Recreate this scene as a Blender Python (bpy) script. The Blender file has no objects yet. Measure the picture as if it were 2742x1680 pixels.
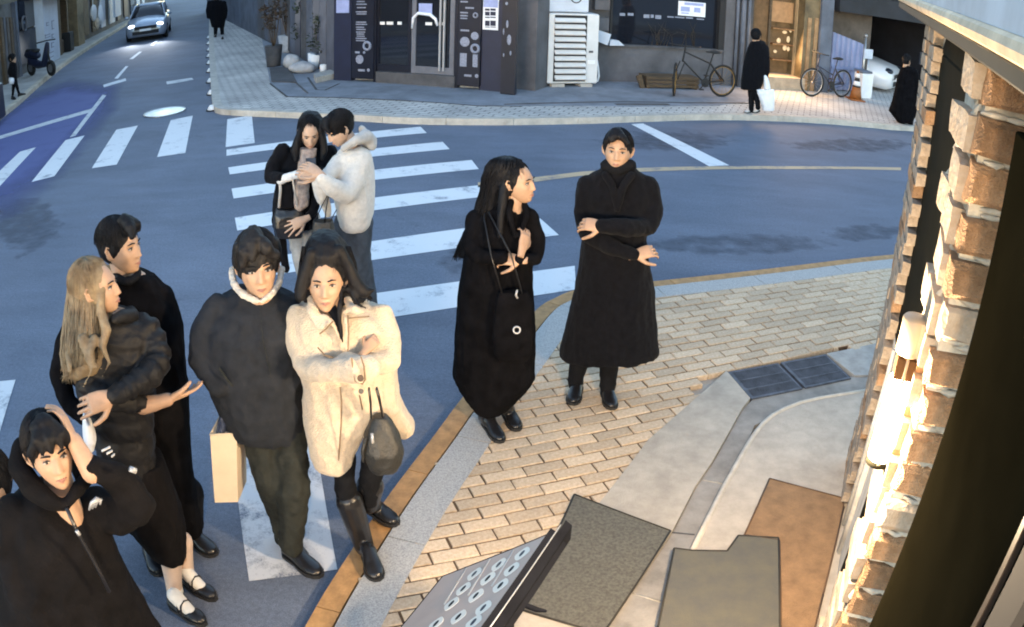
import bpy, bmesh, math, random
import numpy as np
from mathutils import Vector, Matrix, noise as mnoise
from mathutils.geometry import tessellate_polygon

random.seed(7)
C = bpy.context.scene.collection
S = bpy.context.scene

# ------------------------------------------------------------------ camera, sky, exposure
PW, PH = 2742.0, 1680.0                       # size of the photograph the measures were taken in
FL, PITCH, ROLL, CAMH, KD = 2334.65, math.radians(25.64), math.radians(-1.75), 2.886, 0.698
cp, sp, cr, sr = math.cos(PITCH), math.sin(PITCH), math.cos(ROLL), math.sin(ROLL)
right = Vector((cr, -sr*sp, -sr*cp)); down = Vector((-sr, -cr*sp, -cr*cp)); fwd = Vector((0, cp, -sp))
cd = bpy.data.cameras.new('street_camera')
cam = bpy.data.objects.new('street_camera', cd); C.objects.link(cam); S.camera = cam
cam.matrix_world = Matrix(((right.x, -down.x, -fwd.x, 0), (right.y, -down.y, -fwd.y, 0), (right.z, -down.z, -fwd.z, CAMH), (0, 0, 0, 1)))
cd.type = 'PANO'                              # a wide surveillance lens with its barrel distortion
cd.panorama_type = 'FISHEYE_LENS_POLYNOMIAL'
cd.sensor_fit = 'HORIZONTAL'; cd.sensor_width = 36.0; cd.lens = 27.6
cd.fisheye_fov = math.radians(150)
cd.fisheye_polynomial_k0 = 0.0
cd.fisheye_polynomial_k1 = -3.26694880e-02; cd.fisheye_polynomial_k2 = 3.20790669e-05
cd.fisheye_polynomial_k3 = -1.95470931e-05; cd.fisheye_polynomial_k4 = 5.90632929e-07
cd.clip_start = 0.02; cd.clip_end = 2000

SUN_EL, SUN_ROT = math.radians(4.0), math.radians(200)
w = bpy.data.worlds.new('World'); S.world = w; w.use_nodes = True
wn, wl = w.node_tree.nodes, w.node_tree.links
sky = wn.new('ShaderNodeTexSky'); sky.sky_type = 'NISHITA'; sky.sun_disc = False
sky.sun_elevation = SUN_EL; sky.sun_rotation = SUN_ROT; sky.air_density = 1.0; sky.dust_density = 0.2; sky.ozone_density = 2.0
bg = wn['Background']; bg.inputs['Strength'].default_value = 0.15
hs = wn.new('ShaderNodeHueSaturation'); hs.inputs['Saturation'].default_value = .82   # thin cloud pales the evening sky
wl.new(sky.outputs['Color'], hs.inputs['Color']); wl.new(hs.outputs['Color'], bg.inputs['Color'])
sd = bpy.data.lights.new('sun', 'SUN'); sd.energy = 0.12; sd.angle = math.radians(40); sd.color = (1.0, 0.95, 0.9)
sun = bpy.data.objects.new('sun', sd); C.objects.link(sun)
sun.rotation_euler = (math.radians(86), 0, math.radians(180) - SUN_ROT)
S.view_settings.view_transform = 'Standard'; S.view_settings.look = 'None'
S.view_settings.exposure = 3.2; S.view_settings.gamma = 1.0; S.view_settings.use_curve_mapping = False
S.render.engine = 'CYCLES'
S.cycles.use_denoising = True; S.cycles.filter_width = 1.9
S.cycles.max_bounces = 5; S.cycles.diffuse_bounces = 3; S.cycles.glossy_bounces = 3; S.cycles.transmission_bounces = 4
S.cycles.sample_clamp_indirect = 4.0; S.cycles.caustics_reflective = False; S.cycles.caustics_refractive = False

# ------------------------------------------------------------------ measuring: picture points to rays, rays to the ground or a wall
def ray(x, y):
    a, b = (x-PW/2)/FL, (y-PH/2)/FL
    s = 1+KD*(a*a+b*b); a *= s; b *= s
    a, b = cr*a-sr*b, sr*a+cr*b
    return np.array((a, cp-b*sp, -sp-b*cp))
CAM = np.array((0, 0, CAMH))
def G(x, y, z=0.0):
    d = ray(x, y); t = (z-CAMH)/d[2]
    return d*t+CAM
def D(x, y, z=0.0):                            # the same for measures on the 2464-wide view
    return G(x*1.11282, y*1.11282, z)
def proj(P):
    q = np.asarray(P, float)-CAM; x = np.dot(q, right); y = np.dot(q, down); z = np.dot(q, fwd); x, y = x/z, y/z
    ru = math.hypot(x, y); rd = ru
    for _ in range(40): rd = ru/(1+KD*rd*rd)
    k = rd/ru if ru > 1e-9 else 1
    return x*k*FL+PW/2, y*k*FL+PH/2
def z_at(P, y):
    """height above the ground point P whose picture row is y"""
    a, b = -3.0, 6.0
    for _ in range(50):
        m = (a+b)/2
        if proj((P[0], P[1], m))[1] > y: a = m
        else: b = m
    return (a+b)/2
class Zoom:
    def __init__(s, ox, oy, k): s.ox, s.oy, s.k = ox, oy, k
    def __call__(s, x, y): return s.ox+x/s.k, s.oy+y/s.k
class Wall:
    """A vertical plane through two ground points A, B: t along it, z up, d out of it towards the street."""
    def __init__(s, A, B):
        s.A = np.array((A[0], A[1], 0.0)); e = np.array((B[0]-A[0], B[1]-A[1], 0.0)); s.L = np.linalg.norm(e); s.e = e/s.L
        s.n = np.array((s.e[1], -s.e[0], 0.0))
        if np.dot(s.n, CAM-s.A) < 0: s.n = -s.n
    def hit(s, x, y, d=0.0):
        r = ray(x, y); k = (np.dot(s.A-CAM, s.n)+d)/np.dot(r, s.n); P = CAM+r*k
        return np.dot(P-s.A, s.e), P[2]
    def p(s, t, z, d=0.0): return s.A+s.e*t+s.n*d+np.array((0, 0, z))

# ------------------------------------------------------------------ objects
def tag(o, label=None, cat=None, group=None, kind=None):
    if label: o['label'] = label
    if cat: o['category'] = cat
    if group: o['group'] = group
    if kind: o['kind'] = kind
    return o
def empty(name, loc, label=None, cat=None, group=None, rz=0.0, kind=None):
    o = bpy.data.objects.new(name, None); C.objects.link(o); o.location = loc; o.rotation_euler.z = rz; o.empty_display_size = .1
    return tag(o, label, cat, group, kind)
def link(name, me, mats, parent=None):
    o = bpy.data.objects.new(name, me); C.objects.link(o)
    if mats is not None:
        for m in (mats if isinstance(mats, (list, tuple)) else [mats]): me.materials.append(m)
    if parent is not None:
        o.parent = parent; pm = parent_world(parent); o.matrix_parent_inverse = pm.inverted()
    return o
def parent_world(o):
    m = Matrix.Translation(o.location) @ o.rotation_euler.to_matrix().to_4x4()
    if o.parent is not None: m = parent_world(o.parent) @ o.matrix_parent_inverse @ m
    return m
class MB:
    """Collects shapes in world space and links them as ONE mesh object."""
    def __init__(s): s.v, s.f, s.mi, s.sm = [], [], [], []
    def add(s, vs, fs, mi=0, smooth=False):
        n = len(s.v); s.v += [tuple(map(float, v)) for v in vs]
        for f in fs: s.f.append([n+i for i in f]); s.mi.append(mi); s.sm.append(smooth)
        return s
    def frame(s, o, ex, ey, ez, lo, hi, mi=0, bev=0.0):
        """box lo..hi in the frame o, ex, ey, ez (chamfered when bev)"""
        o, ex, ey, ez = map(np.asarray, (o, ex, ey, ez))
        (a, b, c), (A, B, Cc) = lo, hi
        flip = np.dot(np.cross(ex, ey), ez) < 0
        P = lambda x, y, z: o+ex*x+ey*y+ez*z
        if bev <= 0:
            vs = [P(x, y, z) for z in (c, Cc) for (x, y) in ((a, b), (A, b), (A, B), (a, B))]
            fs = [(3, 2, 1, 0), (4, 5, 6, 7), (0, 1, 5, 4), (1, 2, 6, 5), (2, 3, 7, 6), (3, 0, 4, 7)]
        else:
            q = min(bev, (A-a)*.45, (B-b)*.45, (Cc-c)*.45)
            rings = [(c, q), (c+q, 0), (Cc-q, 0), (Cc, q)]; vs = []
            for z, i in rings:
                vs += [P(x, y, z) for (x, y) in ((a+i, b+i), (A-i, b+i), (A-i, B-i), (a+i, B-i))]
            fs = [(3, 2, 1, 0), (12, 13, 14, 15)]
            for r in range(3):
                for k in range(4): fs.append((r*4+k, r*4+(k+1) % 4, r*4+4+(k+1) % 4, r*4+4+k))
        if flip: fs = [f[::-1] for f in fs]
        return s.add(vs, fs, mi)
    def box(s, lo, hi, mi=0, bev=0.0): return s.frame((0, 0, 0), (1, 0, 0), (0, 1, 0), (0, 0, 1), lo, hi, mi, bev)
    def prism(s, poly, z0, z1, mi=0):
        p = [np.array(q[:2], float) for q in poly]; n = len(p)
        if sum(p[i][0]*p[(i+1) % n][1]-p[(i+1) % n][0]*p[i][1] for i in range(n)) < 0: p = p[::-1]
        caps = [tuple(range(n))]
        if n > 4:
            caps = [tuple(t) for t in tessellate_polygon([[Vector((q[0], q[1], 0)) for q in p]])]
            caps = [t if (p[t[1]][0]-p[t[0]][0])*(p[t[2]][1]-p[t[0]][1])-(p[t[1]][1]-p[t[0]][1])*(p[t[2]][0]-p[t[0]][0]) > 0 else t[::-1] for t in caps]
        return s.add([(q[0], q[1], z0) for q in p]+[(q[0], q[1], z1) for q in p],
                     [t[::-1] for t in caps]+[tuple(n+i for i in t) for t in caps]+[(i, (i+1) % n, n+(i+1) % n, n+i) for i in range(n)], mi)
    def rings(s, R, mi=0, smooth=True, caps=True):
        R = [np.asarray(r) for r in R]; n = len(R[0]); vs = [v for r in R for v in r]; fs = []
        for k in range(len(R)-1):
            for i in range(n): fs.append((k*n+i, k*n+(i+1) % n, (k+1)*n+(i+1) % n, (k+1)*n+i))
        if caps: fs.append(tuple(range(n-1, -1, -1))); fs.append(tuple(range((len(R)-1)*n, len(R)*n)))
        return s.add(vs, fs, mi, smooth)
    def tube(s, pts, rad, n=8, mi=0, round_=False, flat=None, smooth=True):
        """tapered tube along a polyline; round_ adds rounded ends"""
        P = [np.asarray(p, float) for p in pts]; r = [rad]*len(P) if np.isscalar(rad) else list(rad)
        if round_:
            def cap(P0, P1, r0):
                d = P0-P1; L = np.linalg.norm(d) or 1; d = d/L
                return [(P0+d*r0*math.sin(a), r0*max(math.cos(a), .06)) for a in (1.5, 1.05, .5)]
            h = cap(P[0], P[1], r[0]); t = cap(P[-1], P[-2], r[-1])[::-1]
            P = [a for a, _ in h]+P+[a for a, _ in t]; r = [b for _, b in h]+r+[b for _, b in t]
        R = []; u = None
        for i in range(len(P)):
            d = P[min(i+1, len(P)-1)]-P[max(i-1, 0)]; d = d/(np.linalg.norm(d) or 1)
            if u is None:
                a = np.array((0, 0, 1.0)) if abs(d[2]) < .9 else np.array((1.0, 0, 0))
                u = np.cross(a, d)
            u = u-d*np.dot(u, d); u /= (np.linalg.norm(u) or 1); v = np.cross(d, u)
            R.append([P[i]+(u*math.cos(t)+v*math.sin(t)*(flat or 1))*r[i] for t in [2*math.pi*k/n for k in range(n)]])
        return s.rings(R, mi, smooth)
    def ball(s, c, rx, ry, rz, ax=None, nu=12, nv=8, mi=0):
        ax = ax if ax is not None else np.eye(3); c = np.asarray(c, float); R = []
        for k in range(nv+1):
            ph = math.pi*(.02+.96*k/nv)
            R.append([c+ax[0]*rx*math.sin(ph)*math.cos(t)+ax[1]*ry*math.sin(ph)*math.sin(t)-ax[2]*rz*math.cos(ph) for t in [2*math.pi*i/nu for i in range(nu)]])
        return s.rings(R, mi)
    def disc(s, c, nrm, r, th=.01, n=20, mi=0):
        nrm = np.asarray(nrm, float); nrm /= np.linalg.norm(nrm)
        return s.tube([np.asarray(c)-nrm*th/2, np.asarray(c)+nrm*th/2], r, n, mi, smooth=False)
    def torus(s, c, nrm, R, r, n=28, m=6, mi=0):
        nrm = np.asarray(nrm, float); nrm /= np.linalg.norm(nrm); c = np.asarray(c, float)
        a = np.cross(nrm, (0, 0, 1.0)) if abs(nrm[2]) < .9 else np.cross(nrm, (1.0, 0, 0)); a /= np.linalg.norm(a); b = np.cross(nrm, a)
        vs, fs = [], []
        for i in range(n):
            t = 2*math.pi*i/n; e = a*math.cos(t)+b*math.sin(t)
            for j in range(m):
                q = 2*math.pi*j/m; vs.append(c+e*(R+r*math.cos(q))+nrm*r*math.sin(q))
        for i in range(n):
            for j in range(m): fs.append((i*m+j, ((i+1) % n)*m+j, ((i+1) % n)*m+(j+1) % m, i*m+(j+1) % m))
        return s.add(vs, fs, mi, True)
    def mesh(s, name='m'):
        me = bpy.data.meshes.new(name); me.from_pydata(s.v, [], s.f)
        if s.f:
            me.polygons.foreach_set('material_index', s.mi); me.polygons.foreach_set('use_smooth', s.sm)
        me.update(); return me
    def build(s, name, mats, parent=None): return link(name, s.mesh(name), mats, parent)
def fixn(o):
    bm = bmesh.new(); bm.from_mesh(o.data); bmesh.ops.recalc_face_normals(bm, faces=bm.faces); bm.to_mesh(o.data); bm.free(); return o
def copy_tree(o, parent=None):
    c = o.copy(); C.objects.link(c)
    if parent is not None: c.parent = parent
    for ch in list(o.children): copy_tree(ch, c)
    return c

# ------------------------------------------------------------------ materials
def mat(name, col, rough=.6, var=.15, scale=8.0, bump=0.0, bscale=60.0, metal=0.0, emit=None, estr=0.0, sheen=0.0, col2=None, spec=.5, detail=5.0, coat=0.0, stretch=None):
    m = bpy.data.materials.new(name); m.use_nodes = True; nt = m.node_tree; N, Lk = nt.nodes, nt.links
    b = N['Principled BSDF']; b.inputs['Roughness'].default_value = rough; b.inputs['Metallic'].default_value = metal
    b.inputs['Specular IOR Level'].default_value = spec
    if sheen: b.inputs['Sheen Weight'].default_value = sheen; b.inputs['Sheen Roughness'].default_value = .5
    if coat: b.inputs['Coat Weight'].default_value = coat
    tc = N.new('ShaderNodeTexCoord'); src = tc.outputs['Object']
    if stretch:
        mp = N.new('ShaderNodeMapping'); mp.inputs['Scale'].default_value = stretch; Lk.new(src, mp.inputs['Vector']); src = mp.outputs['Vector']
    c2 = col2 if col2 else tuple(max(0, c*(1-2*var)) for c in col)
    if var > 0 or col2:
        nz = N.new('ShaderNodeTexNoise'); nz.inputs['Scale'].default_value = scale; nz.inputs['Detail'].default_value = detail; nz.inputs['Roughness'].default_value = .65
        Lk.new(src, nz.inputs['Vector'])
        rp = N.new('ShaderNodeValToRGB'); rp.color_ramp.elements[0].position = .3; rp.color_ramp.elements[1].position = .7
        rp.color_ramp.elements[0].color = (*c2, 1); rp.color_ramp.elements[1].color = (*[min(1, c*(1+(.0 if col2 else var*.6))) for c in col], 1)
        Lk.new(nz.outputs['Fac'], rp.inputs['Fac']); Lk.new(rp.outputs['Color'], b.inputs['Base Color'])
    else: b.inputs['Base Color'].default_value = (*col, 1)
    if bump:
        n2 = N.new('ShaderNodeTexNoise'); n2.inputs['Scale'].default_value = bscale; n2.inputs['Detail'].default_value = 4; Lk.new(src, n2.inputs['Vector'])
        bp = N.new('ShaderNodeBump'); bp.inputs['Strength'].default_value = bump; bp.inputs['Distance'].default_value = .01
        Lk.new(n2.outputs['Fac'], bp.inputs['Height']); Lk.new(bp.outputs['Normal'], b.inputs['Normal'])
    if emit: b.inputs['Emission Color'].default_value = (*emit, 1); b.inputs['Emission Strength'].default_value = estr
    return m
def glass(name, col=(.02, .025, .04), rough=.05):
    m = mat(name, col, rough, 0, spec=.6); return m
M = {}
def mk(name, *a, **k): M[name] = mat(name, *a, **k); return M[name]
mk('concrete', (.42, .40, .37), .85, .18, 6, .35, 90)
mk('concrete_dark', (.088, .088, .096), .85, .22, 3, .3, 60)
mk('mortar', (.43, .395, .34), .9, .15, 20, .6, 60)
mk('joint', (.115, .07, .04), .95, .2, 20)
mk('granite', (.50, .50, .49), .75, .3, 130, .3, 200, col2=(.25, .25, .25), detail=2)
mk('kerb_paint', (.46, .255, .10), .7, .2, 14, .3, 80)
mk('steel_dark', (.011, .0105, .0065), .85, .15, 5, .1, 30, spec=.05)
mk('panel_black', (.0085, .0075, .0042), .95, .2, 2.5, .05, 20, spec=.0)
mk('white_paint', (.75, .76, .77), .75, .1, 8, .2, 90)
mk('ac_white', (.62, .63, .64), .5, .06, 4)
mk('louver', (.66, .66, .66), .5, .05, 4)
mk('dark_gap', (.015, .015, .017), .8, 0)
mk('navy', (.008, .014, .042), .5, .12, 5)
mk('navy_dark', (.007, .010, .022), .35, .2, 4)
mk('ink_white', (.76, .74, .71), .6, .05)
mk('ink_blue', (.30, .36, .62), .6, .1)
mk('paper', (.74, .77, .82), .7, .06, 20)
mk('rubber', (.016, .016, .017), .7, .1, 20)
mk('metal_grey', (.42, .43, .45), .35, .1, 10, metal=.8)
mk('alu', (.38, .39, .41), .4, .1, 6, metal=.3)
mk('wood', (.10, .065, .035), .7, .25, 4, .3, 40, stretch=(1, 1, 8))
mk('wood_warm', (.34, .17, .07), .6, .25, 4, .2, 40, stretch=(6, 6, 1))
mk('leaf_dry', (.065, .045, .030), .8, .3, 6)
mk('leaf', (.045, .06, .035), .75, .3, 6)
mk('pot', (.05, .05, .055), .7, .2, 8)
mk('pot_pale', (.42, .43, .45), .8, .15, 8)
mk('glass_dark', (.010, .012, .018), .06, 0, spec=.7)
mk('glass_inside', (.05, .055, .07), .25, .4, 1.2, spec=.5)
mk('cone_orange', (.30, .10, .02), .6, .15, 10)
mk('plastic_white', (.75, .77, .80), .5, .05)
mk('corrugated', (.22, .27, .46), .5, .15, 2, metal=.2)
mk('car_white', (.62, .64, .68), .25, .04, 2, coat=.5)
mk('car_silver', (.34, .40, .50), .3, .05, 2, metal=.4, coat=.5)
mk('tyre', (.014, .014, .014), .85, .1)
mk('headlamp', (.8, .85, .9), .2, 0, emit=(.85, .92, 1.0), estr=.55)
mk('chrome', (.6, .6, .62), .2, 0, metal=1.0)
mk('red_lamp', (.3, .02, .01), .3, 0)
mk('skin', (.42, .265, .175), .55, .07, 30, .06, 250)
mk('skin_pale', (.47, .32, .235), .55, .07, 30, .06, 250)
mk('lips', (.33, .155, .12), .45, .05)
mk('eye_white', (.33, .30, .28), .5, 0)
mk('iris', (.015, .011, .01), .4, 0)
mk('hair_black', (.006, .0064, .009), .6, .3, 60, spec=.18)
mk('hair_soft', (.010, .010, .012), .62, .3, 60, spec=.25)
mk('hair_blonde', (.25, .195, .122), .6, .3, 22, col2=(.12, .082, .048), spec=.3)
mk('wool_black', (.0058, .0064, .0092), 1.0, .25, 30, .5, 300, spec=.10, sheen=.03)
mk('wool_black_b', (.0062, .0062, .0078), 1.0, .3, 12, .5, 300, spec=.06)
mk('puffer', (.0095, .0098, .0115), .6, .2, 9, .2, 60, spec=.25)
mk('padded', (.0062, .0058, .0068), .9, .25, 9, .25, 100, spec=.10)
mk('jacket_grey', (.021, .0245, .032), .95, .18, 12, .4, 250, spec=.15)
mk('denim_grey', (.030, .033, .030), .95, .22, 14, .4, 250, spec=.15)
mk('jeans', (.040, .055, .080), .85, .25, 12, .4, 250)
mk('trouser_black', (.008, .0088, .0115), .95, .2, 12, .3, 200, spec=.12)
mk('fleece_cream', (.55, .455, .345), .95, .10, 40, .7, 130, sheen=.3)
mk('fleece_white', (.62, .60, .57), .95, .08, 40, .7, 130, sheen=.3)
mk('hood_grey', (.44, .43, .42), .9, .10, 20, .5, 200, sheen=.2)
mk('sherpa', (.60, .555, .49), .95, .12, 70, 1.0, 150, sheen=.3)
mk('cuff_white', (.68, .68, .68), .85, .08, 20, .3, 150)
mk('print_dress', (.42, .36, .32), .85, .3, 26, .2, 150, col2=(.16, .13, .14))
mk('leather', (.012, .012, .014), .28, .15, 30, .15, 160)
mk('leather_bag', (.016, .017, .017), .5, .2, 20, .3, 120)
mk('sock', (.72, .71, .68), .9, .05, 30, .4, 200)
mk('tights_pale', (.56, .44, .37), .8, .05, 30)
mk('paper_bag', (.60, .50, .375), .8, .05, 10, .1, 30)
mk('bag_navy', (.035, .05, .10), .5, .35, 25)
mk('shoe_white', (.62, .62, .62), .6, .1, 20)
mk('mat_grey', (.145, .138, .115), .95, .25, 60, .8, 260)
mk('mat_olive', (.150, .138, .105), .95, .22, 9, .8, 260, col2=(.11, .108, .10))
mk('mat_brown', (.34, .20, .10), .9, .3, 13, .9, 120, col2=(.21, .125, .065))
mk('board_face', (.50, .38, .315), .9, .06, 3)
mk('board_frame', (.008, .009, .013), .85, .1, 8, spec=.06)
mk('plaster_pale', (.60, .56, .50), .9, .2, 6, .5, 50)
mk('cornice', (.60, .48, .34), .7, .2, 5, .2, 40)
mk('flashing', (.45, .50, .58), .5, .15, 3)
mk('awning_dark', (.030, .028, .018), .6, .2, 3)
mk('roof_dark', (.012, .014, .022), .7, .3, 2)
mk('wall_grey', (.105, .105, .118), .8, .2, 2, .2, 30)
mk('wall_brown', (.10, .085, .075), .8, .3, 2, .2, 30)
mk('wall_blue', (.115, .135, .18), .8, .25, 1.5)
mk('sign_pale', (.50, .56, .66), .5, .08, 3)
mk('lamp_cream', (.34, .265, .185), .5, .08, 6)
mk('lamp_glow', (.9, .85, .75), .4, 0, emit=(1.0, .80, .56), estr=9)
mk('warm_glow', (.30, .18, .08), .5, .4, 2.5, emit=(1.0, .62, .28), estr=.05)
mk('tile_dark', (.13, .115, .095), .8, .3, 4, .3, 60)
# ------------------------------------------------------------------ ground materials
def asphalt():
    m = bpy.data.materials.new('asphalt'); m.use_nodes = True; nt = m.node_tree; N, Lk = nt.nodes, nt.links
    b = N['Principled BSDF']; b.inputs['Roughness'].default_value = .8; b.inputs['Specular IOR Level'].default_value = .35
    tc = N.new('ShaderNodeTexCoord')
    def nz(sc, det, ro=.6, stretch=None):
        n = N.new('ShaderNodeTexNoise'); n.inputs['Scale'].default_value = sc; n.inputs['Detail'].default_value = det; n.inputs['Roughness'].default_value = ro
        if stretch:
            mp = N.new('ShaderNodeMapping'); mp.inputs['Scale'].default_value = stretch; mp.inputs['Rotation'].default_value = (0, 0, -.31)
            Lk.new(tc.outputs['Object'], mp.inputs['Vector']); Lk.new(mp.outputs['Vector'], n.inputs['Vector'])
        else: Lk.new(tc.outputs['Object'], n.inputs['Vector'])
        return n
    def ramp(fac, p0, c0, p1, c1):
        r = N.new('ShaderNodeValToRGB'); e = r.color_ramp.elements; e[0].position, e[1].position = p0, p1
        e[0].color = (*c0, 1); e[1].color = (*c1, 1); Lk.new(fac, r.inputs['Fac']); return r.outputs['Color']
    def mul(a, c, f=1.0):
        x = N.new('ShaderNodeMix'); x.data_type = 'RGBA'; x.blend_type = 'MULTIPLY'; x.inputs[0].default_value = f
        Lk.new(a, x.inputs['A']); Lk.new(c, x.inputs['B']); return x.outputs['Result']
    big = ramp(nz(.55, 6).outputs['Fac'], .3, (.118, .142, .192), .72, (.160, .190, .252))
    grain = ramp(nz(160, 3, .8).outputs['Fac'], .3, (.50, .50, .50), .75, (1.5, 1.5, 1.5))
    wear = ramp(nz(1.3, 7, .75, (.5, 1.6, 1)).outputs['Fac'], .30, (.80, .80, .81), .62, (1.06, 1.06, 1.06))
    spots = ramp(nz(5.5, 3, .7).outputs['Fac'], .70, (1, 1, 1), .78, (1.22, 1.22, 1.22))
    vo = N.new('ShaderNodeTexVoronoi'); vo.feature = 'DISTANCE_TO_EDGE'; vo.inputs['Scale'].default_value = .21
    dn = nz(2.5, 4); mx = N.new('ShaderNodeMix'); mx.data_type = 'RGBA'; mx.inputs[0].default_value = .42
    Lk.new(tc.outputs['Object'], mx.inputs['A']); Lk.new(dn.outputs['Color'], mx.inputs['B']); Lk.new(mx.outputs['Result'], vo.inputs['Vector'])
    crack = ramp(vo.outputs['Distance'], .0, (.80, .80, .80), .004, (1, 1, 1))
    flecks = ramp(nz(38, 3, .75).outputs['Fac'], .34, (.84, .84, .84), .66, (1.15, 1.15, 1.15))
    c = mul(mul(mul(mul(mul(big, grain), wear), spots), crack, .6), flecks)
    Lk.new(c, b.inputs['Base Color'])
    bp = N.new('ShaderNodeBump'); bp.inputs['Strength'].default_value = .35; bp.inputs['Distance'].default_value = .006
    Lk.new(nz(190, 2).outputs['Fac'], bp.inputs['Height']); Lk.new(bp.outputs['Normal'], b.inputs['Normal'])
    return m
M['asphalt'] = asphalt()
def road_paint(name, col, wear, under=(.13, .15, .20)):
    m = bpy.data.materials.new(name); m.use_nodes = True; nt = m.node_tree; N, Lk = nt.nodes, nt.links
    b = N['Principled BSDF']; b.inputs['Roughness'].default_value = .7
    tc = N.new('ShaderNodeTexCoord')
    n1 = N.new('ShaderNodeTexNoise'); n1.inputs['Scale'].default_value = 3.2; n1.inputs['Detail'].default_value = 9; n1.inputs['Roughness'].default_value = .72
    n2 = N.new('ShaderNodeTexNoise'); n2.inputs['Scale'].default_value = 120; n2.inputs['Detail'].default_value = 2
    ad = N.new('ShaderNodeMath'); ad.operation = 'MULTIPLY_ADD'; ad.inputs[1].default_value = .22
    for n in (n1, n2): Lk.new(tc.outputs['Object'], n.inputs['Vector'])
    Lk.new(n2.outputs['Fac'], ad.inputs[0]); Lk.new(n1.outputs['Fac'], ad.inputs[2])
    r = N.new('ShaderNodeValToRGB'); e = r.color_ramp.elements; e[0].position = wear; e[1].position = wear+.16
    e[0].color = (*under, 1); e[1].color = (*col, 1); k = r.color_ramp.elements.new(wear+.07); k.color = (*[.45*u+.55*c for u, c in zip(under, col)], 1)
    Lk.new(ad.outputs['Value'], r.inputs['Fac']); Lk.new(r.outputs['Color'], b.inputs['Base Color'])
    bp = N.new('ShaderNodeBump'); bp.inputs['Strength'].default_value = .25; bp.inputs['Distance'].default_value = .005
    Lk.new(n2.outputs['Fac'], bp.inputs['Height']); Lk.new(bp.outputs['Normal'], b.inputs['Normal'])
    return m
M['stripe'] = road_paint('stripe_paint', (.70, .72, .75), .40)
M['stripe_worn'] = road_paint('stripe_paint_worn', (.58, .60, .63), .44)
M['yellow_line'] = road_paint('yellow_line_paint', (.52, .38, .24), .44)
M['bay_blue'] = road_paint('blue_bay_paint', (.085, .095, .30), .44, (.085, .10, .20))
def paver_mat(name, c0, c1):
    m = mat(name, c1, .85, .2, 45, .35, 150, col2=c0); nt = m.node_tree; N, Lk = nt.nodes, nt.links
    b = N['Principled BSDF']; src = b.inputs['Base Color'].links[0].from_socket
    oi = N.new('ShaderNodeObjectInfo'); hs = N.new('ShaderNodeHueSaturation')
    mr = N.new('ShaderNodeMapRange'); mr.inputs['To Min'].default_value = .80; mr.inputs['To Max'].default_value = 1.14
    Lk.new(oi.outputs['Random'], mr.inputs['Value']); Lk.new(mr.outputs['Result'], hs.inputs['Value']); Lk.new(src, hs.inputs['Color']); Lk.new(hs.outputs['Color'], b.inputs['Base Color'])
    return m
M['paver'] = paver_mat('clay_paver', (.44, .32, .21), (.66, .53, .385))
def far_pavers():
    m = bpy.data.materials.new('far_pavers'); m.use_nodes = True; nt = m.node_tree; N, Lk = nt.nodes, nt.links
    b = N['Principled BSDF']; b.inputs['Roughness'].default_value = .85
    tc = N.new('ShaderNodeTexCoord'); mp = N.new('ShaderNodeMapping'); mp.inputs['Rotation'].default_value = (0, 0, .36)
    Lk.new(tc.outputs['Object'], mp.inputs['Vector'])
    br = N.new('ShaderNodeTexBrick'); br.inputs['Scale'].default_value = 1.0; br.inputs['Brick Width'].default_value = .24; br.inputs['Row Height'].default_value = .12
    br.inputs['Mortar Size'].default_value = .012; br.inputs['Color1'].default_value = (.58, .56, .53, 1); br.inputs['Color2'].default_value = (.50, .48, .455, 1); br.inputs['Mortar'].default_value = (.20, .19, .18, 1)
    Lk.new(mp.outputs['Vector'], br.inputs['Vector'])
    nz = N.new('ShaderNodeTexNoise'); nz.inputs['Scale'].default_value = .9; nz.inputs['Detail'].default_value = 6; Lk.new(tc.outputs['Object'], nz.inputs['Vector'])
    r = N.new('ShaderNodeValToRGB'); r.color_ramp.elements[0].color = (.72, .72, .74, 1); r.color_ramp.elements[1].color = (1.15, 1.15, 1.15, 1); r.color_ramp.elements[0].position = .3; r.color_ramp.elements[1].position = .7
    Lk.new(nz.outputs['Fac'], r.inputs['Fac'])
    x = N.new('ShaderNodeMix'); x.data_type = 'RGBA'; x.blend_type = 'MULTIPLY'; x.inputs[0].default_value = 1
    Lk.new(br.outputs['Color'], x.inputs['A']); Lk.new(r.outputs['Color'], x.inputs['B']); Lk.new(x.outputs['Result'], b.inputs['Base Color'])
    bp = N.new('ShaderNodeBump'); bp.inputs['Strength'].default_value = .5; bp.inputs['Distance'].default_value = .01; bp.invert = True
    Lk.new(br.outputs['Fac'], bp.inputs['Height']); Lk.new(bp.outputs['Normal'], b.inputs['Normal'])
    return m
M['far_pavers'] = far_pavers()

# ------------------------------------------------------------------ picture frames of reference used below
Z1 = Zoom(0, 0, 3.511); Z2 = Zoom(600, 0, 3.08); Z3 = Zoom(1350, 0, 3.52); Z4 = Zoom(1950, 0, 3.111); Z5 = Zoom(2200, 300, 2.157)
Z6 = Zoom(2100, 900, 1.936); Z7 = Zoom(1000, 1100, 2.24); Z8 = Zoom(1100, 300, 1.6773)
Y1 = Zoom(650, 270, 3.1467); Y2 = Zoom(0, 550, 2.5167); Y3 = Zoom(0, 1000, 2.22); Y4 = Zoom(480, 560, 2.797); Y5 = Zoom(480, 1000, 2.5164)
ZA = Zoom(0, 0, 4.44); ZB = Zoom(1980, 60, 4.7385); ZS = Zoom(1040, 1350, 4.575); ZM = Zoom(1560, 1240, 3.33)
def ZG(z, pts, h=0.0): return [G(*z(*p), h) for p in pts]

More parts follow.
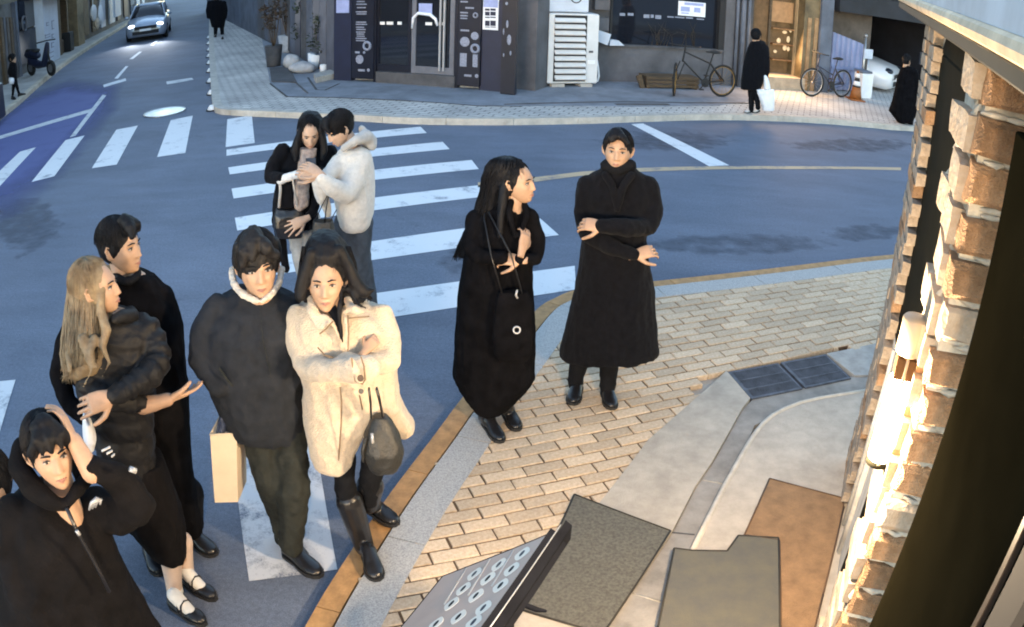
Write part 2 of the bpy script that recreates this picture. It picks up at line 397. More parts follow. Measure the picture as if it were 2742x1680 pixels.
# ------------------------------------------------------------------ road and markings
PZ = .10                                      # pavement height above the road
mb = MB(); mb.add([(-260, -60, 0), (260, -60, 0), (260, 500, 0), (-260, 500, 0)], [(0, 1, 2, 3)])
road = tag(mb.build('road', M['asphalt']), kind='structure', label='blue grey asphalt road with a junction and painted crossings')
def marking(name, poly, m, z=.004):
    b = MB(); p = [np.array(q, float)[:2] for q in poly]; n = len(p)
    if sum(p[i][0]*p[(i+1) % n][1]-p[(i+1) % n][0]*p[i][1] for i in range(n)) < 0: p = p[::-1]
    b.add([(q[0], q[1], z) for q in p], [tuple(range(n))]); return b.build(name, m, road)
def DD(pts, z=0.0): return [D(x, y, z) for x, y in pts]
# crossing over the left-hand street
for q in ([(543, 355), (613, 345), (606, 278), (547, 288)], [(378, 379), (446, 369), (464, 279), (411, 290)], [(221, 406), (281, 397), (332, 303), (280, 313)],
          [(76, 439), (131, 425), (204, 327), (158, 338)], [(-62, 472), (-12, 462), (87, 355), (48, 366)], [(-190, 515), (-145, 500), (-22, 384), (-58, 395)]):
    marking('crosswalk_stripe', DD(q), M['stripe'])
# crossing over the right-hand road: stripes run along the road
for q in ([(545, 361), (545, 376), (1027, 321), (1012, 306)], [(549, 404), (553, 421), (1082, 360), (1065, 342)], [(557, 455), (562, 479), (1152, 408), (1135, 386)],
          [(565, 525), (571, 556), (1243, 466), (1221, 440)], [(578, 632), (590, 674), (1345, 567), (1300, 527)], [(600, 752), (615, 815), (1386, 698), (1383, 641)]):
    marking('crosswalk_stripe', DD(q), M['stripe'])
# crossing in front of the shop the camera hangs on
marking('crosswalk_stripe', DD([(548, 960), (600, 1400), (812, 1372), (742, 935)]), M['stripe_worn'])
marking('crosswalk_stripe', DD([(38, 915), (-60, 925), (-140, 1130), (-20, 1110)]), M['stripe_worn'])
# lines
yl = [(1150, 440), (1270, 430), (1400, 414), (1500, 407), (1600, 403), (1750, 401), (1900, 401), (2050, 402), (2168, 404)]
yb = [(2168, 411), (2050, 408), (1900, 408), (1750, 408), (1600, 412), (1500, 416), (1400, 424), (1270, 441), (1150, 452)]
marking('centre_line', DD(yl+yb), M['yellow_line'])
marking('stop_line', DD([(1519, 300), (1547, 298), (1755, 399), (1706, 401)]), M['stripe'])
for a, b in (((365, 110), (378, 98)), ((315, 143), (338, 125)), ((279, 190), (305, 160))):
    marking('lane_dash', DD([(a[0]-4, a[1]), (a[0]+5, a[1]), (b[0]+4, b[1]), (b[0]-3, b[1])]), M['stripe'])
marking('stop_line', DD([(248, 205), (250, 211), (304, 195), (302, 189)]), M['stripe'])
marking('stop_line', DD([(400, 197), (402, 204), (466, 193), (462, 188)]), M['stripe_worn'])
bay_in = DD([(-90, 430), (-50, 345), (60, 262), (150, 228), (228, 232), (222, 262), (160, 318), (110, 372), (20, 430)])
bay_out = DD([(-210, 560), (-90, 318), (62, 226), (172, 186), (300, 200), (290, 262), (228, 346), (150, 440), (30, 540)])
bmat = bpy.data.materials.new('faded_blue_bay'); bmat.use_nodes = True; nt = bmat.node_tree; N, Lk = nt.nodes, nt.links; pb_ = N['Principled BSDF']; pb_.inputs['Roughness'].default_value = .8
at = N.new('ShaderNodeAttribute'); at.attribute_name = 'cover'; nzz = N.new('ShaderNodeTexNoise'); nzz.inputs['Scale'].default_value = 2.2; nzz.inputs['Detail'].default_value = 8; tcc = N.new('ShaderNodeTexCoord'); Lk.new(tcc.outputs['Object'], nzz.inputs['Vector'])
ml = N.new('ShaderNodeMath'); ml.operation = 'MULTIPLY_ADD'; ml.inputs[1].default_value = .5; Lk.new(nzz.outputs['Fac'], ml.inputs[0]); sb_ = N.new('ShaderNodeMath'); sb_.operation = 'ADD'; sb_.inputs[1].default_value = -.25; Lk.new(ml.outputs['Value'], sb_.inputs[0]); Lk.new(at.outputs['Fac'], ml.inputs[2])
n3 = N.new('ShaderNodeTexNoise'); n3.inputs['Scale'].default_value = 160; Lk.new(tcc.outputs['Object'], n3.inputs['Vector'])
pb_.inputs['Base Color'].default_value = (.085, .105, .27, 1); sb_.use_clamp = True
tr_ = N.new('ShaderNodeBsdfTransparent'); ms_ = N.new('ShaderNodeMixShader'); Lk.new(sb_.outputs['Value'], ms_.inputs[0]); Lk.new(tr_.outputs[0], ms_.inputs[1]); Lk.new(pb_.outputs[0], ms_.inputs[2]); Lk.new(ms_.outputs[0], N['Material Output'].inputs['Surface'])
tri = tessellate_polygon([[Vector((q[0], q[1], 0)) for q in bay_in]]); nb_ = len(bay_in); vs = [(q[0], q[1], .003) for q in bay_in]+[(q[0], q[1], .003) for q in bay_out]
fsx = [tuple(t) for t in tri]+[(i, (i+1) % nb_, nb_+(i+1) % nb_, nb_+i) for i in range(nb_)]
b = MB(); b.add(vs, fsx); bay = b.build('parking_bay', bmat, road); ca = bay.data.attributes.new('cover', 'FLOAT', 'POINT')
for i in range(2*nb_): ca.data[i].value = 1.0 if i < nb_ else 0.0
bm = bmesh.new(); bm.from_mesh(bay.data); bmesh.ops.recalc_face_normals(bm, faces=bm.faces); bm.to_mesh(bay.data); bm.free()
smat = bmat.copy(); smat.name = 'road_stain'
for n_ in smat.node_tree.nodes:
    if n_.type == 'BSDF_PRINCIPLED': n_.inputs['Base Color'].default_value = (.085, .100, .135, 1)
    if n_.type == 'TEX_NOISE' and abs(n_.inputs['Scale'].default_value-2.2) < .01: n_.inputs['Scale'].default_value = 4.5
    if n_.type == 'MATH' and n_.operation == 'MULTIPLY_ADD': n_.inputs[1].default_value = 1.6
    if n_.type == 'MATH' and n_.operation == 'ADD': n_.inputs[1].default_value = -.95
rs_ = random.Random(4)
for si_, (cx_, cy_, rx_, ry_) in enumerate(((1760, 590, 330, 30), (2080, 560, 120, 26), (1180, 620, 160, 60), (60, 540, 110, 90), (330, 760, 120, 110), (900, 1000, 90, 120), (2050, 350, 200, 22), (1600, 340, 200, 30))):
    ri = [D(cx_+rx_*.55*math.cos(a), cy_+ry_*.55*math.sin(a)) for a in [2*math.pi*k/14 for k in range(14)]]; ro = [D(cx_+rx_*rs_.uniform(.9, 1.25)*math.cos(a), cy_+ry_*rs_.uniform(.9, 1.25)*math.sin(a)) for a in [2*math.pi*k/14 for k in range(14)]]
    b = MB(); b.add([(q[0], q[1], .0012+.0002*si_) for q in ri]+[(q[0], q[1], .0012+.0002*si_) for q in ro], [tuple(range(13, -1, -1))]+[(k, (k+1) % 14, 14+(k+1) % 14, 14+k) for k in range(14)]); o = b.build('road_stain', smat, road); ca = o.data.attributes.new('cover', 'FLOAT', 'POINT')
    for k in range(28): ca.data[k].value = .55 if k < 14 else -.3
    bm = bmesh.new(); bm.from_mesh(o.data); bmesh.ops.recalc_face_normals(bm, faces=bm.faces); bm.to_mesh(o.data); bm.free()
marking('bay_line', DD([(-20, 334), (-20, 342), (222, 270), (222, 262)]), M['stripe_worn'], .007)
marking('bay_line', DD([(247, 229), (256, 231), (182, 328), (168, 332)]), M['stripe_worn'], .009)
mh = D(396, 271); b = MB(); b.disc((mh[0], mh[1], .008), (0, 0, 1), .40, .012, 32); b.torus((mh[0], mh[1], .010), (0, 0, 1), .415, .014, 32, 5, 1)
tag(b.build('manhole_cover', [mat('manhole_glare', (.66, .68, .70), .3, .2, 6, metal=.2), M['metal_grey']]), 'round metal manhole cover painted pale with glare in the road before the crosswalk', 'manhole')  # glare on the metal is put into the pale disc colour

# ------------------------------------------------------------------ near pavement
def spline(pts, n):
    P = [np.array(p[:2], float) for p in pts]; P = [2*P[0]-P[1]]+P+[2*P[-1]-P[-2]]; out = []
    for i in range(1, len(P)-2):
        for k in range(n):
            t = k/n; a, b_, c, d = P[i-1], P[i], P[i+1], P[i+2]
            out.append(.5*((2*b_)+(-a+c)*t+(2*a-5*b_+4*c-d)*t*t+(-a+3*b_-3*c+d)*t**3))
    out.append(P[-2]); return np.array(out)
def resample(P, step):
    s = np.r_[0, np.cumsum(np.linalg.norm(np.diff(P, axis=0), axis=1))]; n = max(2, int(round(s[-1]/step))+1); q = np.linspace(0, s[-1], n)
    return np.c_[np.interp(q, s, P[:, 0]), np.interp(q, s, P[:, 1])]
def offset(P, d):
    t = np.gradient(P, axis=0); t /= np.linalg.norm(t, axis=1)[:, None]; return P+np.c_[t[:, 1], -t[:, 0]]*d
kp = DD([(690, 1590), (730, 1510), (800, 1390), (930, 1195), (1040, 1050), (1115, 950), (1200, 850), (1290, 743), (1340, 712), (1400, 692), (1590, 672), (1750, 655), (1900, 638), (2050, 620), (2130, 612)], PZ)
k0 = spline(kp, 12); k0 = np.vstack([[k0[0]+(k0[0]-k0[12])*9], k0, [k0[-1]+np.array((.95, .31))*9]])
KC = resample(k0, .10)
K1, K2 = offset(KC, .135), offset(KC, .335)
pave = None
edge = DD([(1230, 1510), (1440, 1215), (1560, 1060), (1680, 905), (1750, 880), (1900, 848), (2120, 822)], PZ); edge = [e[:2] for e in edge]
edge = [edge[0]+(edge[0]-edge[1])*6]+edge+[edge[-1]+np.array((.95, .28))*9]
region = [tuple(p) for p in K2]+[tuple(p) for p in edge[::-1]]
b = MB(); b.prism(region, .0, PZ-.009); pave = tag(b.build('near_pavement', M['joint']), kind='structure', label='near pavement of buff clay pavers with brown joints')
def kerb_run(A, B, z0, z1, name, m, parent, step, gap=.006):
    n = len(A); per = max(1, int(round(step/.10))); i = 0
    while i < n-1:
        j = min(n-1, i+per); a = A[i:j+1].copy(); c = B[i:j+1].copy()
        for q in (a, c):
            e = (q[-1]-q[0])/np.linalg.norm(q[-1]-q[0]); q[0] = q[0]+e*gap/2; q[-1] = q[-1]-e*gap/2
        b = MB(); b.prism([tuple(p) for p in a]+[tuple(p) for p in c[::-1]], z0, z1); b.build(name, m, parent); i = j
kerb = empty('kerb', (0, 4, 0), kind='structure'); tag(kerb, 'kerb of orange painted concrete backed by grey granite')
kerb_run(KC, offset(KC, .118), 0, PZ-.012, 'painted_kerb', M['kerb_paint'], kerb, 1.2)
kerb_run(offset(KC, .135), K2, 0, PZ+.003, 'granite_kerb', M['granite'], kerb, 1.0)
def inside(p, poly):
    c = False; j = len(poly)-1
    for i in range(len(poly)):
        (xi, yi), (xj, yj) = poly[i], poly[j]
        if (yi > p[1]) != (yj > p[1]) and p[0] < (xj-xi)*(p[1]-yi)/(yj-yi)+xi: c = not c
        j = i
    return c
ang = math.radians(21); ex = np.array((math.cos(ang), math.sin(ang), 0)); ey = np.array((-ex[1], ex[0], 0)); PL, PWD = .240, .0925
org = np.array((.3, 4.0, 0)); cells = []
rr = random.Random(3)
for r in range(-46, 44):
    for c in range(-14, 30):
        ctr = org+ex*((c+.5*(r % 2)+.06*math.sin(r*1.7))*PL)+ey*(r*PWD)
        q = [ctr+ex*sx*.11+ey*sy*.04 for sx in (-1, 1) for sy in (-1, 1)]
        if ctr[1] < .8 or ctr[1] > 9.5 or ctr[0] > 6: continue
        if any(inside(p[:2], region) for p in q+[ctr]): cells.append((np.linalg.norm(ctr-np.array((.3, 3.1, 0)))+(0 if ctr[1] > 2.3 else 5), ctr))
cells.sort(key=lambda a: a[0])
shapes = []
for k in range(6):
    b = MB(); j = lambda: rr.uniform(-.003, .003); hx, hy = PL/2-.0055, PWD/2-.0048
    o = []
    for z, i in ((-.04, 0), (-.004, 0), (0, .005)):
        o.append([(-hx+i+j(), -hy+i+j(), z), (hx-i+j(), -hy+i+j(), z), (hx-i+j(), hy-i+j(), z), (-hx+i+j(), hy-i+j(), z)])
    b.rings(o, 0, False); me = b.mesh('paver'); me.materials.append(M['paver']); shapes.append(me)
rest = MB()
for i, (d, ctr) in enumerate(cells):
    z = PZ+rr.uniform(-.002, .002)
    if i < 300:
        o = bpy.data.objects.new('paver', shapes[i % 6]); C.objects.link(o); o.parent = pave; o.location = (ctr[0], ctr[1], z); o.rotation_euler = (rr.uniform(-.01, .01), rr.uniform(-.006, .006), ang+rr.uniform(-.008, .008)+(math.pi if i % 2 else 0))
    else: rest.frame((ctr[0], ctr[1], z), ex, ey, (0, 0, 1), (-PL/2+.0055, -PWD/2+.0048, -.04), (PL/2-.0055, PWD/2-.0048, 0), 0, .004)
o = rest.build('pavers', M['paver'], pave); tag(o, kind='stuff')

b = MB(); b.prism([e for e in edge[:8]]+[e1_ for e1_ in [edge[-1]+np.array((.3, -4.0)), (3.2, 3.2), (2.0, 3.0), (.75, -.6), (-.1, -.6)]], 0, .060)
tag(b.build('pavement_bed', mk('bed_concrete', (.40, .355, .30), .9, .2, 6, .4, 80)), kind='structure', label='rough concrete bed showing between the slabs')
# concrete aprons, channel, entrance slab
ent = MB(); b = ent
z7 = lambda pts, h: [G(*Z7(*p), h) for p in pts]
zm = lambda pts, h: [G(*ZM(*p), h) for p in pts]
apron = MB(); ap = [tuple(p) for p in edge[:6]]
inner = [G(*ZM(800, 610), PZ), G(*ZM(1000, 220), PZ), G(*ZM(1150, 0), PZ), D(1785, 985, PZ), D(1805, 960, PZ), D(1748, 894, PZ)]
lowl = [G(*ZM(240, 1430), PZ)]; lowl = [lowl[0]+(lowl[0]-inner[0])*3, lowl[0]]
apron.prism([e for e in edge[:4]]+[p[:2] for p in [D(1748, 894, PZ), D(1805, 960, PZ), D(1785, 985, PZ), G(*ZM(1150, 0), PZ), G(*ZM(1000, 220), PZ), G(*ZM(800, 610), PZ)]]+[lowl[1][:2], lowl[0][:2]], 0, PZ+.006)
tag(apron.build('concrete_apron', mat('apron_concrete', (.47, .415, .345), .85, .16, 5, .4, 120)), kind='structure', label='pale concrete apron beside the clay pavers')
ch = [ZM(1165, 0), ZM(1010, 222), ZM(812, 612), ZM(250, 1432)]; cr_ = [ZM(1400, 0), ZM(1275, 200), ZM(980, 795), ZM(815, 780), ZM(690, 1465)]
L_ = [G(*p, .085) for p in ch]; R_ = [G(*p, .085) for p in cr_]
L_.append(L_[-1]+(L_[-1]-L_[-2])*1.2); R_.append(R_[-1]+(R_[-1]-R_[-2])*1.2)
top = [D(1788, 985, .085), D(1812, 962, .085)]; topr = [D(1815, 1025, .085), D(1900, 985, .085), D(2092, 938, .085), D(2125, 870, .085), D(2058, 907, .085)]
chan = MB(); chan.prism([p[:2] for p in L_[::-1]]+[p[:2] for p in top]+[p[:2] for p in topr[::-1]]+[p[:2] for p in R_], 0, .088)
channel = tag(chan.build('drain_channel', mat('channel_concrete', (.30, .275, .245), .8, .22, 5, .3, 60)), kind='structure', label='grey concrete channel between the apron and the entrance slab')
ZR = Zoom(1607, 536, 1.32)
lip = [G(*ZR(*p), .125) for p in ((326, 1240), (385, 1120), (440, 1010), (482, 935), (520, 868), (545, 828), (575, 790), (610, 760), (655, 736), (710, 715), (785, 698), (860, 686), (945, 672))]
ent = MB(); ep = lip
b = MB(); b.tube([p-np.array((0, 0, .006)) for p in lip], .017, 8); LIPM = mat('worn_lip', (.55, .50, .43), .85, .12, 12, .4, 60)
lipo = b
WB = np.array((2.25, 4.05, 0)); ent.prism([p[:2] for p in ep]+[(2.75, 4.9), (2.2, 3.8), (.55, -.2), (.1, -.2), (.35, 1.2)], 0, .125)
slab = tag(ent.build('entrance_slab', mat('slab_concrete', (.50, .435, .36), .85, .18, 4, .45, 90)), kind='structure', label='raised pale concrete entrance slab in front of the brick front'); lipo.build('worn_edge', LIPM, slab)
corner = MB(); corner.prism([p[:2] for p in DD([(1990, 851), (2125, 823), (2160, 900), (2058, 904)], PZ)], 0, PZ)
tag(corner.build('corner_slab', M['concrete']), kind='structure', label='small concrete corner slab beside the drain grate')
side = MB(); sp_ = [np.array(e) for e in edge[5:]]; e1 = edge[-1]
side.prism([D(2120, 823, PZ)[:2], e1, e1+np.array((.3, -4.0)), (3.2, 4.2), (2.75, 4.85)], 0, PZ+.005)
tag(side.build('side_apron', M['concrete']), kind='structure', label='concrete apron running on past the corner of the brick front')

for a_, c_ in ((ZM(1070, 150), ZM(1282, 192)), (ZM(440, 1160), ZM(702, 1242)), (ZM(790, 620), ZM(1000, 640))):
    b = MB(); b.tube([G(*a_, .0885), G(*c_, .0885)], .006, 4, flat=.3); b.build('joint', M['mortar'] if c_ != ZM(1000, 640) else M['concrete_dark'], channel)
# drain grate
gq = [p[:2] for p in DD([(1748, 895), (1990, 852), (2055, 905), (1805, 960)], PZ)]
g0, g1, g2, g3 = gq; gx = (g1-g0); gy = (g3-g0); gl, gw = np.linalg.norm(gx), np.linalg.norm(gy); gx /= gl; gy = gy/gw
gr = empty('drain_grate', (float(g0[0]), float(g0[1]), PZ), 'dark steel drain grate set in the concrete by the brick front', 'drain grate')
P3 = lambda u, v, z: (g0[0]+gx[0]*u+gy[0]*v, g0[1]+gx[1]*u+gy[1]*v, z)
b = MB(); b.prism([P3(0, 0, 0), P3(gl, 0, 0), P3(gl, gw, 0), P3(0, gw, 0)], 0, PZ-.035); b.build('sump', M['dark_gap'], gr)
gm = mat('grate_steel', (.10, .112, .142), .6, .3, 14, metal=.3)
for h in range(2):
    u0, u1 = h*gl/2+.012, (h+1)*gl/2-.012
    b = MB()
    for (a, c, d, e) in ((u0, 0, u1, .02), (u0, gw-.02, u1, gw), (u0, .02, u0+.02, gw-.02), (u1-.02, .02, u1, gw-.02), (u0+.02, gw*.33, u1-.02, gw*.33+.012), (u0+.02, gw*.66, u1-.02, gw*.66+.012)):
        b.prism([P3(a, c, 0), P3(d, c, 0), P3(d, e, 0), P3(a, e, 0)], PZ-.030, PZ-.002+h*.001)
    fr = b.build('grate_frame', gm, gr)
    for k in range(20):
        u = u0+.02+(u1-u0-.04)*(k+.5)/20; b = MB(); b.prism([P3(u-.0045, .02, 0), P3(u+.0045, .02, 0), P3(u+.0045, gw-.02, 0), P3(u-.0045, gw-.02, 0)], PZ-.028, PZ-.004); b.build('bar', gm, fr)

# mats
def floor_mat(name, poly, z, th, m, label, edgem):
    p = [np.array(q[:2]) for q in poly]; c = sum(p)/len(p); b = MB(); b.prism(p, z, z+th)
    o = b.build(name, m); tag(o, label, 'mat')
    e = MB(); n = len(p)
    for i in range(n): e.tube([(*p[i], z+th-.002), (*p[(i+1) % n], z+th-.002)], .006, 6)
    e.build('edging', edgem, o); return o
edgem = mat('mat_edging', (.028, .024, .018), .8, .1)
floor_mat('door_mat', z7([(1205, 512), (1779, 730), (1416, 1288), (1370, 1345), (888, 1203)], PZ), PZ+.002, .010, M['mat_grey'], 'grey olive rubber mat half under the menu stand', edgem)
floor_mat('door_mat', zm([(815, 775), (975, 795), (1285, 800), (1385, 662), (1742, 682), (1752, 1465), (1760, 1700), (620, 1700), (672, 1465)], .125), .127, .010, M['mat_olive'], 'olive grey mat with a notched corner lying over the step edge', edgem)
floor_mat('entrance_mat', zm([(1665, 150), (2312, 322), (2325, 400), (2140, 1180), (2035, 1600), (1765, 1600), (1752, 700), (1440, 655)], .125), .127, .007, M['mat_brown'], 'orange brown ribbed entrance mat along the foot of the brick front', mat('brown_edging', (.10, .055, .03), .8, .1))

# ------------------------------------------------------------------ far pavement
fk = DD([(505, -30), (505, 0), (503, 100), (507, 200), (511, 252)])
ck = DD([(514, 266), (523, 274), (560, 279), (700, 285), (850, 292), (1000, 300), (1200, 302), (1400, 299), (1550, 294), (1700, 290), (1850, 292), (2000, 300), (2150, 314)])
f0 = spline(fk+ck, 10); f0 = np.vstack([[f0[0]+(f0[0]-f0[25])*1.5], f0, [f0[-1]+np.array((.953, .30))*40]])
FK = resample(f0, .25)
FK = FK[FK[:, 1] < 75]
fi = offset(FK, -.16)
fp = [tuple(p) for p in fi]+[(60, 110), (-30, 110)]
b = MB(); b.prism(fp, 0, PZ); far = tag(b.build('far_pavement', M['far_pavers']), kind='structure', label='pale paved corner pavement across the junction')
fkerb = empty('far_kerb', (0, 12.5, 0), kind='structure'); tag(fkerb, 'pale granite kerb around the far corner pavement')
vis = FK[FK[:, 1] < 45]; n = len(vis); i = 0; per = 4
while i < n-1:
    j = min(n-1, i+per); a = vis[i:j+1].copy(); c = offset(FK, -.16)[np.where((FK == vis[i]).all(1))[0][0]:][:j-i+1].copy()
    e = (a[-1]-a[0])/np.linalg.norm(a[-1]-a[0])*.004
    a[0] += e; c[0] += e; a[-1] -= e; c[-1] -= e
    b = MB(); b.prism([tuple(p) for p in a]+[tuple(p) for p in c[::-1]], 0, PZ+.004); b.build('kerb_stone', M['kerb_far'] if 'kerb_far' in M else mk('kerb_far', (.50, .47, .42), .8, .15, 6), fkerb); i = j
# concrete forecourt of the corner shop
fc = ZG(Z2, [(300, 250), (380, 690), (520, 800), (900, 805), (1560, 835), (2110, 875), (2460, 878)], PZ)+ZG(Z3, [(600, 1000), (1200, 1010), (2000, 1000), (2460, 940)], PZ)
back = ZG(Z3, [(2460, 700), (1200, 720), (400, 740)], PZ)+ZG(Z2, [(2200, 640), (1100, 560), (800, 480), (560, 250)], PZ)
b = MB(); b.prism([p[:2] for p in fc+back], PZ-.02, PZ+.005)
tag(b.build('forecourt', mat('forecourt_concrete', (.23, .25, .29), .85, .2, 2.0, .4, 25)), kind='structure', label='blue grey concrete forecourt in front of the corner shop')
crk = MB()
for P in ([(520, 800), (900, 805), (1560, 835), (2110, 875), (2460, 878)], [(380, 690), (520, 800)], [(490, 545), (600, 690), (690, 770)], [(690, 640), (760, 740), (830, 745), (950, 690)]):
    q = ZG(Z2, P, PZ+.006); crk.tube(q, .022, 4, flat=.15)
crk.tube(ZG(Z3, [(0, 985), (600, 970), (1100, 960), (1700, 970), (2400, 975)], PZ+.006), .045, 4, flat=.1)
crk.tube(ZG(Z3, [(1050, 985), (1200, 985), (1550, 985)], PZ+.007), .07, 4, flat=.1)
tag(crk.build('forecourt_joints', M['concrete_dark']), kind='structure', label='dark joints in the forecourt concrete')
# left-hand pavement
lk = DD([(-60, 340), (0, 290), (50, 250), (100, 205), (170, 150), (230, 110), (300, 65), (335, 35)])
l0 = spline(lk, 8); l0 = np.vstack([[l0[0]+(l0[0]-l0[8])*4], l0, [l0[-1]+np.array((-.335, .94))*30]])
LK = resample(l0, .5); b = MB(); b.prism([tuple(p) for p in offset(LK, -.15)]+[(-60, 70), (-60, 5)], 0, PZ)
tag(b.build('left_pavement', mat('left_concrete', (.40, .385, .36), .85, .2, 1.5, .3, 20)), kind='structure', label='narrow concrete pavement along the left-hand street')
lkerb = empty('left_kerb', (-12, 17, 0), kind='structure'); tag(lkerb, 'cream painted kerb along the left-hand street')
LO = offset(LK, -.15); km = mat('kerb_cream', (.55, .48, .37), .8, .2, 3)
for i in range(0, len(LK)-2, 2):
    b = MB(); b.prism([tuple(LK[i]), tuple(LK[i+1]), tuple(LK[i+2]), tuple(LO[i+2]), tuple(LO[i+1]), tuple(LO[i])], 0, PZ+.004); b.build('kerb_stone', km, lkerb)
# white studs along the far kerb
for i, (x, y) in enumerate(((1974, 480), (1973, 540), (1976, 605), (1979, 680), (1983, 778), (1992, 892), (1996, 1040), (1970, 420), (1968, 365))):
    p = G(*Z1(x, y), 0.0); b = MB(); b.tube([(p[0], p[1], 0), (p[0], p[1], .05), (p[0], p[1], .10)], [.10, .085, .05], 12); b.disc((p[0], p[1], .012), (0, 0, 1), .12, .02, 12, 1)
    o = b.build('road_stud', [M['plastic_white'], M['rubber']]); tag(o, 'white domed stud on the road along the far kerb', 'road stud', 'white studs along the far kerb')
# ------------------------------------------------------------------ the brick front the camera hangs on
FA = math.radians(22.5); fs = np.array((math.sin(FA), math.cos(FA), 0)); fd = np.array((math.cos(FA), -math.sin(FA), 0)); FD0 = .44
FW = Wall((fd*FD0)[:2], (fs*4+fd*FD0)[:2])
FP = lambda s, d, z: fs*s+fd*d+np.array((0, 0, z))          # s along the front, d away from the street
rb = random.Random(11)
front = empty('brick_front', FP(2.5, .5, 0), 'rough lit brick shop front with dark steel panels beside the camera', 'shop front')
fb = lambda s0, s1, d0, d1, z0, z1, b=None, mi=0, bev=0.0: (b or MB()).frame((0, 0, 0), fs, fd, (0, 0, 1), (s0, d0, z0), (s1, d1, z1), mi, bev)
W0 = .452
PS0, PS1, PD = 2.035, 2.40, .366              # the stone pier: its near face, far end and outer face
fb(PS0, PS1, PD, .8, 0, 2.86, bev=.02).build('wall', M['mortar'], front)
fb(3.80, 4.37, W0+.004, .8, 0, 2.86).build('wall', M['mortar'], front)
fb(4.10, 4.368, .8, 5.0, 0, 3.0).build('side_wall', M['wall_brown'], front)
def brick_mat():
    m = paver_mat('tumbled_brick', (.22, .115, .05), (.52, .325, .19)); nt = m.node_tree
    for n in nt.nodes:
        if n.type == 'TEX_NOISE' and abs(n.inputs['Scale'].default_value-45) < 1: n.inputs['Scale'].default_value = 11; n.inputs['Detail'].default_value = 9
        if n.type == 'BUMP': n.inputs['Strength'].default_value = .9; n.inputs['Distance'].default_value = .02
        if n.type == 'MAP_RANGE': n.inputs['To Min'].default_value = .6; n.inputs['To Max'].default_value = 1.2
    return m
M['brick'] = brick_mat()
def rough_brick(lx, lz, dep, seed, proud):
    r = random.Random(seed); b = MB(); j = lambda a: r.uniform(-a, a); R = []
    for d, i in ((.05, .0), (-proud*.55, .002), (-proud, .016)):
        ring = []
        for (x, z) in ((-1, -1), (-.2, -1), (.4, -1), (1, -1), (1, 0), (1, 1), (.3, 1), (-.3, 1), (-1, 1), (-1, .1)):
            ring.append(((x*(lx/2-i))+j(.005), d+j(.002), z*(lz/2-i)+j(.005)))
        R.append(ring)
    b.rings(R, 0, False); me = b.mesh('brick'); me.materials.append(M['brick'])
    bm = bmesh.new(); bm.from_mesh(me); bmesh.ops.recalc_face_normals(bm, faces=bm.faces); bm.to_mesh(me); bm.free(); return me
RZ = math.pi/2-FA
mort = MB()
bshape = [rough_brick(.30, .100, .05, 40+k, .034) for k in range(9)]; bsmall = [rough_brick(.20, .096, .05, 60+k, .016) for k in range(5)]
M['brick_pale'] = mat('limewashed_brick', (.36, .315, .26), .9, .2, 14, .9, 40, col2=(.24, .18, .125))
for me in bsmall: me.materials.clear(); me.materials.append(M['brick_pale'])
for i, me in enumerate(bshape):
    if i in (3, 7): me.materials.clear(); me.materials.append(M['brick_pale'])
def lay(me, s_, d_, z_, rz, tilt=.035):
    o = bpy.data.objects.new('brick', me); C.objects.link(o); o.parent = front; o.matrix_parent_inverse = parent_world(front).inverted()
    o.location = FP(s_+rb.uniform(-.004, .006), d_, z_+rb.uniform(-.004, .004)); o.rotation_euler = (rb.uniform(-.03, .03), rb.uniform(-tilt, tilt), rz+rb.uniform(-.04, .04)); return o
RZ = math.pi/2-FA; zc = .215; row = 0; order = [0, 1, 4, 2, 5, 3, 6, 8, 0, 2, 7, 1, 5, 4, 6, 3, 8, 2, 0, 1, 5, 7]
while zc < 2.84:
    lay(bshape[order[row % len(order)]], PS0-.002, PD-.016+.15+rb.uniform(-.009, .009), zc, -FA, .05)
    lay(rb.choice(bsmall), PS0+.12, PD+.012, zc+rb.uniform(-.01, .01), RZ, .08)
    if row % 2: lay(rb.choice(bsmall), PS0+.27, PD+.014, zc+rb.uniform(-.02, .02), RZ, .08)
    zc += .1235; row += 1
for k in range(150):
    s0, z0 = rb.uniform(PS0+.0, PS1), rb.uniform(.12, 2.82); L = rb.uniform(.03, .14)
    mort.tube([FP(s0, PD+.004, z0), FP(s0+rb.uniform(-.02, .02), PD-rb.uniform(.004, .018), z0+L*.5), FP(s0+rb.uniform(-.03, .03), PD+.005, z0+L)], [.006, rb.uniform(.008, .018), .006], 6, round_=True)
for k in range(60):                            # pointing left proud along the joints of the near face
    z0 = .1535+.1235*(k % 22)+rb.uniform(-.012, .018); d0 = PD+rb.uniform(-.012, .08)
    mort.tube([FP(PS0-.002, d0, z0), FP(PS0-rb.uniform(.010, .020), d0+.03, z0+rb.uniform(-.005, .008)), FP(PS0-.002, d0+rb.uniform(.05, .09), z0)], [.006, rb.uniform(.008, .013), .006], 6, round_=True)
o = mort.build('mortar_smears', M['mortar'], front); tag(o, kind='stuff')
sshape = [rough_brick(.225, .065, .05, 80+k, .007) for k in range(6)]
M['strip_brick'] = mat('pale_strip_brick', (.40, .33, .26), .9, .2, 12, .9, 40, col2=(.13, .095, .07))
for me in sshape[:5]: me.materials.clear(); me.materials.append(M['strip_brick'])
zc = .15; row = 0
while zc < 2.84:
    for sC in ((3.93, 4.165, 4.30) if row % 2 else (4.005, 4.243)):
        me_ = rb.choice(sshape); o = bpy.data.objects.new('brick', me_); C.objects.link(o); o.parent = front; o.matrix_parent_inverse = parent_world(front).inverted()
        o.location = FP(sC, W0+rb.uniform(-.004, .006), zc+rb.uniform(-.003, .003)); o.rotation_euler = (0, rb.uniform(-.02, .02), RZ)
        if sC > 4.28: o.scale.x = .50
    zc += .0745; row += 1
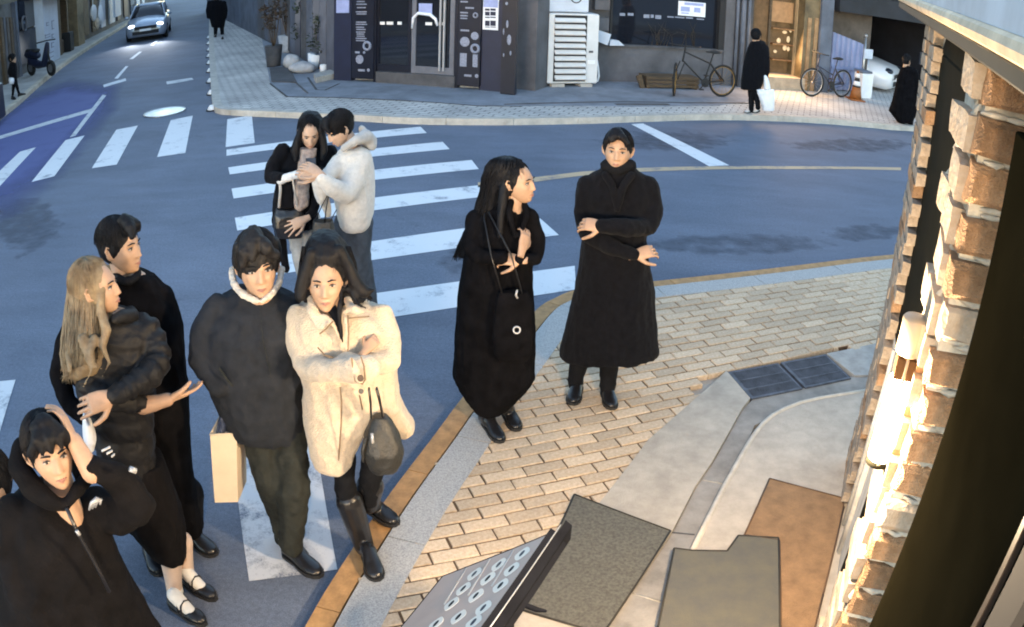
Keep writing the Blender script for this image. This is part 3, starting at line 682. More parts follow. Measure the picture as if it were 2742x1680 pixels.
fb(2.35, 3.86, .448, .55, 1.20, 2.62, bev=.01).build('steel_panel', M['steel_dark'], front)
b = MB(); a_ = [FP(2.9, .448, 2.622), FP(3.86, .448, 2.622), FP(3.60, .448, 2.78), FP(3.2, .448, 2.78)]; c_ = [p+fd*.09 for p in a_]
b.rings([a_, c_], 0, False); fixn(b.build('steel_panel', M['steel_dark'], front))
fb(3.16, 3.86, .448, .55, .02, 1.197, bev=.012).build('jamb', M['plaster_pale'], front)
fb(2.35, 3.155, .442, .55, .02, 1.197, bev=.008).build('steel_post', M['steel_dark'], front)
b = MB(); b.tube([FP(3.45, .445, .03), FP(3.46, .442, .6), FP(3.45, .445, 1.19)], [.018, .024, .015], 6); b.tube([FP(3.70, .446, .03), FP(3.69, .442, .7), FP(3.71, .446, 1.19)], [.014, .020, .012], 6)
b.build('jamb_moulding', M['plaster_pale'], front)
# dark door leaf and frame nearest the camera
DS, DDP = 1.60, .359
fb(-.55, DS, DDP, .46, 0, 2.66, bev=.004).build('door_panel', M['panel_black'], front)
s1, z1 = FW.hit(*Z6(1240, 990), d=FD0-DDP+.01); s2, z2 = FW.hit(*Z6(980, 1500), d=FD0-DDP+.01); sm = (s1+s2)/2
fb(sm-.008, sm+.008, DDP-.011, DDP-.001, 0, 2.66, bev=.003).build('door_strip', mat('line_reflection', (.05, .034, .026), .4, .1, 8), front)  # brown strip painted in for a line reflection on the panel
fb(sm-.13, sm-.05, DDP-.016, DDP-.001, 0, 2.66, bev=.003).build('door_strip', M['dark_gap'], front)
fb(-1.6, -.56, PD, .8, 0, 2.86, bev=.02).build('wall', M['brick_pale'], front)
# canopy ledge over the front: dark nose, pale moulding, metal flashing
fb(-1.4, 5.2, .300, .95, 2.756, 2.797, bev=.006).build('canopy_nose', M['awning_dark'], front)
b = MB(); prof = [(.95, 2.7975), (.296, 2.7975), (.284, 2.805), (.279, 2.822), (.283, 2.838), (.292, 2.8455), (.95, 2.8455)]
b.rings([[FP(s_, d_, z_) for d_, z_ in prof] for s_ in (-1.4, 5.2)], 0, False); fixn(b.build('moulding', M['cornice'], front))
b = MB(); prof = [(.95, 2.846), (.300, 2.846), (.305, 2.99), (.95, 3.02)]
b.rings([[FP(s_, d_, z_) for d_, z_ in prof] for s_ in (-1.4, 5.2)], 0, False); fixn(b.build('flashing', M['flashing'], front))
fb(-1.2, 4.36, .96, 1.2, 2.66, 3.9).build('upper_wall', M['wall_brown'], front)

# wall lamps on the brick front: the lit one in view and an unseen copy added for warm light
ld = .300
lsn = np.mean([FW.hit(*q, d=FD0-ld)[0] for q in (Z5(480, 1290), Z6(600, 300), Z6(560, 500))])
LB = FP(lsn, ld, 0)
zt, zc0, zg0, zg1 = (z_at(LB, q[1]) for q in (Z5(480, 1185), Z5(480, 1395), Z6(615, 215), Z6(530, 630)))
def wall_lamp(sc, label, energy, group):
    LC = lambda z, ds=0, dd=0: FP(sc+ds, ld+dd, z)
    lamp = empty('wall_lamp', FP(sc, PD, (zt+zg1)/2), label, 'wall lamp', group)
    b = MB(); b.tube([LC(zc0), LC(zc0+.004), LC(zt-.006), LC(zt)], [.036, .040, .040, .035], 20); b.frame((0, 0, 0), fs, fd, (0, 0, 1), (sc-.036, ld, zc0+.004), (sc+.036, PD-.004, zt-.004)); b.build('cap', M['lamp_cream'], lamp)
    fb(sc-.04, sc+.04, ld+.030, PD-.004, zg1-.02, zc0+.002, bev=.004).build('back_plate', M['wood_warm'], lamp)
    b = MB(); b.tube([LC(zg0), LC(zc0)], .016, 10); b.tube([LC(zg1, -.044, .0), LC(zc0, -.044, .0)], .0045, 8); b.build('bracket', M['lamp_cream'], lamp)
    fb(sc-.034, sc+.034, ld-.030, ld+.028, zg0+.004, zc0-.003, bev=.004).build('wood_block', M['wood_block'] if 'wood_block' in M else mk('wood_block', (.075, .036, .014), .8, .25, 8, spec=.1), lamp)
    b = MB(); b.tube([LC(zg1), LC(zg1+.006), LC(zg0-.006), LC(zg0)], [.034, .038, .038, .034], 20); b.build('tube', M['lamp_glow'], lamp)
    b = MB(); b.tube([LC(zg1-.018), LC(zg1)], .040, 20); b.build('base', M['steel_dark'], lamp)
    pl = bpy.data.lights.new('wall_lamp_light', 'POINT'); pl.energy = energy; pl.color = (1.0, .74, .46); pl.shadow_soft_size = .08
    po = bpy.data.objects.new('wall_lamp_light', pl); C.objects.link(po); po.location = FP(sc-.02, ld-.22, (zg0+zg1)/2-.02)
wall_lamp(lsn, 'lit cream wall lamp glowing white on the brick front', 27, 'wall lamps on the brick front')
wall_lamp(-.95, 'added unseen wall lamp giving warm light on the brick front behind the camera', 44, 'wall lamps on the brick front')

# ------------------------------------------------------------------ corner shop across the junction
def rect(wl_, zo, x0, y0, x1, y1, d0, d1, b=None, mi=0, bev=0.0, ztop=None, zbot=None):
    xm, ym = (x0+x1)/2, (y0+y1)/2
    t0, t1 = wl_.hit(*zo(x0, ym), d=d1)[0], wl_.hit(*zo(x1, ym), d=d1)[0]
    za = wl_.hit(*zo(xm, y1), d=d1)[1] if zbot is None else zbot; zb = wl_.hit(*zo(xm, y0), d=d1)[1] if ztop is None else ztop
    return (b or MB()).frame(wl_.A, wl_.e, wl_.n, (0, 0, 1), (min(t0, t1), d0, min(za, zb)), (max(t0, t1), d1, max(za, zb)), mi, bev)
SH = Wall(G(*Z2(905, 655), PZ), G(*Z2(2410, 770), PZ))
HT = 4.6
shop = empty('corner_shop', SH.p(2, PZ, 0), 'navy corner shop front with glass doors and menu panels across the junction', 'shop')
MB().frame(SH.A, SH.e, SH.n, (0, 0, 1), (-.05, -3.0, 0), (SH.L+.2, -.35, HT)).build('wall', M['wall_grey'], shop)
rect(SH, Z2, 907, 0, 1048, 640, -.3, .10, ztop=HT, zbot=PZ).build('pillar', M['navy'], shop)
rect(SH, Z2, 1234, 0, 1250, 640, -.1, .09, ztop=2.6, zbot=PZ).build('door_frame', M['navy_dark'], shop)
rect(SH, Z2, 1900, 0, 1926, 690, -.1, .09, ztop=2.6, zbot=PZ).build('door_frame', M['navy_dark'], shop)
MB().frame(SH.A, SH.e, SH.n, (0, 0, 1), (0, -.3, 2.6), (SH.L, .12, HT)).build('fascia', M['navy'], shop)
rect(SH, Z2, 1250, 0, 1900, 640, -.32, -.22, ztop=2.6, zbot=PZ+.05).build('interior', M['glass_inside'], shop)
b = rect(SH, Z2, 1250, 610, 1900, 660, -.2, .12, zbot=PZ); b.build('threshold', M['concrete_dark'], shop)
# sliding doors
dz0 = SH.hit(*Z2(1560, 612), d=.03)[1]
def leaf(x0, x1, fw, m, label=None):
    d = MB()
    t0, t1 = SH.hit(*Z2(x0, 350), d=.03)[0], SH.hit(*Z2(x1, 350), d=.03)[0]
    fr = MB(); H = 2.58
    for (a, c, e, f) in ((t0, dz0, t0+fw, H), (t1-fw, dz0, t1, H), (t0+fw, dz0, t1-fw, dz0+.16), (t0+fw, H-.1, t1-fw, H)):
        fr.frame(SH.A, SH.e, SH.n, (0, 0, 1), (a, -.03, c), (e, .03, f))
    o = fr.build('glass_door', m, shop); g = MB(); g.frame(SH.A, SH.e, SH.n, (0, 0, 1), (t0+fw, -.008, dz0+.16), (t1-fw, .004, H-.1)); g.build('pane', M['glass_dark'], o)
    return o, t0, t1
o1, t0, t1 = leaf(1252, 1540, .06, M['navy_dark'])
o2, t0, t1 = leaf(1545, 1898, .09, mat('door_frame_grey', (.13, .14, .17), .5, .1))
b = MB(); th = SH.hit(*Z2(1795, 300), d=.06)[0]
for q in (-.035, .045): b.frame(SH.A, SH.e, SH.n, (0, 0, 1), (th+q-.018, .03, dz0+.1), (th+q+.018, .07, 2.3))
b.build('handle', M['alu'], o2)
b = MB()
for x0, x1 in ((1285, 1325), (1340, 1395), (1430, 1465)): rect(SH, Z2, x0, 180, x1, 205, .005, .009, b)
b.build('door_lettering', M['ink_white'], o1)
b = MB()
for x0, x1 in ((1660, 1715), (1770, 1825)): rect(SH, Z2, x0, 185, x1, 210, .005, .009, b)
b.build('door_lettering', M['ink_white'], o2)
rect(SH, Z2, 1605, 30, 1715, 118, .032, .045).build('notice', M['ink_blue'], o2)
b = MB(); pts = [SH.p(*SH.hit(*Z2(x, y), d=.05), .05) for x, y in ((1550, 235), (1560, 150), (1600, 110), (1700, 122), (1745, 160), (1760, 215))]
b.tube(pts, [.02, .03, .03, .035, .03, .02], 7); b.build('ribbon', M['paper'], o2)
# printed menu panels
def menu_panel(x0, y0b, x1, items, par):
    t0, t1 = SH.hit(*Z2(x0, 350), d=.12)[0], SH.hit(*Z2(x1, 350), d=.12)[0]
    p = MB(); p.frame(SH.A, SH.e, SH.n, (0, 0, 1), (t0, -.05, PZ+.06), (t1, .12, 2.5), 0, .012); o = p.build('menu_panel', M['navy_dark'], par)
    b = MB()
    for (a, c, e, f, k) in items:
        if k == 'b': rect(SH, Z2, a, c, e, f, .121, .126, b)
        elif k == 'o':
            t, z = SH.hit(*Z2((a+e)/2, (c+f)/2), d=.125); r = abs(SH.hit(*Z2(e, (c+f)/2), d=.125)[0]-SH.hit(*Z2(a, (c+f)/2), d=.125)[0])/2
            b.torus(SH.p(t, z, .124), SH.n, r*.75, r*.28, 16, 5)
        else:
            t, z = SH.hit(*Z2((a+e)/2, (c+f)/2), d=.125); r = abs(SH.hit(*Z2(e, (c+f)/2), d=.125)[0]-SH.hit(*Z2(a, (c+f)/2), d=.125)[0])/2
            b.disc(SH.p(t, z, .124), SH.n, r, .006, 10)
    b.build('menu_print', M['print_grey'] if 'print_grey' in M else mk('print_grey', (.26, .29, .38), .6, .25, 40), o)
rl = random.Random(5)
it = [(1085+rl.randint(0, 10), y, 1165+rl.randint(-14, 14), y+9, 'b') for y in (10, 32, 60, 95, 112, 180, 198, 222, 240, 262, 278, 296, 314, 332)]+[(1142, 350, 1215, 410, 'o'), (1080, 425, 1118, 442, 'b'), (1145, 428, 1165, 440, 'd'), (1085, 462, 1150, 520, 'd'), (1105, 572, 1160, 590, 'b'), (1178, 566, 1202, 594, 'd')]
menu_panel(1052, 0, 1232, it, shop)
it = [(1950, 10, 2010, 22, 'b'), (1990, 60, 2060, 74, 'b'), (1948, 100, 2010, 112, 'b'), (1948, 125, 2010, 137, 'b'), (1948, 148, 2005, 158, 'b'), (2050, 105, 2096, 150, 'o'), (1950, 245, 2020, 260, 'b'), (2035, 280, 2100, 315, 'd'), (1945, 330, 2025, 362, 'd'), (2030, 375, 2110, 430, 'o'), (1945, 440, 2000, 550, 'b'), (2050, 450, 2090, 555, 'b'), (1980, 616, 2040, 634, 'b'), (2068, 612, 2098, 644, 'd')]
menu_panel(1928, 0, 2112, it, shop)
rect(SH, Z2, 2112, 0, 2290, 700, -.1, .06, ztop=HT, zbot=PZ).build('pillar', M['navy'], shop)
o = rect(SH, Z2, 2135, -20, 2262, 248, .062, .075).build('poster', M['paper'], shop)
b = MB()
for y0, y1 in ((72, 90), (98, 130), (140, 150), (172, 215), (222, 228)):
    for x0, x1 in ((2152, 2190), (2196, 2240)): rect(SH, Z2, x0, y0, x1, y1, .076, .079, b)
b.build('poster_print', M['navy'], o); rect(SH, Z2, 2140, -20, 2258, 62, .0755, .078).build('poster_print', M['ink_blue'], o)
rect(SH, Z2, 925, 0, 1030, 108, .102, .112).build('notice', M['ink_blue'], shop)
# white edging strips on the step
for (x0, y0, x1, y1) in ((1050, 645, 1325, 668), (1330, 650, 1895, 672), (1912, 700, 2110, 735)):
    p0, p1 = G(*Z2(x0, (y0+y1)/2-4), PZ+.01), G(*Z2(x1, (y0+y1)/2+ (6 if x0 > 1900 else 2)), PZ+.01); b = MB(); b.tube([p0, p1], .035, 6, flat=.5); b.build('step_edging', mat('step_edge', (.55, .58, .62), .7, .15, 10), shop)
# tall dark banner by the shop corner
ban = empty('banner_stand', G(*Z2(2345, 745), PZ), 'tall dark banner with pale blots standing at the right end of the navy shop front', 'banner')
rect(SH, Z2, 2288, -40, 2408, 738, .16, .24, zbot=PZ+.01, bev=.01).build('panel', M['navy_dark'], ban)
b = MB()
for (x, y, rx, rz) in ((2335, 200, .05, .12), (2350, 330, .09, .16), (2305, 262, .03, .1), (2362, 440, .04, .07), (2305, 455, .03, .06), (2330, 30, .06, .05)):
    t, z = SH.hit(*Z2(x, y), d=.245); b.ball(SH.p(t, z, .243), rx*.45, .004, rz*.6, np.array((SH.e, SH.n, (0, 0, 1))), 10, 6)
b.build('print', M['print_grey'], ban)

# ------------------------------------------------------------------ grey wing of the corner building along the right-hand road
RF = Wall((-.12, 15.62), (-.12+4, 15.62+4*.315))
wing = empty('grey_building', RF.p(3, PZ, 0), 'grey rendered building wing with a dark shop window on the right-hand road', 'building')
rect(RF, Z3, 105, 0, 395, 832, -.5, .08, ztop=HT, zbot=PZ).build('column', M['concrete_dark'], wing)
rect(RF, Z3, 205, 0, 300, 832, .08, .10, ztop=HT, zbot=PZ).build('pilaster', M['wall_grey'], wing)
rect(RF, Z3, 395, 448, 2110, 800, -.5, 0, zbot=PZ).build('low_wall', M['wall_grey'], wing)
rect(RF, Z3, 870, 440, 2090, 458, -.1, .05).build('sill', M['concrete_dark'], wing)
zs = RF.hit(*Z3(1500, 450))[1]
rect(RF, Z3, 395, 0, 1000, 440, -.5, -.03, ztop=HT, zbot=zs+.002).build('wall', M['concrete_dark'], wing)
wf = rect(RF, Z3, 1000, 0, 2030, 440, -.12, -.10, ztop=2.7, zbot=zs+.003); wf = wf.build('window_pane', M['glass_dark'], wing)
rect(RF, Z3, 1000, -300, 2030, -260, -.1, .02, ztop=HT, zbot=2.7).build('wall', M['concrete_dark'], wing)
for x0, x1 in ((1000, 1020), (2030, 2085)): rect(RF, Z3, x0, 0, x1, 440, -.12, .02, ztop=2.7, zbot=zs+.003).build('window_frame', M['dark_gap'], wing)
b = MB()
for x0, y0, x1, y1 in ((1090, 125, 1140, 150), (1165, 125, 1220, 150), (1315, 138, 1370, 172), (1380, 140, 1410, 170), (1425, 145, 1480, 180), (1540, 155, 1600, 168), (1612, 160, 1700, 172), (1715, 165, 1780, 178), (1815, 178, 1885, 188)):
    rect(RF, Z3, x0, y0, x1, y1, -.098, -.094, b)
b.build('window_lettering', M['print_grey'], wf)
o = rect(RF, Z3, 1642, 20, 1898, 155, -.097, -.085).build('window_poster', M['paper'], wf); b = MB()
for x0, y0, x1, y1 in ((1665, 65, 1750, 110), (1790, 75, 1850, 120), (1700, 30, 1880, 55), (1670, 120, 1740, 132)): rect(RF, Z3, x0, y0, x1, y1, -.084, -.081, b)
b.build('poster_print', M['ink_blue'], o)
b = MB()
for k in range(16):                            # dry branches standing behind the glass
    x = 1380+rl.random()*420; t, z = RF.hit(*Z3(x, 440), d=-.12)
    b.tube([RF.p(t, z, -.095), RF.p(t+rl.uniform(-.1, .1), z+rl.uniform(.15, .35), -.094), RF.p(t+rl.uniform(-.25, .25), z+rl.uniform(.3, .55), -.093)], [.006, .004, .002], 4)
b.build('dry_branches', mat('dry_branch', (.06, .045, .03), .8, .1), wing)
rect(RF, Z3, 2085, 0, 2175, 470, -.5, .04, ztop=HT, zbot=PZ).build('pilaster', M['wall_grey'], wing)
rect(RF, Z3, 2175, 0, 2330, 880, -.5, .02, ztop=HT, zbot=PZ).build('pillar', M['concrete_dark'], wing)
b = MB()
for x, r_ in ((2195, .035), (2250, .055), (2305, .035)):
    t = RF.hit(*Z3(x, 300), d=.1)[0]; b.tube([RF.p(t, PZ, .09), RF.p(t, HT, .09)], r_, 10)
b.build('downpipe', M['wall_blue'], wing)
rect(RF, Z3, 860, -60, 1000, 95, -.03, .12).build('meter_box', M['wall_grey'], wing)
rect(RF, Z3, 890, 170, 990, 292, -.03, .10).build('meter_box', M['wall_grey'], wing)
MB().frame(RF.A, RF.e, RF.n, (0, 0, 1), (-.3, -3.5, 0), (5.2, -.52, HT)).build('body', M['wall_brown'], wing)

# air conditioner
ac = empty('air_conditioner', RF.p(RF.hit(*Z3(640, 800), d=.4)[0], PZ, .4), 'tall white louvred air conditioner unit on concrete feet against the grey wall', 'air conditioner')
AD0, AD1 = .16, .55
rect(RF, Z3, 418, 130, 885, 790, AD0, AD1, bev=.02).build('casing', M['ac_white'], ac)
rect(RF, Z3, 470, 145, 775, 770, AD1-.02, AD1+.004).build('grille_recess', M['dark_gap'], ac)
for k in range(10):
    y = 180+k*60.5; t0, z = RF.hit(*Z3(478, y), d=AD1+.03); t1, _ = RF.hit(*Z3(768, y), d=AD1+.03)
    b = MB(); b.frame(RF.p(0, z, 0), RF.e, RF.n*math.cos(.5)+np.array((0, 0, -math.sin(.5))), RF.n*math.sin(.5)+np.array((0, 0, math.cos(.5))), (t0, AD1*math.cos(.5)-.01, .24), (t1, AD1*math.cos(.5)+.05, .265)) if False else b.frame(RF.p(0, z, AD1), RF.e, RF.n*.8+np.array((0, 0, -.6)), RF.n*.6+np.array((0, 0, .8)), (t0, -.02, -.020), (t1, .085, .020), 0, .006)
    b.build('louver', M['louver'], ac)
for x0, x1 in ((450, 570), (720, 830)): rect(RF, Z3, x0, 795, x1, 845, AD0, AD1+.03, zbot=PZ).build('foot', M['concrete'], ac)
rect(RF, Z3, 790, 570, 858, 605, AD1, AD1+.012).build('badge', M['plastic_white'], ac); rect(RF, Z3, 800, 480, 840, 500, AD1, AD1+.01).build('badge', M['wall_grey'], ac)
b = MB(); pts = [RF.p(*RF.hit(*Z3(x, y), d=.35), .35) for x, y in ((872, 560), (885, 640), (893, 720), (880, 765), (850, 770))]; b.tube(pts, .02, 8); b.build('hose', M['plastic_white'], ac)
o = rect(RF, Z3, 412, -260, 800, 118, .1, .5, bev=.02).build('air_conditioner', [M['sign_pale']]); tag(o, 'pale blue grey outdoor unit mounted above the white louvred one', 'air conditioner')
fan = MB(); t, z = RF.hit(*Z3(680, -20), d=.5); fan.torus(RF.p(t, z, .503), RF.n, .10, .012, 20, 5); fan.build('fan_guard', M['dark_gap'], o)
b = MB(); P = [RF.p(*RF.hit(*Z3(x, y), d=.30), .30) for x, y in ((890, 285), (1010, 325), (975, 430), (878, 390))]
b.rings([P, [p-RF.n*.06 for p in P]], 0, False); o = fixn(b.build('carton', M['sign_pale'])); tag(o, 'pale carton tilted on the window sill beside the white air conditioner', 'carton')
b = MB(); P = [RF.p(*RF.hit(*Z3(x, y), d=.2), .2) for x, y in ((1000, 375), (1080, 385), (1135, 432), (995, 432))]
b.rings([P, [p-RF.n*.14 for p in P]], 0, False); o = fixn(b.build('folded_cloth', M['sign_pale'])); tag(o, 'small folded pale cloth lying on the window sill beside the carton', 'cloth')

# lit doorway
door = empty('lit_doorway', RF.p(RF.hit(*Z4(400, 690))[0], PZ, 0), 'warm lit glass doorway right of the grey pillar', 'doorway')
rect(RF, Z4, 190, 0, 620, 690, -.62, -.5, ztop=2.7, zbot=PZ).build('interior', mat('room_glow', (.09, .055, .03), .7, .55, 3.2, emit=(1.0, .58, .22), estr=.012), door)  # back wall glows by itself in place of room light
b = MB()
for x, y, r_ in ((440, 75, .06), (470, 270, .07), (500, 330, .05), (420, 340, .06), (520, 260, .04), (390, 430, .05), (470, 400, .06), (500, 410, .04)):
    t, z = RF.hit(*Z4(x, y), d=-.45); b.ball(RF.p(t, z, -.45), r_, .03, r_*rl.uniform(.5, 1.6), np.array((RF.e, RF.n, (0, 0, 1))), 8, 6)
b.build('glow_goods', mat('glow_goods', (.5, .36, .2), .6, .2, 10, emit=(1, .75, .45), estr=.07), door)  # warm light on the goods is put in as their own glow
for k in range(3):
    t0, z = RF.hit(*Z4(350, 230+k*130), d=-.4); t1, _ = RF.hit(*Z4(540, 230+k*130), d=-.4)
    MB().frame(RF.A, RF.e, RF.n, (0, 0, 1), (t0, -.5, z-.015), (t1, -.3, z+.015)).build('shelf', M['wood_warm'], door)
rect(RF, Z4, 360, 20, 580, 190, -.44, -.40).build('glow_board', mat('glow_board', (.3, .17, .08), .7, .2, 6, emit=(1.0, .55, .25), estr=.02), door)  # board given a glow of its own for the lit interior
rect(RF, Z4, 560, 80, 598, 690, -.3, -.2, ztop=2.6, zbot=PZ).build('door_frame', mat('frame_tan', (.42, .30, .17), .5, .15, 8), door)
rect(RF, Z4, 190, 0, 205, 690, -.3, -.2, ztop=2.6, zbot=PZ).build('door_frame', M['wood'], door)
rect(RF, Z4, 330, 0, 350, 690, -.28, -.22, ztop=2.6, zbot=PZ).build('door_frame', M['wood'], door)
b = rect(RF, Z4, 340, 650, 640, 720, -.45, .15, zbot=PZ); b.build('door_step', mat('step_warm', (.42, .34, .25), .8, .15, 6), door)
rect(RF, Z4, 620, 0, 760, 760, -.5, .05, ztop=HT, zbot=PZ).build('pilaster', mat('pilaster_brown', (.16, .115, .06), .45, .3, 3), door)
for x in (665, 722): rect(RF, Z4, x-14, 150, x+14, 700, .05, .065, zbot=PZ).build('reflection_strip', mat('reflection_strip', (.42, .25, .13), .35, .2, 8, metal=.3), door)  # warm reflections on the pillar, painted as tan strips
rect(RF, Z4, 762, 0, 860, 770, -.5, .12, ztop=HT, zbot=PZ).build('pillar', M['wall_blue'], door)
MB().frame(RF.A, RF.e, RF.n, (0, 0, 1), (5.4, -3.5, 0), (9.2, -.64, HT)).build('body', M['wall_brown'], door)
dl = bpy.data.lights.new('doorway_light', 'AREA'); dl.energy = 14; dl.color = (1, .62, .3); dl.shape = 'RECTANGLE'; dl.size = 1.1; dl.size_y = 1.6
do = bpy.data.objects.new('doorway_light', dl); C.objects.link(do); t = RF.hit(*Z4(400, 300))[0]; do.location = RF.p(t, 1.5, .02)
q = Vector(tuple(RF.n+np.array((0, 0, -.35)))).to_track_quat('-Z', 'Y'); do.rotation_euler = q.to_euler()

# carport, corrugated gate, far right
CP = Wall(RF.p(RF.hit(*Z4(862, 700))[0], 0, -.15)[:2], RF.p(RF.hit(*Z4(862, 700))[0]+4, 0, -.6)[:2])
gate = empty('corrugated_gate', CP.p(.8, PZ, 0), 'blue grey corrugated metal gate beside the doorway', 'gate')
t0, z0 = CP.hit(*Z4(856, 500)); t1, _ = CP.hit(*Z4(1118, 500)); zt_ = CP.hit(*Z4(990, 315))[1]
xs = np.linspace(t0, t1, 61); top_ = lambda t: zt_+.10-(t-t0)/(t1-t0)*.22
b = MB(); vs = []; wv = [.025*math.tanh(3*math.sin(2*math.pi*6*i/60)) for i in range(61)]
for x, wq in zip(xs, wv): vs += [CP.p(x, PZ+.03, wq), CP.p(x, top_(x), wq), CP.p(x, PZ+.03, wq-.012), CP.p(x, top_(x), wq-.012)]
fs_ = []
for i in range(60): a = i*4; fs_ += [(a, a+4, a+5, a+1), (a+2, a+3, a+7, a+6), (a+1, a+5, a+7, a+3)]
b.add(vs, fs_); b.build('sheet', M['corrugated'], gate)
b = MB(); b.tube([CP.p(t1+.05, PZ, 0), CP.p(t1+.05, zt_+.05, 0)], .035, 10); b.ball(CP.p(t1+.05, zt_+.1, 0), .05, .05, .05); b.build('post', M['metal_grey'], gate)
b = MB(); b.frame(CP.A, CP.e, CP.n, (0, 0, 1), (t0, .03, PZ+.55), (t1, .06, PZ+.6)); b.build('rail', M['corrugated'], gate)
car_port = empty('carport', CP.p(3, PZ, -2), 'dark carport with a low black roof at the end of the grey building', 'carport')
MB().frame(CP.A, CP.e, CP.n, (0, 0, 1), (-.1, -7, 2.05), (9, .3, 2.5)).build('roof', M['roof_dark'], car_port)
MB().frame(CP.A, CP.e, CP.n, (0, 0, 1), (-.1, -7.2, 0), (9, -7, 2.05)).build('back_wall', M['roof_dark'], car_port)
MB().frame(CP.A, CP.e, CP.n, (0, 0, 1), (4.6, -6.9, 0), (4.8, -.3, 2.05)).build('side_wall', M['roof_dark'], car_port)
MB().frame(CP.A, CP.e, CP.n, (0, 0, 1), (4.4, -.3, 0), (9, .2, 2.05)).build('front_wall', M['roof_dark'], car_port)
rest_b = empty('dark_building', CP.p(7, PZ, 0), 'dark building beyond the carport, mostly hidden behind the brick front', 'building')
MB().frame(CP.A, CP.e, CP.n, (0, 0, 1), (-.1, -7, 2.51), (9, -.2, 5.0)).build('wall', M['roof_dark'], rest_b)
o = rect(CP, Z4, 1595, 440, 1655, 540, .26, .30); o = o.build('small_sign', M['navy_dark']); tag(o, 'small square sign with a round mark on the dark wall at the far right', 'sign')
t, z = CP.hit(*Z4(1628, 495), d=.3); b = MB(); b.ball(CP.p(t, z, .302), .05, .004, .07, np.array((CP.e, CP.n, (0, 0, 1))), 12, 6); b.build('mark', M['sign_pale'], o)
# ------------------------------------------------------------------ people: measured silhouettes turned into solid figures
def nz3(p, s, o=0.0): return mnoise.noise(Vector((p[0]*s[0]+o, p[1]*s[1]+o*.7, p[2]*s[2]-o)))
class Part:
    """closed overlapping shapes, fused by a voxel remesh into one continuous skin, then smoothed and creased"""
    def __init__(s): s.b = MB()
    def finish(s, name, m, parent, vox=.009, smooth=6, fold=None, keep=None):
        me = s.b.mesh(name); bm = bmesh.new(); bm.from_mesh(me); bmesh.ops.recalc_face_normals(bm, faces=bm.faces); bm.to_mesh(me); bm.free()
        o = bpy.data.objects.new(name, me); C.objects.link(o)
        r = o.modifiers.new('r', 'REMESH'); r.mode = 'VOXEL'; r.voxel_size = vox; r.use_smooth_shade = True
        if smooth:
            q = o.modifiers.new('s', 'SMOOTH'); q.factor = .5; q.iterations = smooth
        dg = bpy.context.evaluated_depsgraph_get(); ev = o.evaluated_get(dg); m2 = bpy.data.meshes.new_from_object(ev); bpy.data.objects.remove(o); bpy.data.meshes.remove(me)
        if fold:
            n = len(m2.vertices); co = np.empty(n*3); m2.vertices.foreach_get('co', co); co = co.reshape(-1, 3); no = np.empty(n*3); m2.vertices.foreach_get('normal', no); no = no.reshape(-1, 3)
            d = np.zeros(n)
            for amp, sc, off, kind in fold:
                v = np.array([mnoise.noise(Vector((p[0]*sc[0]+off, p[1]*sc[1]+off*.6, p[2]*sc[2]-off))) for p in co])
                if kind == 'ridge': v = .45-np.abs(v)*2.0
                d += amp*v
            co += no*d[:, None]; m2.vertices.foreach_set('co', co.ravel()); m2.update()
        m2.name = name
        return link(name, m2, m, parent)
def head_points(nu=72, nv=72, male=True):
    V, k = [], 0
    e2 = lambda a, b: math.exp(-a*a-b*b)
    for j in range(nv+1):
        ph = math.pi*j/nv
        for i in range(nu):
            th = 2*math.pi*i/nu
            dx, dy, dz = math.sin(ph)*math.sin(th), math.sin(ph)*math.cos(th), math.cos(ph)
            x, y, z = .074*dx, .094*dy-.004, .113*dz
            if z < 0:
                t = -z/.113; x *= 1-(.20 if male else .26)*t**1.6
                if dy < 0 and z < -.02: y *= 1-.5*t
                y += .034*t*t+.006*t
            elif dy < 0: y *= 1.06
            if dy > 0:
                f = min(1, dy*2.2); ax = abs(x)
                d = .006*e2((ax-.026)/.022, (z-.031)/.008)-.009*e2((ax-.031)/.015, (z-.010)/.011)+.005*e2((ax-.046)/.02, (z+.02)/.02)
                if -.045 < z < .03:
                    q = min(1, max(0, (.022-z)/.05)); q = q if z > -.03 else max(0, 1-(-.03-z)/.010)
                    d += (.008+.014*q)*min(1, q*4)*math.exp(-(x/(.008+.005*q))**2)
                d += .006*e2((ax-.013)/.007, (z+.032)/.007)
                d += .0055*e2(x/.021, (z+.055)/.006)+.006*e2(x/.018, (z+.067)/.006)-.004*e2(x/.022, (z+.0612)/.0028)+.006*e2(x/.02, (z+.098)/.014)
                y += d*f
            V.append((x, y, z))
    F = []
    for j in range(nv):
        for i in range(nu): F.append((j*nu+i, (j+1)*nu+i, (j+1)*nu+(i+1) % nu, j*nu+(i+1) % nu))
    return np.array(V), F
HEADS = {}
def nrm(v): v = np.asarray(v, float); return v/(np.linalg.norm(v) or 1)
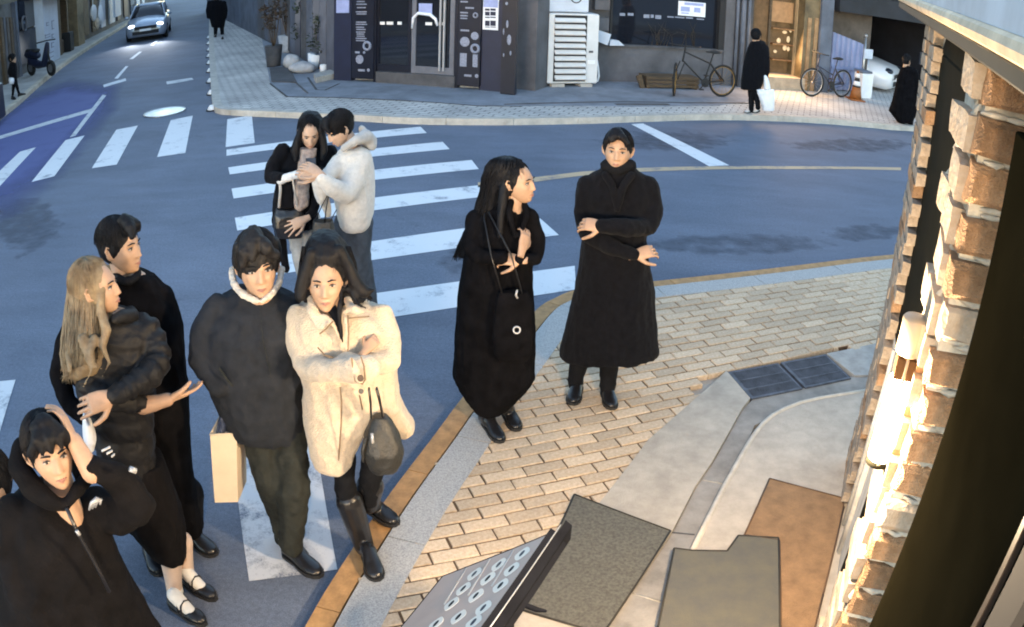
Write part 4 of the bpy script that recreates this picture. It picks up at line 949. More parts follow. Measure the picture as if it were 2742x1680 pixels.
class Person:
    def __init__(s, zo, foot=None, base=0.0, plane=None, label='', group=None, skin='skin', grow=1.0, voxel=.009):
        s.z, s.base, s.skin, s.vox = zo, base, skin, voxel
        F = G(*zo(*foot), base) if plane is None else np.array((plane[0], plane[1], base))
        s.F = F; e = nrm((F[0], F[1], 0)); s.e = e; s.v = -e; s.u = np.array((e[1], -e[0], 0)); s.up = np.array((0, 0, 1.0))
        s.body = MB(); s.hands = Part(); s.core = Part(); s.label = label; s.group = group; s.heads = []; s.nh = 0
        s.root = empty('person', F, label, 'person', group)
    def J(s, x, y, off=0.0):
        r = ray(*s.z(x, y)); t = (np.dot(s.F, s.e)-off)/np.dot(r, s.e); return CAM+r*t
    def rad(s, x, y, px, off=0.0): return float(np.linalg.norm(s.J(x+px, y, off)-s.J(x, y, off)))
    def zr(s, y0, y1, x, off=0.0): return s.J(x, y0, off)[2]-s.J(x, y1, off)[2]
    def dirv(s, yaw, pitch=0.0):
        """horizontal heading: 0 towards the camera, +90 towards the picture's right"""
        a = math.radians(yaw); p = math.radians(pitch); h = s.v*math.cos(a)+s.u*math.sin(a); return h*math.cos(p)+s.up*math.sin(p)
    # --- lofts by silhouette: (xl, xr, y, off, depth[, dyl, dyr])
    def loft(s, part, rings, n=24, ex=2.3, yaw=None, core=.8):
        R, Cc = [], []
        for q in rings:
            xl, xr, y, off, dep = q[:5]; yl, yr = (y+q[5], y+q[6]) if len(q) > 6 else (y, y)
            L, Rr = s.J(xl, yl, off), s.J(xr, yr, off); c = (L+Rr)/2; h = (Rr-L)/2; nn = nrm(np.cross(h, s.up))
            if np.dot(nn, s.v) < 0: nn = -nn
            ring, rc = [], []
            for k in range(n):
                t = 2*math.pi*k/n; cx, sx = math.cos(t), math.sin(t); w_ = (abs(cx)**ex+abs(sx)**ex)**(-1/ex)
                ring.append(c+h*cx*w_+nn*dep*sx*w_); rc.append(c+h*cx*w_*core+nn*dep*sx*w_*core)
            R.append(ring); Cc.append(rc)
        part.b.rings(R)
        if core: s.core.b.rings(Cc)
    def limb(s, part, pts, core=.72, n=14, flat=None):
        """(x, y, off, radius px) joints"""
        P = [s.J(x, y, o) for x, y, o, r in pts]; R = [s.rad(x, y, r, o) for x, y, o, r in pts]
        # round the bends with in-between joints
        if len(P) > 2:
            Q, K = [P[0]], [R[0]]
            for i in range(1, len(P)-1):
                a, b_, c = P[i-1], P[i], P[i+1]; Q += [b_*.72+a*.28, b_*.93+(a+c)*.035, b_*.72+c*.28]; K += [R[i]*.75+R[i-1]*.25, R[i]*1.02, R[i]*.75+R[i+1]*.25]
            P, R = Q+[P[-1]], K+[R[-1]]
        part.b.tube(P, R, n, round_=True, flat=flat)
        if core: s.core.b.tube(P, [r*core for r in R], 10, round_=True)
        return P
    def head(s, x, y, off=0.0, yaw=0, pitch=0, roll=0, size=1.0, male=True, neck=None):
        c = s.J(x, y, off); f = s.dirv(yaw, pitch); r = nrm(np.cross(f, s.up)); u = np.cross(r, f)
        if roll:
            a = math.radians(roll); r, u = r*math.cos(a)+u*math.sin(a), u*math.cos(a)-r*math.sin(a)
        s.hc, s.hx, s.hy, s.hz, s.hs = c, r, f, u, size
        if male not in HEADS: HEADS[male] = head_points(male=male)
        V, Fc = HEADS[male]; W = c+(V[:, :1]*r+V[:, 1:2]*f+V[:, 2:]*u)*size; s.body.add(W, Fc, 0, True)
        for sg in (-1, 1):                     # ears: a curled rim round a hollow
            ec = s.H(sg*.076, -.012, -.002); ax = np.array((nrm(r*.25*sg*-1+f*.97), nrm(u), nrm(r*sg+f*.2)))
            s.body.ball(ec, .017*size, .030*size, .010*size, ax, 12, 8)
            s.body.tube([s.H(sg*.074, .004, -.024), s.H(sg*.086, -.010, -.012), s.H(sg*.090, -.020, .014), s.H(sg*.086, -.014, .030), s.H(sg*.076, .002, .026)], [.004*size, .005*size, .006*size, .005*size, .004*size], 6, round_=True)
        nb = neck if neck is not None else s.H(0, -.035, -.25)
        s.body.tube([s.H(0, -.018, -.05), s.H(0, -.022, -.11), nb, nb-s.up*.05], [.050*size, .053*size, .055*size, .060*size], 16)
        for sg in (-1, 1):
            b = MB(); b.ball(s.H(sg*.031, .0765, .008), .0140*size, .0075*size, .0062*size, np.array((r, f, u)), 12, 8, 0)
            b.ball(s.H(sg*.031, .0808, .0085), .0062*size, .0040*size, .0058*size, np.array((r, f, u)), 10, 6, 1)
            b.tube([s.H(sg*.045, .0765, .011), s.H(sg*.031, .0860, .0155), s.H(sg*.017, .0815, .010)], [.0012, .0022, .0012], 5, 1)
            b.build('eye', [M['eye_white'], M['iris']], s.root)
            b = MB(); b.tube([s.H(sg*.016, .0925, .030), s.H(sg*.030, .0915, .034), s.H(sg*.047, .0775, .030)], [.0035*size, .0042*size, .0018*size], 6, round_=True, flat=.7); b.build('eyebrow', M['hair_soft'], s.root)
        b = MB(); b.tube([s.H(-.021, .0825, -.0618), s.H(-.009, .0935, -.0580), s.H(0, .0950, -.0592), s.H(.009, .0935, -.0580), s.H(.021, .0825, -.0618)], [.001, .0034, .0034, .0034, .001], 7)
        b.tube([s.H(-.020, .0820, -.0620), s.H(0, .0950, -.0668), s.H(.020, .0820, -.0620)], [.001, .0042, .001], 7); b.build('lips', M['lips'], s.root)
    def H(s, x, y, z): return s.hc+(s.hx*x+s.hy*y+s.hz*z)*s.hs
    def hand(s, W, d, nrml, side=1, size=1.0, curl=.35, spread=.12, thumb=.8, long_sleeve=0):
        """W wrist, d pointing direction, nrml back of the hand, side +1: thumb on cross(d, nrml) side"""
        d = nrm(d); n_ = nrm(np.asarray(nrml)-d*np.dot(nrml, d)); t = np.cross(d, n_)*side; p = s.hands.b; k = size
        R = []
        for a, w_, h in ((-.045, .022, .018), (-.02, .025, .019), (.01, .031, .018), (.045, .040, .016), (.085, .041, .0125), (.094, .036, .010)):
            c = W+d*a*k; R.append([c+(t*w_*math.cos(q)+n_*h*math.sin(q))*k for q in [2*math.pi*i/14 for i in range(14)]])
        p.rings(R)
        for i, (o, L, r) in enumerate(((.030, .076, .0088), (.010, .086, .0090), (-.011, .080, .0086), (-.030, .062, .0076))):
            b0 = W+(d*.084+t*o)*k; fd_ = nrm(d+t*(spread*(1.5-i))); P, rr_, a = [b0-fd_*.02*k, b0], [r*k, r*k*1.05], 0
            c_ = curl*(1+.12*i)
            for j, fr in enumerate((.46, .30, .24)):
                a += c_*(.7 if j == 0 else 1.0); dd = fd_*math.cos(a)-n_*math.sin(a); P.append(P[-1]+dd*L*fr*k); rr_.append(r*k*(1-.10*(j+1)))
            p.tube(P, rr_, 9, round_=True)
        q0 = W+(d*.018+t*.026-n_*.006)*k; d1 = nrm(d*.75+t*thumb-n_*.25); d2 = nrm(d*.95+t*thumb*.45-n_*.45); d3 = nrm(d*1.0+t*thumb*.2-n_*.6)
        p.tube([q0, q0+d1*.045*k, q0+(d1*.045+d2*.034)*k, q0+(d1*.045+d2*.034+d3*.026)*k], [.0145*k, .0118*k, .0102*k, .0082*k], 9, round_=True); s.nh += 1
    # --- hair
    def cap(s, part, rx=.083, ry=.100, rz=.105, cy=-.024, cz=.022):
        c = s.H(0, cy, cz); part.b.ball(c, rx*s.hs, ry*s.hs, rz*s.hs, np.array((s.hx, s.hy, s.hz)), 28, 20)
    def strands(s, parent, m, n=260, rx=.086, ry=.103, rz=.108, cy=-.024, cz=.022, a0=.15, a1=1.7, front=1.15, seed=1, rad=.0018, lift=.022, part_x=0.0):
        r = random.Random(seed); b = MB()
        for k in range(int(n*1.5)):
            az = r.uniform(0, 2*math.pi); fr = math.cos(az)
            end = a1 if fr < .55 else a1+(front-a1)*min(1, (fr-.55)/.35)
            end *= r.uniform(.8, 1.06); st = r.uniform(.0, .5)*end; tw = r.uniform(-.35, .35); P, R = [], []
            for j in range(7):
                q = j/6; a = st+(end-st)*q; z_ = az+tw*q; o = 1+lift*r.uniform(.2, 1)*(1+q*2)
                x, y, z = rx*o*math.sin(a)*math.sin(z_), cy+ry*o*math.sin(a)*math.cos(z_), cz+rz*o*math.cos(a)
                P.append(s.H(x+part_x*(1-q), y, z)); R.append(rad*(1-.75*q)*s.hs)
            b.tube(P, R, 4)
        b.build('strands', m, parent)
    def bangs(s, part, spec):
        for pts in spec: part.b.tube([s.H(*p[:3]) for p in pts], [p[3]*s.hs for p in pts], 10, round_=True)
    def hang(s, parent, m, rings, n=150, seed=2, rad=.0030, tips=30, wave=6, front=True):
        """loose strands laid over a hanging hair loft given by silhouette rings"""
        r = random.Random(seed); b = MB()
        for k in range(n):
            t = r.uniform(-.15*math.pi, 1.15*math.pi); P, R = [], []; w0 = r.uniform(0, 6.28); i0 = r.choice((0, 0, 1, 2)) if len(rings) > 4 else 0; i1 = len(rings) if r.random() < .75 else max(i0+3, len(rings)-1)
            for i, q in enumerate(rings[i0:i1]):
                xl, xr, y, off, dep = q[:5]; x = (xl+xr)/2+(xr-xl)/2*1.03*math.cos(t)+wave*math.sin(w0+(i+i0)*1.3); o = off+dep*1.04*math.sin(t)*(1 if front else -1)
                P.append(s.J(x, y, o)); R.append(rad*(1-.5*i/len(rings)))
            x, y, o = x+r.uniform(-tips, tips)*.4, y+r.uniform(-tips*.2, tips), o; P.append(s.J(x, y, o)); R.append(rad*.25)
            b.tube(P, R, 4)
        b.build('strands', m, parent)
    # --- shoes on the ground: heel and toe as picture points (given on the ground), returns ankle point
    def shoe(s, heel, toe, w=.045, m='leather', h=.075, name='shoe', shaft=None, shaft_r=.05, sole=True, base=None, top=None, strap=False, raw=False):
        bs = s.base if base is None else base
        A = np.array(heel, float) if raw else G(*s.z(*heel), bs); B = np.array(toe, float) if raw else G(*s.z(*toe), bs)
        d = B-A; L = np.linalg.norm(d[:2]); d = nrm(d); t = np.cross(s.up, d); R = []
        L = min(max(L, .22), .32); B = A+d*L
        for q, ww, hh in ((-.02, .45, .5), (.03, .72, .80), (.15, .80, 1.0), (.30, .80, 1.0), (.45, .88, .82), (.62, 1.0, .62), (.80, .98, .50), (.93, .72, .40), (1.0, .32, .26)):
            c = A+d*L*q; R.append([c+t*w*ww*math.cos(k)+s.up*(.012+max(0, hh*h*(.5+.5*math.sin(k)))) for k in [2*math.pi*i/14 for i in range(14)]])
        p = Part(); p.b.rings(R)
        if shaft is not None: p.b.tube([A+d*L*.22+s.up*.05]+[np.asarray(q) for q in shaft], [(shaft_r if np.isscalar(shaft_r) else shaft_r[0])*.86]+([shaft_r]*len(shaft) if np.isscalar(shaft_r) else list(shaft_r)), 14, round_=True)
        o = p.finish(name, M[m], s.root, .0065, 3)
        if sole:
            b = MB(); P = []
            for q, ww in ((-.03, .45), (.05, .78), (.2, .84), (.4, .84), (.62, 1.06), (.8, 1.03), (.94, .76), (1.02, .3)): P.append((q, ww))
            poly = [A+d*L*q+t*w*ww for q, ww in P]+[A+d*L*q-t*w*ww for q, ww in P[::-1]]
            b.prism([x[:2] for x in poly], bs+.001, bs+.020); b.build('sole', M['rubber'], o)
        return A+d*L*.2+s.up*.08, A, d, t, L
    def done(s, core_vox=.012):
        """the body: core under the clothes, head, neck and hands as one mesh"""
        o = s.core.finish('body', None, s.root, core_vox, 3); me = o.data
        parts = [me]
        if s.nh: oh = s.hands.finish('hands', None, s.root, .0036, 4); parts.append(oh.data)
        bm = bmesh.new()
        for q in parts: bm.from_mesh(q)
        hm = s.body.mesh('head'); bm.from_mesh(hm); bmesh.ops.recalc_face_normals(bm, faces=bm.faces)
        for f in bm.faces: f.smooth = True; f.material_index = 0
        bm.to_mesh(me); bm.free(); me.materials.append(M[s.skin]); me.name = 'body'
        if s.nh: bpy.data.objects.remove(oh)
        bpy.data.meshes.remove(hm); return s.root
COAT = [(.012, (7, 7, 1.6), 0, 'n'), (.006, (16, 16, 5), 3, 'ridge'), (.003, (40, 40, 22), 5, 'n')]
CLOTH = [(.010, (8, 8, 4), 1, 'n'), (.007, (14, 14, 14), 2, 'ridge'), (.003, (45, 45, 45), 4, 'n')]
SOFT = [(.007, (8, 8, 4), 1, 'n'), (.004, (15, 15, 12), 2, 'ridge'), (.0012, (120, 120, 120), 4, 'n')]
TROU = [(.006, (10, 10, 3), 1, 'n'), (.006, (18, 18, 12), 2, 'ridge')]
HAIRF = [(.006, (26, 26, 12), 1, 'n'), (.0035, (70, 70, 20), 2, 'n')]
LONGF = [(.006, (22, 22, 3), 1, 'n'), (.004, (70, 70, 6), 2, 'n')]

# === man in the long black coat and roll neck
P = Person(Z8, (815, 1262), PZ, label='man in long black overcoat and roll neck standing with folded arms on the clay pavers')
P.head(930, 178, .02, yaw=-4, pitch=4, size=1.0)
c = Part(); P.loft(c, [(868, 998, 228, .02, .062), (856, 1010, 255, .02, .075), (812, 1050, 282, .0, .09), (775, 1085, 315, -.01, .11), (768, 1092, 370, 0, .13), (775, 1085, 450, 0, .135), (768, 1060, 560, 0, .135), (757, 1068, 650, 0, .14), (733, 1096, 800, 0, .16), (700, 1106, 950, 0, .185), (672, 1115, 1060, 0, .20), (668, 1112, 1083, 0, .20)])
P.limb(c, [(800, 335, 0, 50), (778, 450, .02, 46), (790, 545, .08, 42), (905, 610, .19, 36), (1000, 640, .2, 31)])
P.limb(c, [(1062, 335, 0, 52), (1088, 440, .02, 48), (1070, 520, .10, 46), (960, 520, .23, 40), (858, 512, .25, 33)])
coat = c.finish('coat', M['wool_black'], P.root, .0085, 5, COAT)
b = Part(); P.limb(b, [(875, 285, .10, 20), (905, 330, .14, 18), (925, 440, .155, 12)], 0); P.limb(b, [(990, 285, .10, 20), (955, 330, .14, 18), (930, 440, .155, 12)], 0); b.finish('lapel', M['wool_black'], P.root, .007, 3)
b = Part(); P.limb(b, [(880, 240, .05, 30), (932, 262, .095, 26), (985, 240, .05, 30)], 0); P.limb(b, [(880, 250, -.05, 30), (932, 250, -.09, 26), (985, 250, -.05, 30)], 0); b.finish('roll_neck', M['trouser_black'], P.root, .007, 4, [(.003, (20, 20, 60), 1, 'n')])
t = Part(); P.limb(t, [(765, 1000, -.02, 44), (756, 1120, -.01, 42), (738, 1225, 0, 36)]); P.limb(t, [(905, 1000, 0, 48), (892, 1120, .02, 44), (882, 1240, .03, 36)]); t.finish('trousers', M['trouser_black'], P.root, .009, 4, TROU)
P.shoe((752, 1240), (726, 1312), .046, 'leather', .08); P.shoe((872, 1255), (905, 1340), .046, 'leather', .08)
W = P.J(858, 512, .25); P.hand(W, P.J(785, 503, .24)-W, P.v*.6+P.up*.6, -1, 1.0, .55, .05)
W = P.J(1008, 642, .2); P.hand(W, P.J(1085, 622, .18)-W, P.v*.7+P.up*.7, 1, 1.0, .6, .05)
h = Part(); P.cap(h, .084, .102, .104, -.024, .026)
P.bangs(h, [[(0.02, .05, .115, .03), (.045, .085, .088, .022), (.062, .078, .058, .014)], [(.0, .05, .115, .03), (-.03, .088, .094, .02), (-.058, .078, .066, .014)], [(0.01, .04, .12, .032), (.015, .085, .098, .02), (.03, .098, .076, .012)]])
ho = h.finish('hair', M['hair_black'], P.root, .006, 3, HAIRF); P.strands(ho, M['hair_black'], 240, cz=.028, seed=3); P.done()

# === woman in the long black coat
P = Person(Z8, (385, 1380), PZ, label='woman with long black hair in ankle length black coat standing on the kerb side pavers')
P.head(478, 318, .03, yaw=62, pitch=4, size=.95, male=False)
c = Part(); P.loft(c, [(385, 505, 405, 0, .055), (340, 528, 425, -.01, .085), (298, 540, 465, -.02, .11), (262, 560, 520, -.02, .13), (245, 560, 600, -.01, .14), (232, 545, 700, 0, .14), (216, 550, 800, 0, .15), (197, 562, 1000, 0, .17), (184, 562, 1185, 0, .18), (228, 500, 1262, .02, .16), (286, 432, 1325, .03, .12)])
P.limb(c, [(530, 470, .02, 40), (575, 590, .06, 36), (560, 660, .12, 35), (490, 665, .2, 28)])
P.limb(c, [(290, 480, 0, 44), (265, 590, .06, 42), (310, 650, .14, 38), (410, 655, .19, 30)])
c.finish('coat', M['wool_black_b'], P.root, .0085, 5, COAT)
b = Part(); P.limb(b, [(450, 405, .08, 16), (440, 450, .12, 16), (470, 560, .15, 10)], 0); P.limb(b, [(510, 415, .05, 15), (520, 470, .11, 15), (490, 560, .15, 10)], 0); b.finish('lapel', M['wool_black_b'], P.root, .007, 3)
W = P.J(490, 665, .2); P.hand(W, P.J(425, 660, .19)-W, P.v*.6+P.up*.7, -1, .9, .6, .05)
W = P.J(500, 620, .2); P.hand(W, P.J(515, 560, .16)-W, P.v*.7+P.u*.5, 1, .88, .45, .06)
P.shoe((335, 1400), (408, 1488), .043, 'leather', .075, 'boot', [P.J(340, 1370, 0), P.J(335, 1290, 0)], .052); P.shoe((425, 1350), (478, 1432), .043, 'leather', .075, 'boot', [P.J(425, 1330, 0), P.J(420, 1270, -.02)], .05)
hr = [(405, 455, 203, -.02, .03), (365, 490, 216, -.01, .07), (342, 500, 245, -.015, .10), (325, 470, 300, -.03, .10), (318, 425, 350, -.05, .10), (300, 430, 410, -.06, .10), (278, 425, 480, -.05, .10), (245, 400, 540, -.04, .10), (218, 340, 600, -.05, .08), (200, 270, 645, -.06, .05)]
h = Part(); P.cap(h, .086, .102, .108, -.028, .022); P.loft(h, hr, 20, 2.0, core=0)
P.limb(h, [(430, 300, .06, 20), (415, 380, .09, 22), (405, 470, .12, 20), (400, 560, .14, 14)], 0)
ho = h.finish('hair', M['hair_black'], P.root, .007, 4, LONGF); P.strands(ho, M['hair_black'], 160, .088, .104, .11, -.028, seed=5, front=.9); P.hang(ho, M['hair_black'], hr, 130, 6, wave=7); P.done()
bag = empty('shoulder_bag', P.J(430, 900, .22), 'black shoulder bag with a metal ring hanging against the ankle length black coat', 'bag')
b = Part(); P.loft(b, [(395, 520, 805, .215, .03), (380, 545, 850, .215, .05), (368, 552, 1000, .225, .06), (375, 545, 1080, .23, .055), (400, 525, 1120, .23, .03)], 20, 3.2, core=0); b.finish('body', M['wool_black_b'], bag, .007, 3, SOFT)
b = MB(); b.tube([P.J(410, 815, .23), P.J(360, 640, .2), P.J(330, 480, .08), P.J(340, 430, 0)], .011, 6, flat=.4); b.tube([P.J(500, 815, .24), P.J(450, 640, .21), P.J(360, 470, .10), P.J(345, 430, 0)], .011, 6, flat=.4); b.build('strap', M['leather'], bag)
b = MB(); b.torus(P.J(476, 980, .30), nrm(P.v+P.up*.35), P.rad(476, 980, 15, .3), .0055, 24, 6); b.build('ring', M['alu'], bag)
b = MB(); b.tube([P.J(478, 800, .265), P.J(472, 822, .27), P.J(480, 838, .27)], .006, 6); b.build('clip', M['alu'], bag)

# === the couple at the crossing: woman with a phone
P = Person(Y1, plane=(-1.42, 5.68), label='woman in black coat and patterned dress looking down at a phone on the crosswalk', skin='skin_pale')
P.head(565, 268, .05, yaw=4, pitch=-24, size=.95, male=False, neck=P.J(560, 430, .0))
c = Part(); P.loft(c, [(480, 640, 400, -.05, .06), (400, 700, 400, -.06, .09), (315, 755, 435, -.06, .11), (270, 780, 520, -.05, .12), (285, 720, 640, -.03, .13), (262, 650, 760, -.01, .14), (252, 640, 900, 0, .15), (250, 640, 1050, 0, .16)])
P.limb(c, [(330, 430, -.02, 78), (255, 560, .02, 66), (240, 650, .08, 58), (330, 655, .20, 46)])
P.limb(c, [(735, 440, -.02, 70), (690, 600, .06, 60), (640, 640, .16, 48)])
P.limb(c, [(300, 1000, -.02, 60), (330, 1200, 0, 48), (365, 1420, .02, 36)], 0)
c.finish('coat', M['wool_black'], P.root, .009, 5, COAT)
b = Part(); P.loft(b, [(478, 625, 400, .075, .035), (470, 612, 470, .085, .045), (465, 560, 560, .10, .045), (440, 560, 680, .125, .04), (425, 560, 800, .14, .04), (430, 560, 880, .15, .04), (450, 500, 925, .15, .02)], 18, 2.2, core=0); b.finish('dress', M['print_dress'], P.root, .007, 3, TROU)
b = Part(); P.limb(b, [(318, 668, .20, 40), (400, 640, .23, 42), (455, 625, .24, 36)], .6); b.finish('cuff', M['cuff_white'], P.root, .006, 3, SOFT)
W = P.J(455, 622, .24); P.hand(W, P.J(545, 585, .26)-W, P.up*.8+P.v*.4, 1, .95, .35, .08)
W = P.J(520, 1000, .20); P.hand(W, P.J(400, 1060, .22)-W, P.v*.9+P.up*.4, -1, 1.0, .16, .28)
b = Part(); P.limb(b, [(640, 760, .08, 45), (600, 930, .14, 36), (540, 985, .19, 30)], .6); b.finish('sleeve', M['wool_black'], P.root, .008, 4, CLOTH)
t = Part(); tp = mat('trouser_pale', (.30, .31, .32), .85, .2, 10)
for x, sg in ((-.07, -1), (.07, 1)):
    A = P.F+P.u*x-P.v*.08; P.shoe(A, A+P.v*.24, .043, 'leather', raw=True)
    q = [P.J(515+sg*45, 1000, 0), P.J(505+sg*35, 1230, .02), A+P.v*.05+P.up*.10]; t.b.tube(q, [.085, .065, .05], 14, round_=True); P.core.b.tube(q, [.06, .045, .035], 10, round_=True)
t.finish('trousers', tp, P.root, .009, 4, TROU)
hr = [(545, 605, 88, -.03, .03), (500, 645, 105, -.02, .08), (462, 688, 160, -.02, .12), (452, 695, 240, -.03, .13), (450, 700, 330, -.05, .12), (400, 715, 400, -.07, .09), (420, 720, 470, -.06, .05)]
h = Part(); P.cap(h, .086, .100, .106, -.03, .024); P.loft(h, hr, 20, 2.0, core=0)
P.limb(h, [(478, 250, .09, 22), (462, 330, .10, 34), (440, 420, .10, 40), (450, 500, .12, 22)], 0); P.limb(h, [(660, 240, .09, 22), (682, 330, .10, 32), (690, 420, .10, 34), (670, 490, .12, 20)], 0)
ho = h.finish('hair', M['hair_black'], P.root, .007, 4, LONGF); P.strands(ho, M['hair_black'], 160, .088, .104, .11, -.03, seed=8, front=.9); P.done()
ph = empty('phone', P.J(575, 560, .28), 'small dark phone held between the couple on the crosswalk', 'phone')
MB().frame(P.J(575, 562, .29), P.u, nrm(P.up*.8+P.v*-.6), nrm(P.v*.8+P.up*.6), (-.036, -.07, -.004), (.036, .07, .004), 0, .003).build('case', M['rubber'], ph)
MB().frame(P.J(575, 562, .29), P.u, nrm(P.up*.8+P.v*-.6), nrm(P.v*.8+P.up*.6), (-.033, -.066, .0042), (.033, .066, .0048)).build('screen', M['glass_inside'], ph)
bag = empty('handbag', P.J(400, 1040, .16), 'black leather handbag with pale edging held against the black coat on the crosswalk', 'bag')
b = Part(); P.loft(b, [(280, 500, 905, .13, .04), (265, 515, 960, .14, .06), (262, 520, 1060, .15, .065), (290, 505, 1150, .15, .045)], 20, 3.4, core=0); b.finish('body', M['leather'], bag, .007, 3, SOFT)
b = MB(); b.tube([P.J(312, 660, .21), P.J(318, 760, .19), P.J(305, 900, .18)], .011, 6); b.build('edging', M['hood_grey'], bag)
b = MB(); b.tube([P.J(420, 640, .26), P.J(432, 740, .22), P.J(470, 905, .18)], .007, 6); b.build('strap', M['hood_grey'], bag)
b = Part(); P.loft(b, [(325, 430, 700, .155, .02), (320, 425, 800, .155, .025), (318, 430, 900, .15, .025)], 14, 3.2, core=0); b.finish('flap', M['wool_black'], bag, .008, 2)

# === the couple: man in white fleece jacket
P = Person(Y1, plane=(-1.10, 5.50), label='man in white fleece jacket with grey hood looking down at a phone', skin='skin_pale')
P.head(815, 238, .0, yaw=-62, pitch=-30, size=.98, neck=P.J(905, 430, -.03))
c = Part(); P.loft(c, [(850, 1020, 395, -.02, .09), (800, 1075, 430, -.02, .13), (765, 1100, 500, -.02, .15), (745, 1112, 620, -.01, .16), (760, 1114, 780, 0, .16), (782, 1108, 920, 0, .16), (800, 1082, 1030, 0, .15), (815, 1050, 1066, 0, .13)])
P.limb(c, [(985, 500, .03, 112), (930, 690, .12, 104), (860, 790, .19, 92), (740, 720, .27, 76), (660, 660, .29, 60)])
P.limb(c, [(805, 520, .05, 70), (720, 640, .16, 66), (650, 690, .24, 60)])
c.finish('jacket', M['fleece_white'], P.root, .009, 5, SOFT)
b = Part(); P.limb(b, [(640, 690, .27, 62), (665, 800, .23, 60), (700, 880, .17, 46), (720, 960, .15, 30)], 0); b.finish('sleeve', M['fleece_white'], P.root, .008, 4, SOFT)
b = Part(); P.limb(b, [(850, 400, .10, 34), (960, 330, .10, 46), (1040, 300, 0, 60), (1080, 345, -.06, 62), (1090, 380, -.02, 46)], 0); P.limb(b, [(1000, 230, -.03, 26), (1030, 300, -.06, 50), (1060, 360, -.09, 50)], 0); P.limb(b, [(880, 390, -.05, 34), (980, 330, -.09, 46), (1050, 320, -.1, 50)], 0)
b.finish('hood', M['hood_grey'], P.root, .008, 5, SOFT)
W = P.J(655, 622, .29); P.hand(W, P.J(560, 560, .28)-W, P.up*.7+P.v*.5, -1, 1.02, .38, .06)
W = P.J(620, 645, .28); P.hand(W, P.J(520, 600, .27)-W, P.up*.4+P.v*.8, -1, 1.0, .45, .05)
t = Part()
for x, sg in ((-.06, -1), (.09, 1)):
    A = P.F+P.u*x-P.v*.1; P.shoe(A, A+P.v*.2-P.u*.2, .046, 'leather', raw=True)
    q = [P.J(935+sg*46, 1020, 0), P.J(925+sg*42, 1270, .02), A+P.v*.03+P.up*.09]; t.b.tube(q, [.105, .09, .075], 14, round_=True); P.core.b.tube(q, [.07, .055, .04], 10, round_=True)
t.finish('trousers', M['jeans'], P.root, .010, 4, TROU)
h = Part(); P.cap(h, .088, .106, .108, -.02, .03)
P.bangs(h, [[(0, .05, .12, .034), (.02, .095, .095, .022), (.03, .105, .06, .014)], [(0, .05, .12, .034), (-.03, .092, .09, .022), (-.05, .09, .055, .014)]])
ho = h.finish('hair', M['hair_black'], P.root, .006, 4, HAIRF); P.strands(ho, M['hair_black'], 260, .090, .108, .112, -.02, .03, seed=12, front=1.3); P.done()
bag = empty('tote_bag', P.J(680, 1000, .2), 'black bag on thin straps hanging from the arm in the white fleece sleeve', 'bag')
b = MB(); b.tube([P.J(712, 800, .26), P.J(660, 900, .26), P.J(612, 1010, .24)], .010, 6, flat=.4); b.tube([P.J(722, 810, .27), P.J(705, 900, .27), P.J(690, 1030, .25)], .010, 6, flat=.4); b.tube([P.J(790, 920, .22), P.J(750, 990, .22), P.J(735, 1060, .22)], .008, 6, flat=.4); b.build('strap', M['leather'], bag)
b = Part(); P.loft(b, [(590, 760, 1005, .22, .04), (580, 780, 1100, .22, .06), (580, 790, 1300, .22, .06)], 18, 3.2, core=0); b.finish('body', M['leather_bag'], bag, .009, 3, SOFT)

# === man in the grey jacket with cream collar
P = Person(Y5, (745, 1225), 0, label='man in dark grey jacket with cream fleece collar standing on the road by the kerb')
P.z = Y4
P.head(588, 440, .04, yaw=4, pitch=5, size=1.07)
c = Part(); P.loft(c, [(430, 740, 600, -.02, .07), (370, 830, 635, -.02, .10), (290, 905, 690, -.02, .13), (225, 925, 780, -.01, .15), (190, 925, 900, 0, .165), (170, 920, 1050, 0, .17), (185, 922, 1200, 0, .17), (215, 925, 1350, 0, .17), (270, 930, 1480, 0, .165), (330, 930, 1600, 0, .155), (375, 925, 1680, 0, .14)])
P.limb(c, [(285, 735, 0, 104), (170, 920, .02, 98), (150, 1140, .05, 92), (290, 1330, .13, 78)])
P.limb(c, [(870, 720, -.02, 90), (915, 930, 0, 84), (905, 1180, .04, 74), (820, 1330, .10, 66)])
c.finish('jacket', M['jacket_grey'], P.root, .010, 6, [(.009, (7, 7, 3), 0, 'n'), (.008, (12, 12, 8), 3, 'ridge'), (.003, (40, 40, 40), 5, 'n')])
b = Part(); P.limb(b, [(598, 690, .135, 7), (612, 850, .172, 7), (640, 1050, .178, 7), (700, 1300, .178, 7)], 0); b.finish('placket', M['denim_grey'], P.root, .007, 2)
b = Part(); P.limb(b, [(298, 1190, .165, 10), (345, 1260, .18, 12), (400, 1330, .18, 9)], 0); b.finish('pocket_welt', M['denim_grey'], P.root, .007, 2)
b = Part(); P.limb(b, [(395, 455, -.03, 26), (408, 565, .05, 27), (475, 645, .11, 27), (580, 690, .145, 22)], 0); P.limb(b, [(622, 690, .15, 18), (685, 645, .12, 25), (750, 555, .06, 25), (770, 450, -.02, 24)], 0); P.limb(b, [(395, 455, -.03, 26), (580, 440, -.12, 30), (770, 450, -.02, 26)], 0)
b.finish('collar', M['sherpa'], P.root, .007, 3, [(.004, (60, 60, 60), 1, 'n'), (.003, (110, 110, 110), 2, 'n')])
P.z = Y5
t = Part(); P.limb(t, [(730, 390, .02, 130), (770, 780, .10, 112), (765, 1040, .07, 92), (758, 1170, .05, 84)]); P.limb(t, [(525, 390, .0, 130), (610, 700, .06, 108), (690, 950, -.10, 86), (715, 1110, -.14, 76)]); t.finish('trousers', M['denim_grey'], P.root, .010, 5, [(.012, (9, 9, 3), 1, 'n'), (.010, (16, 16, 11), 2, 'ridge')])
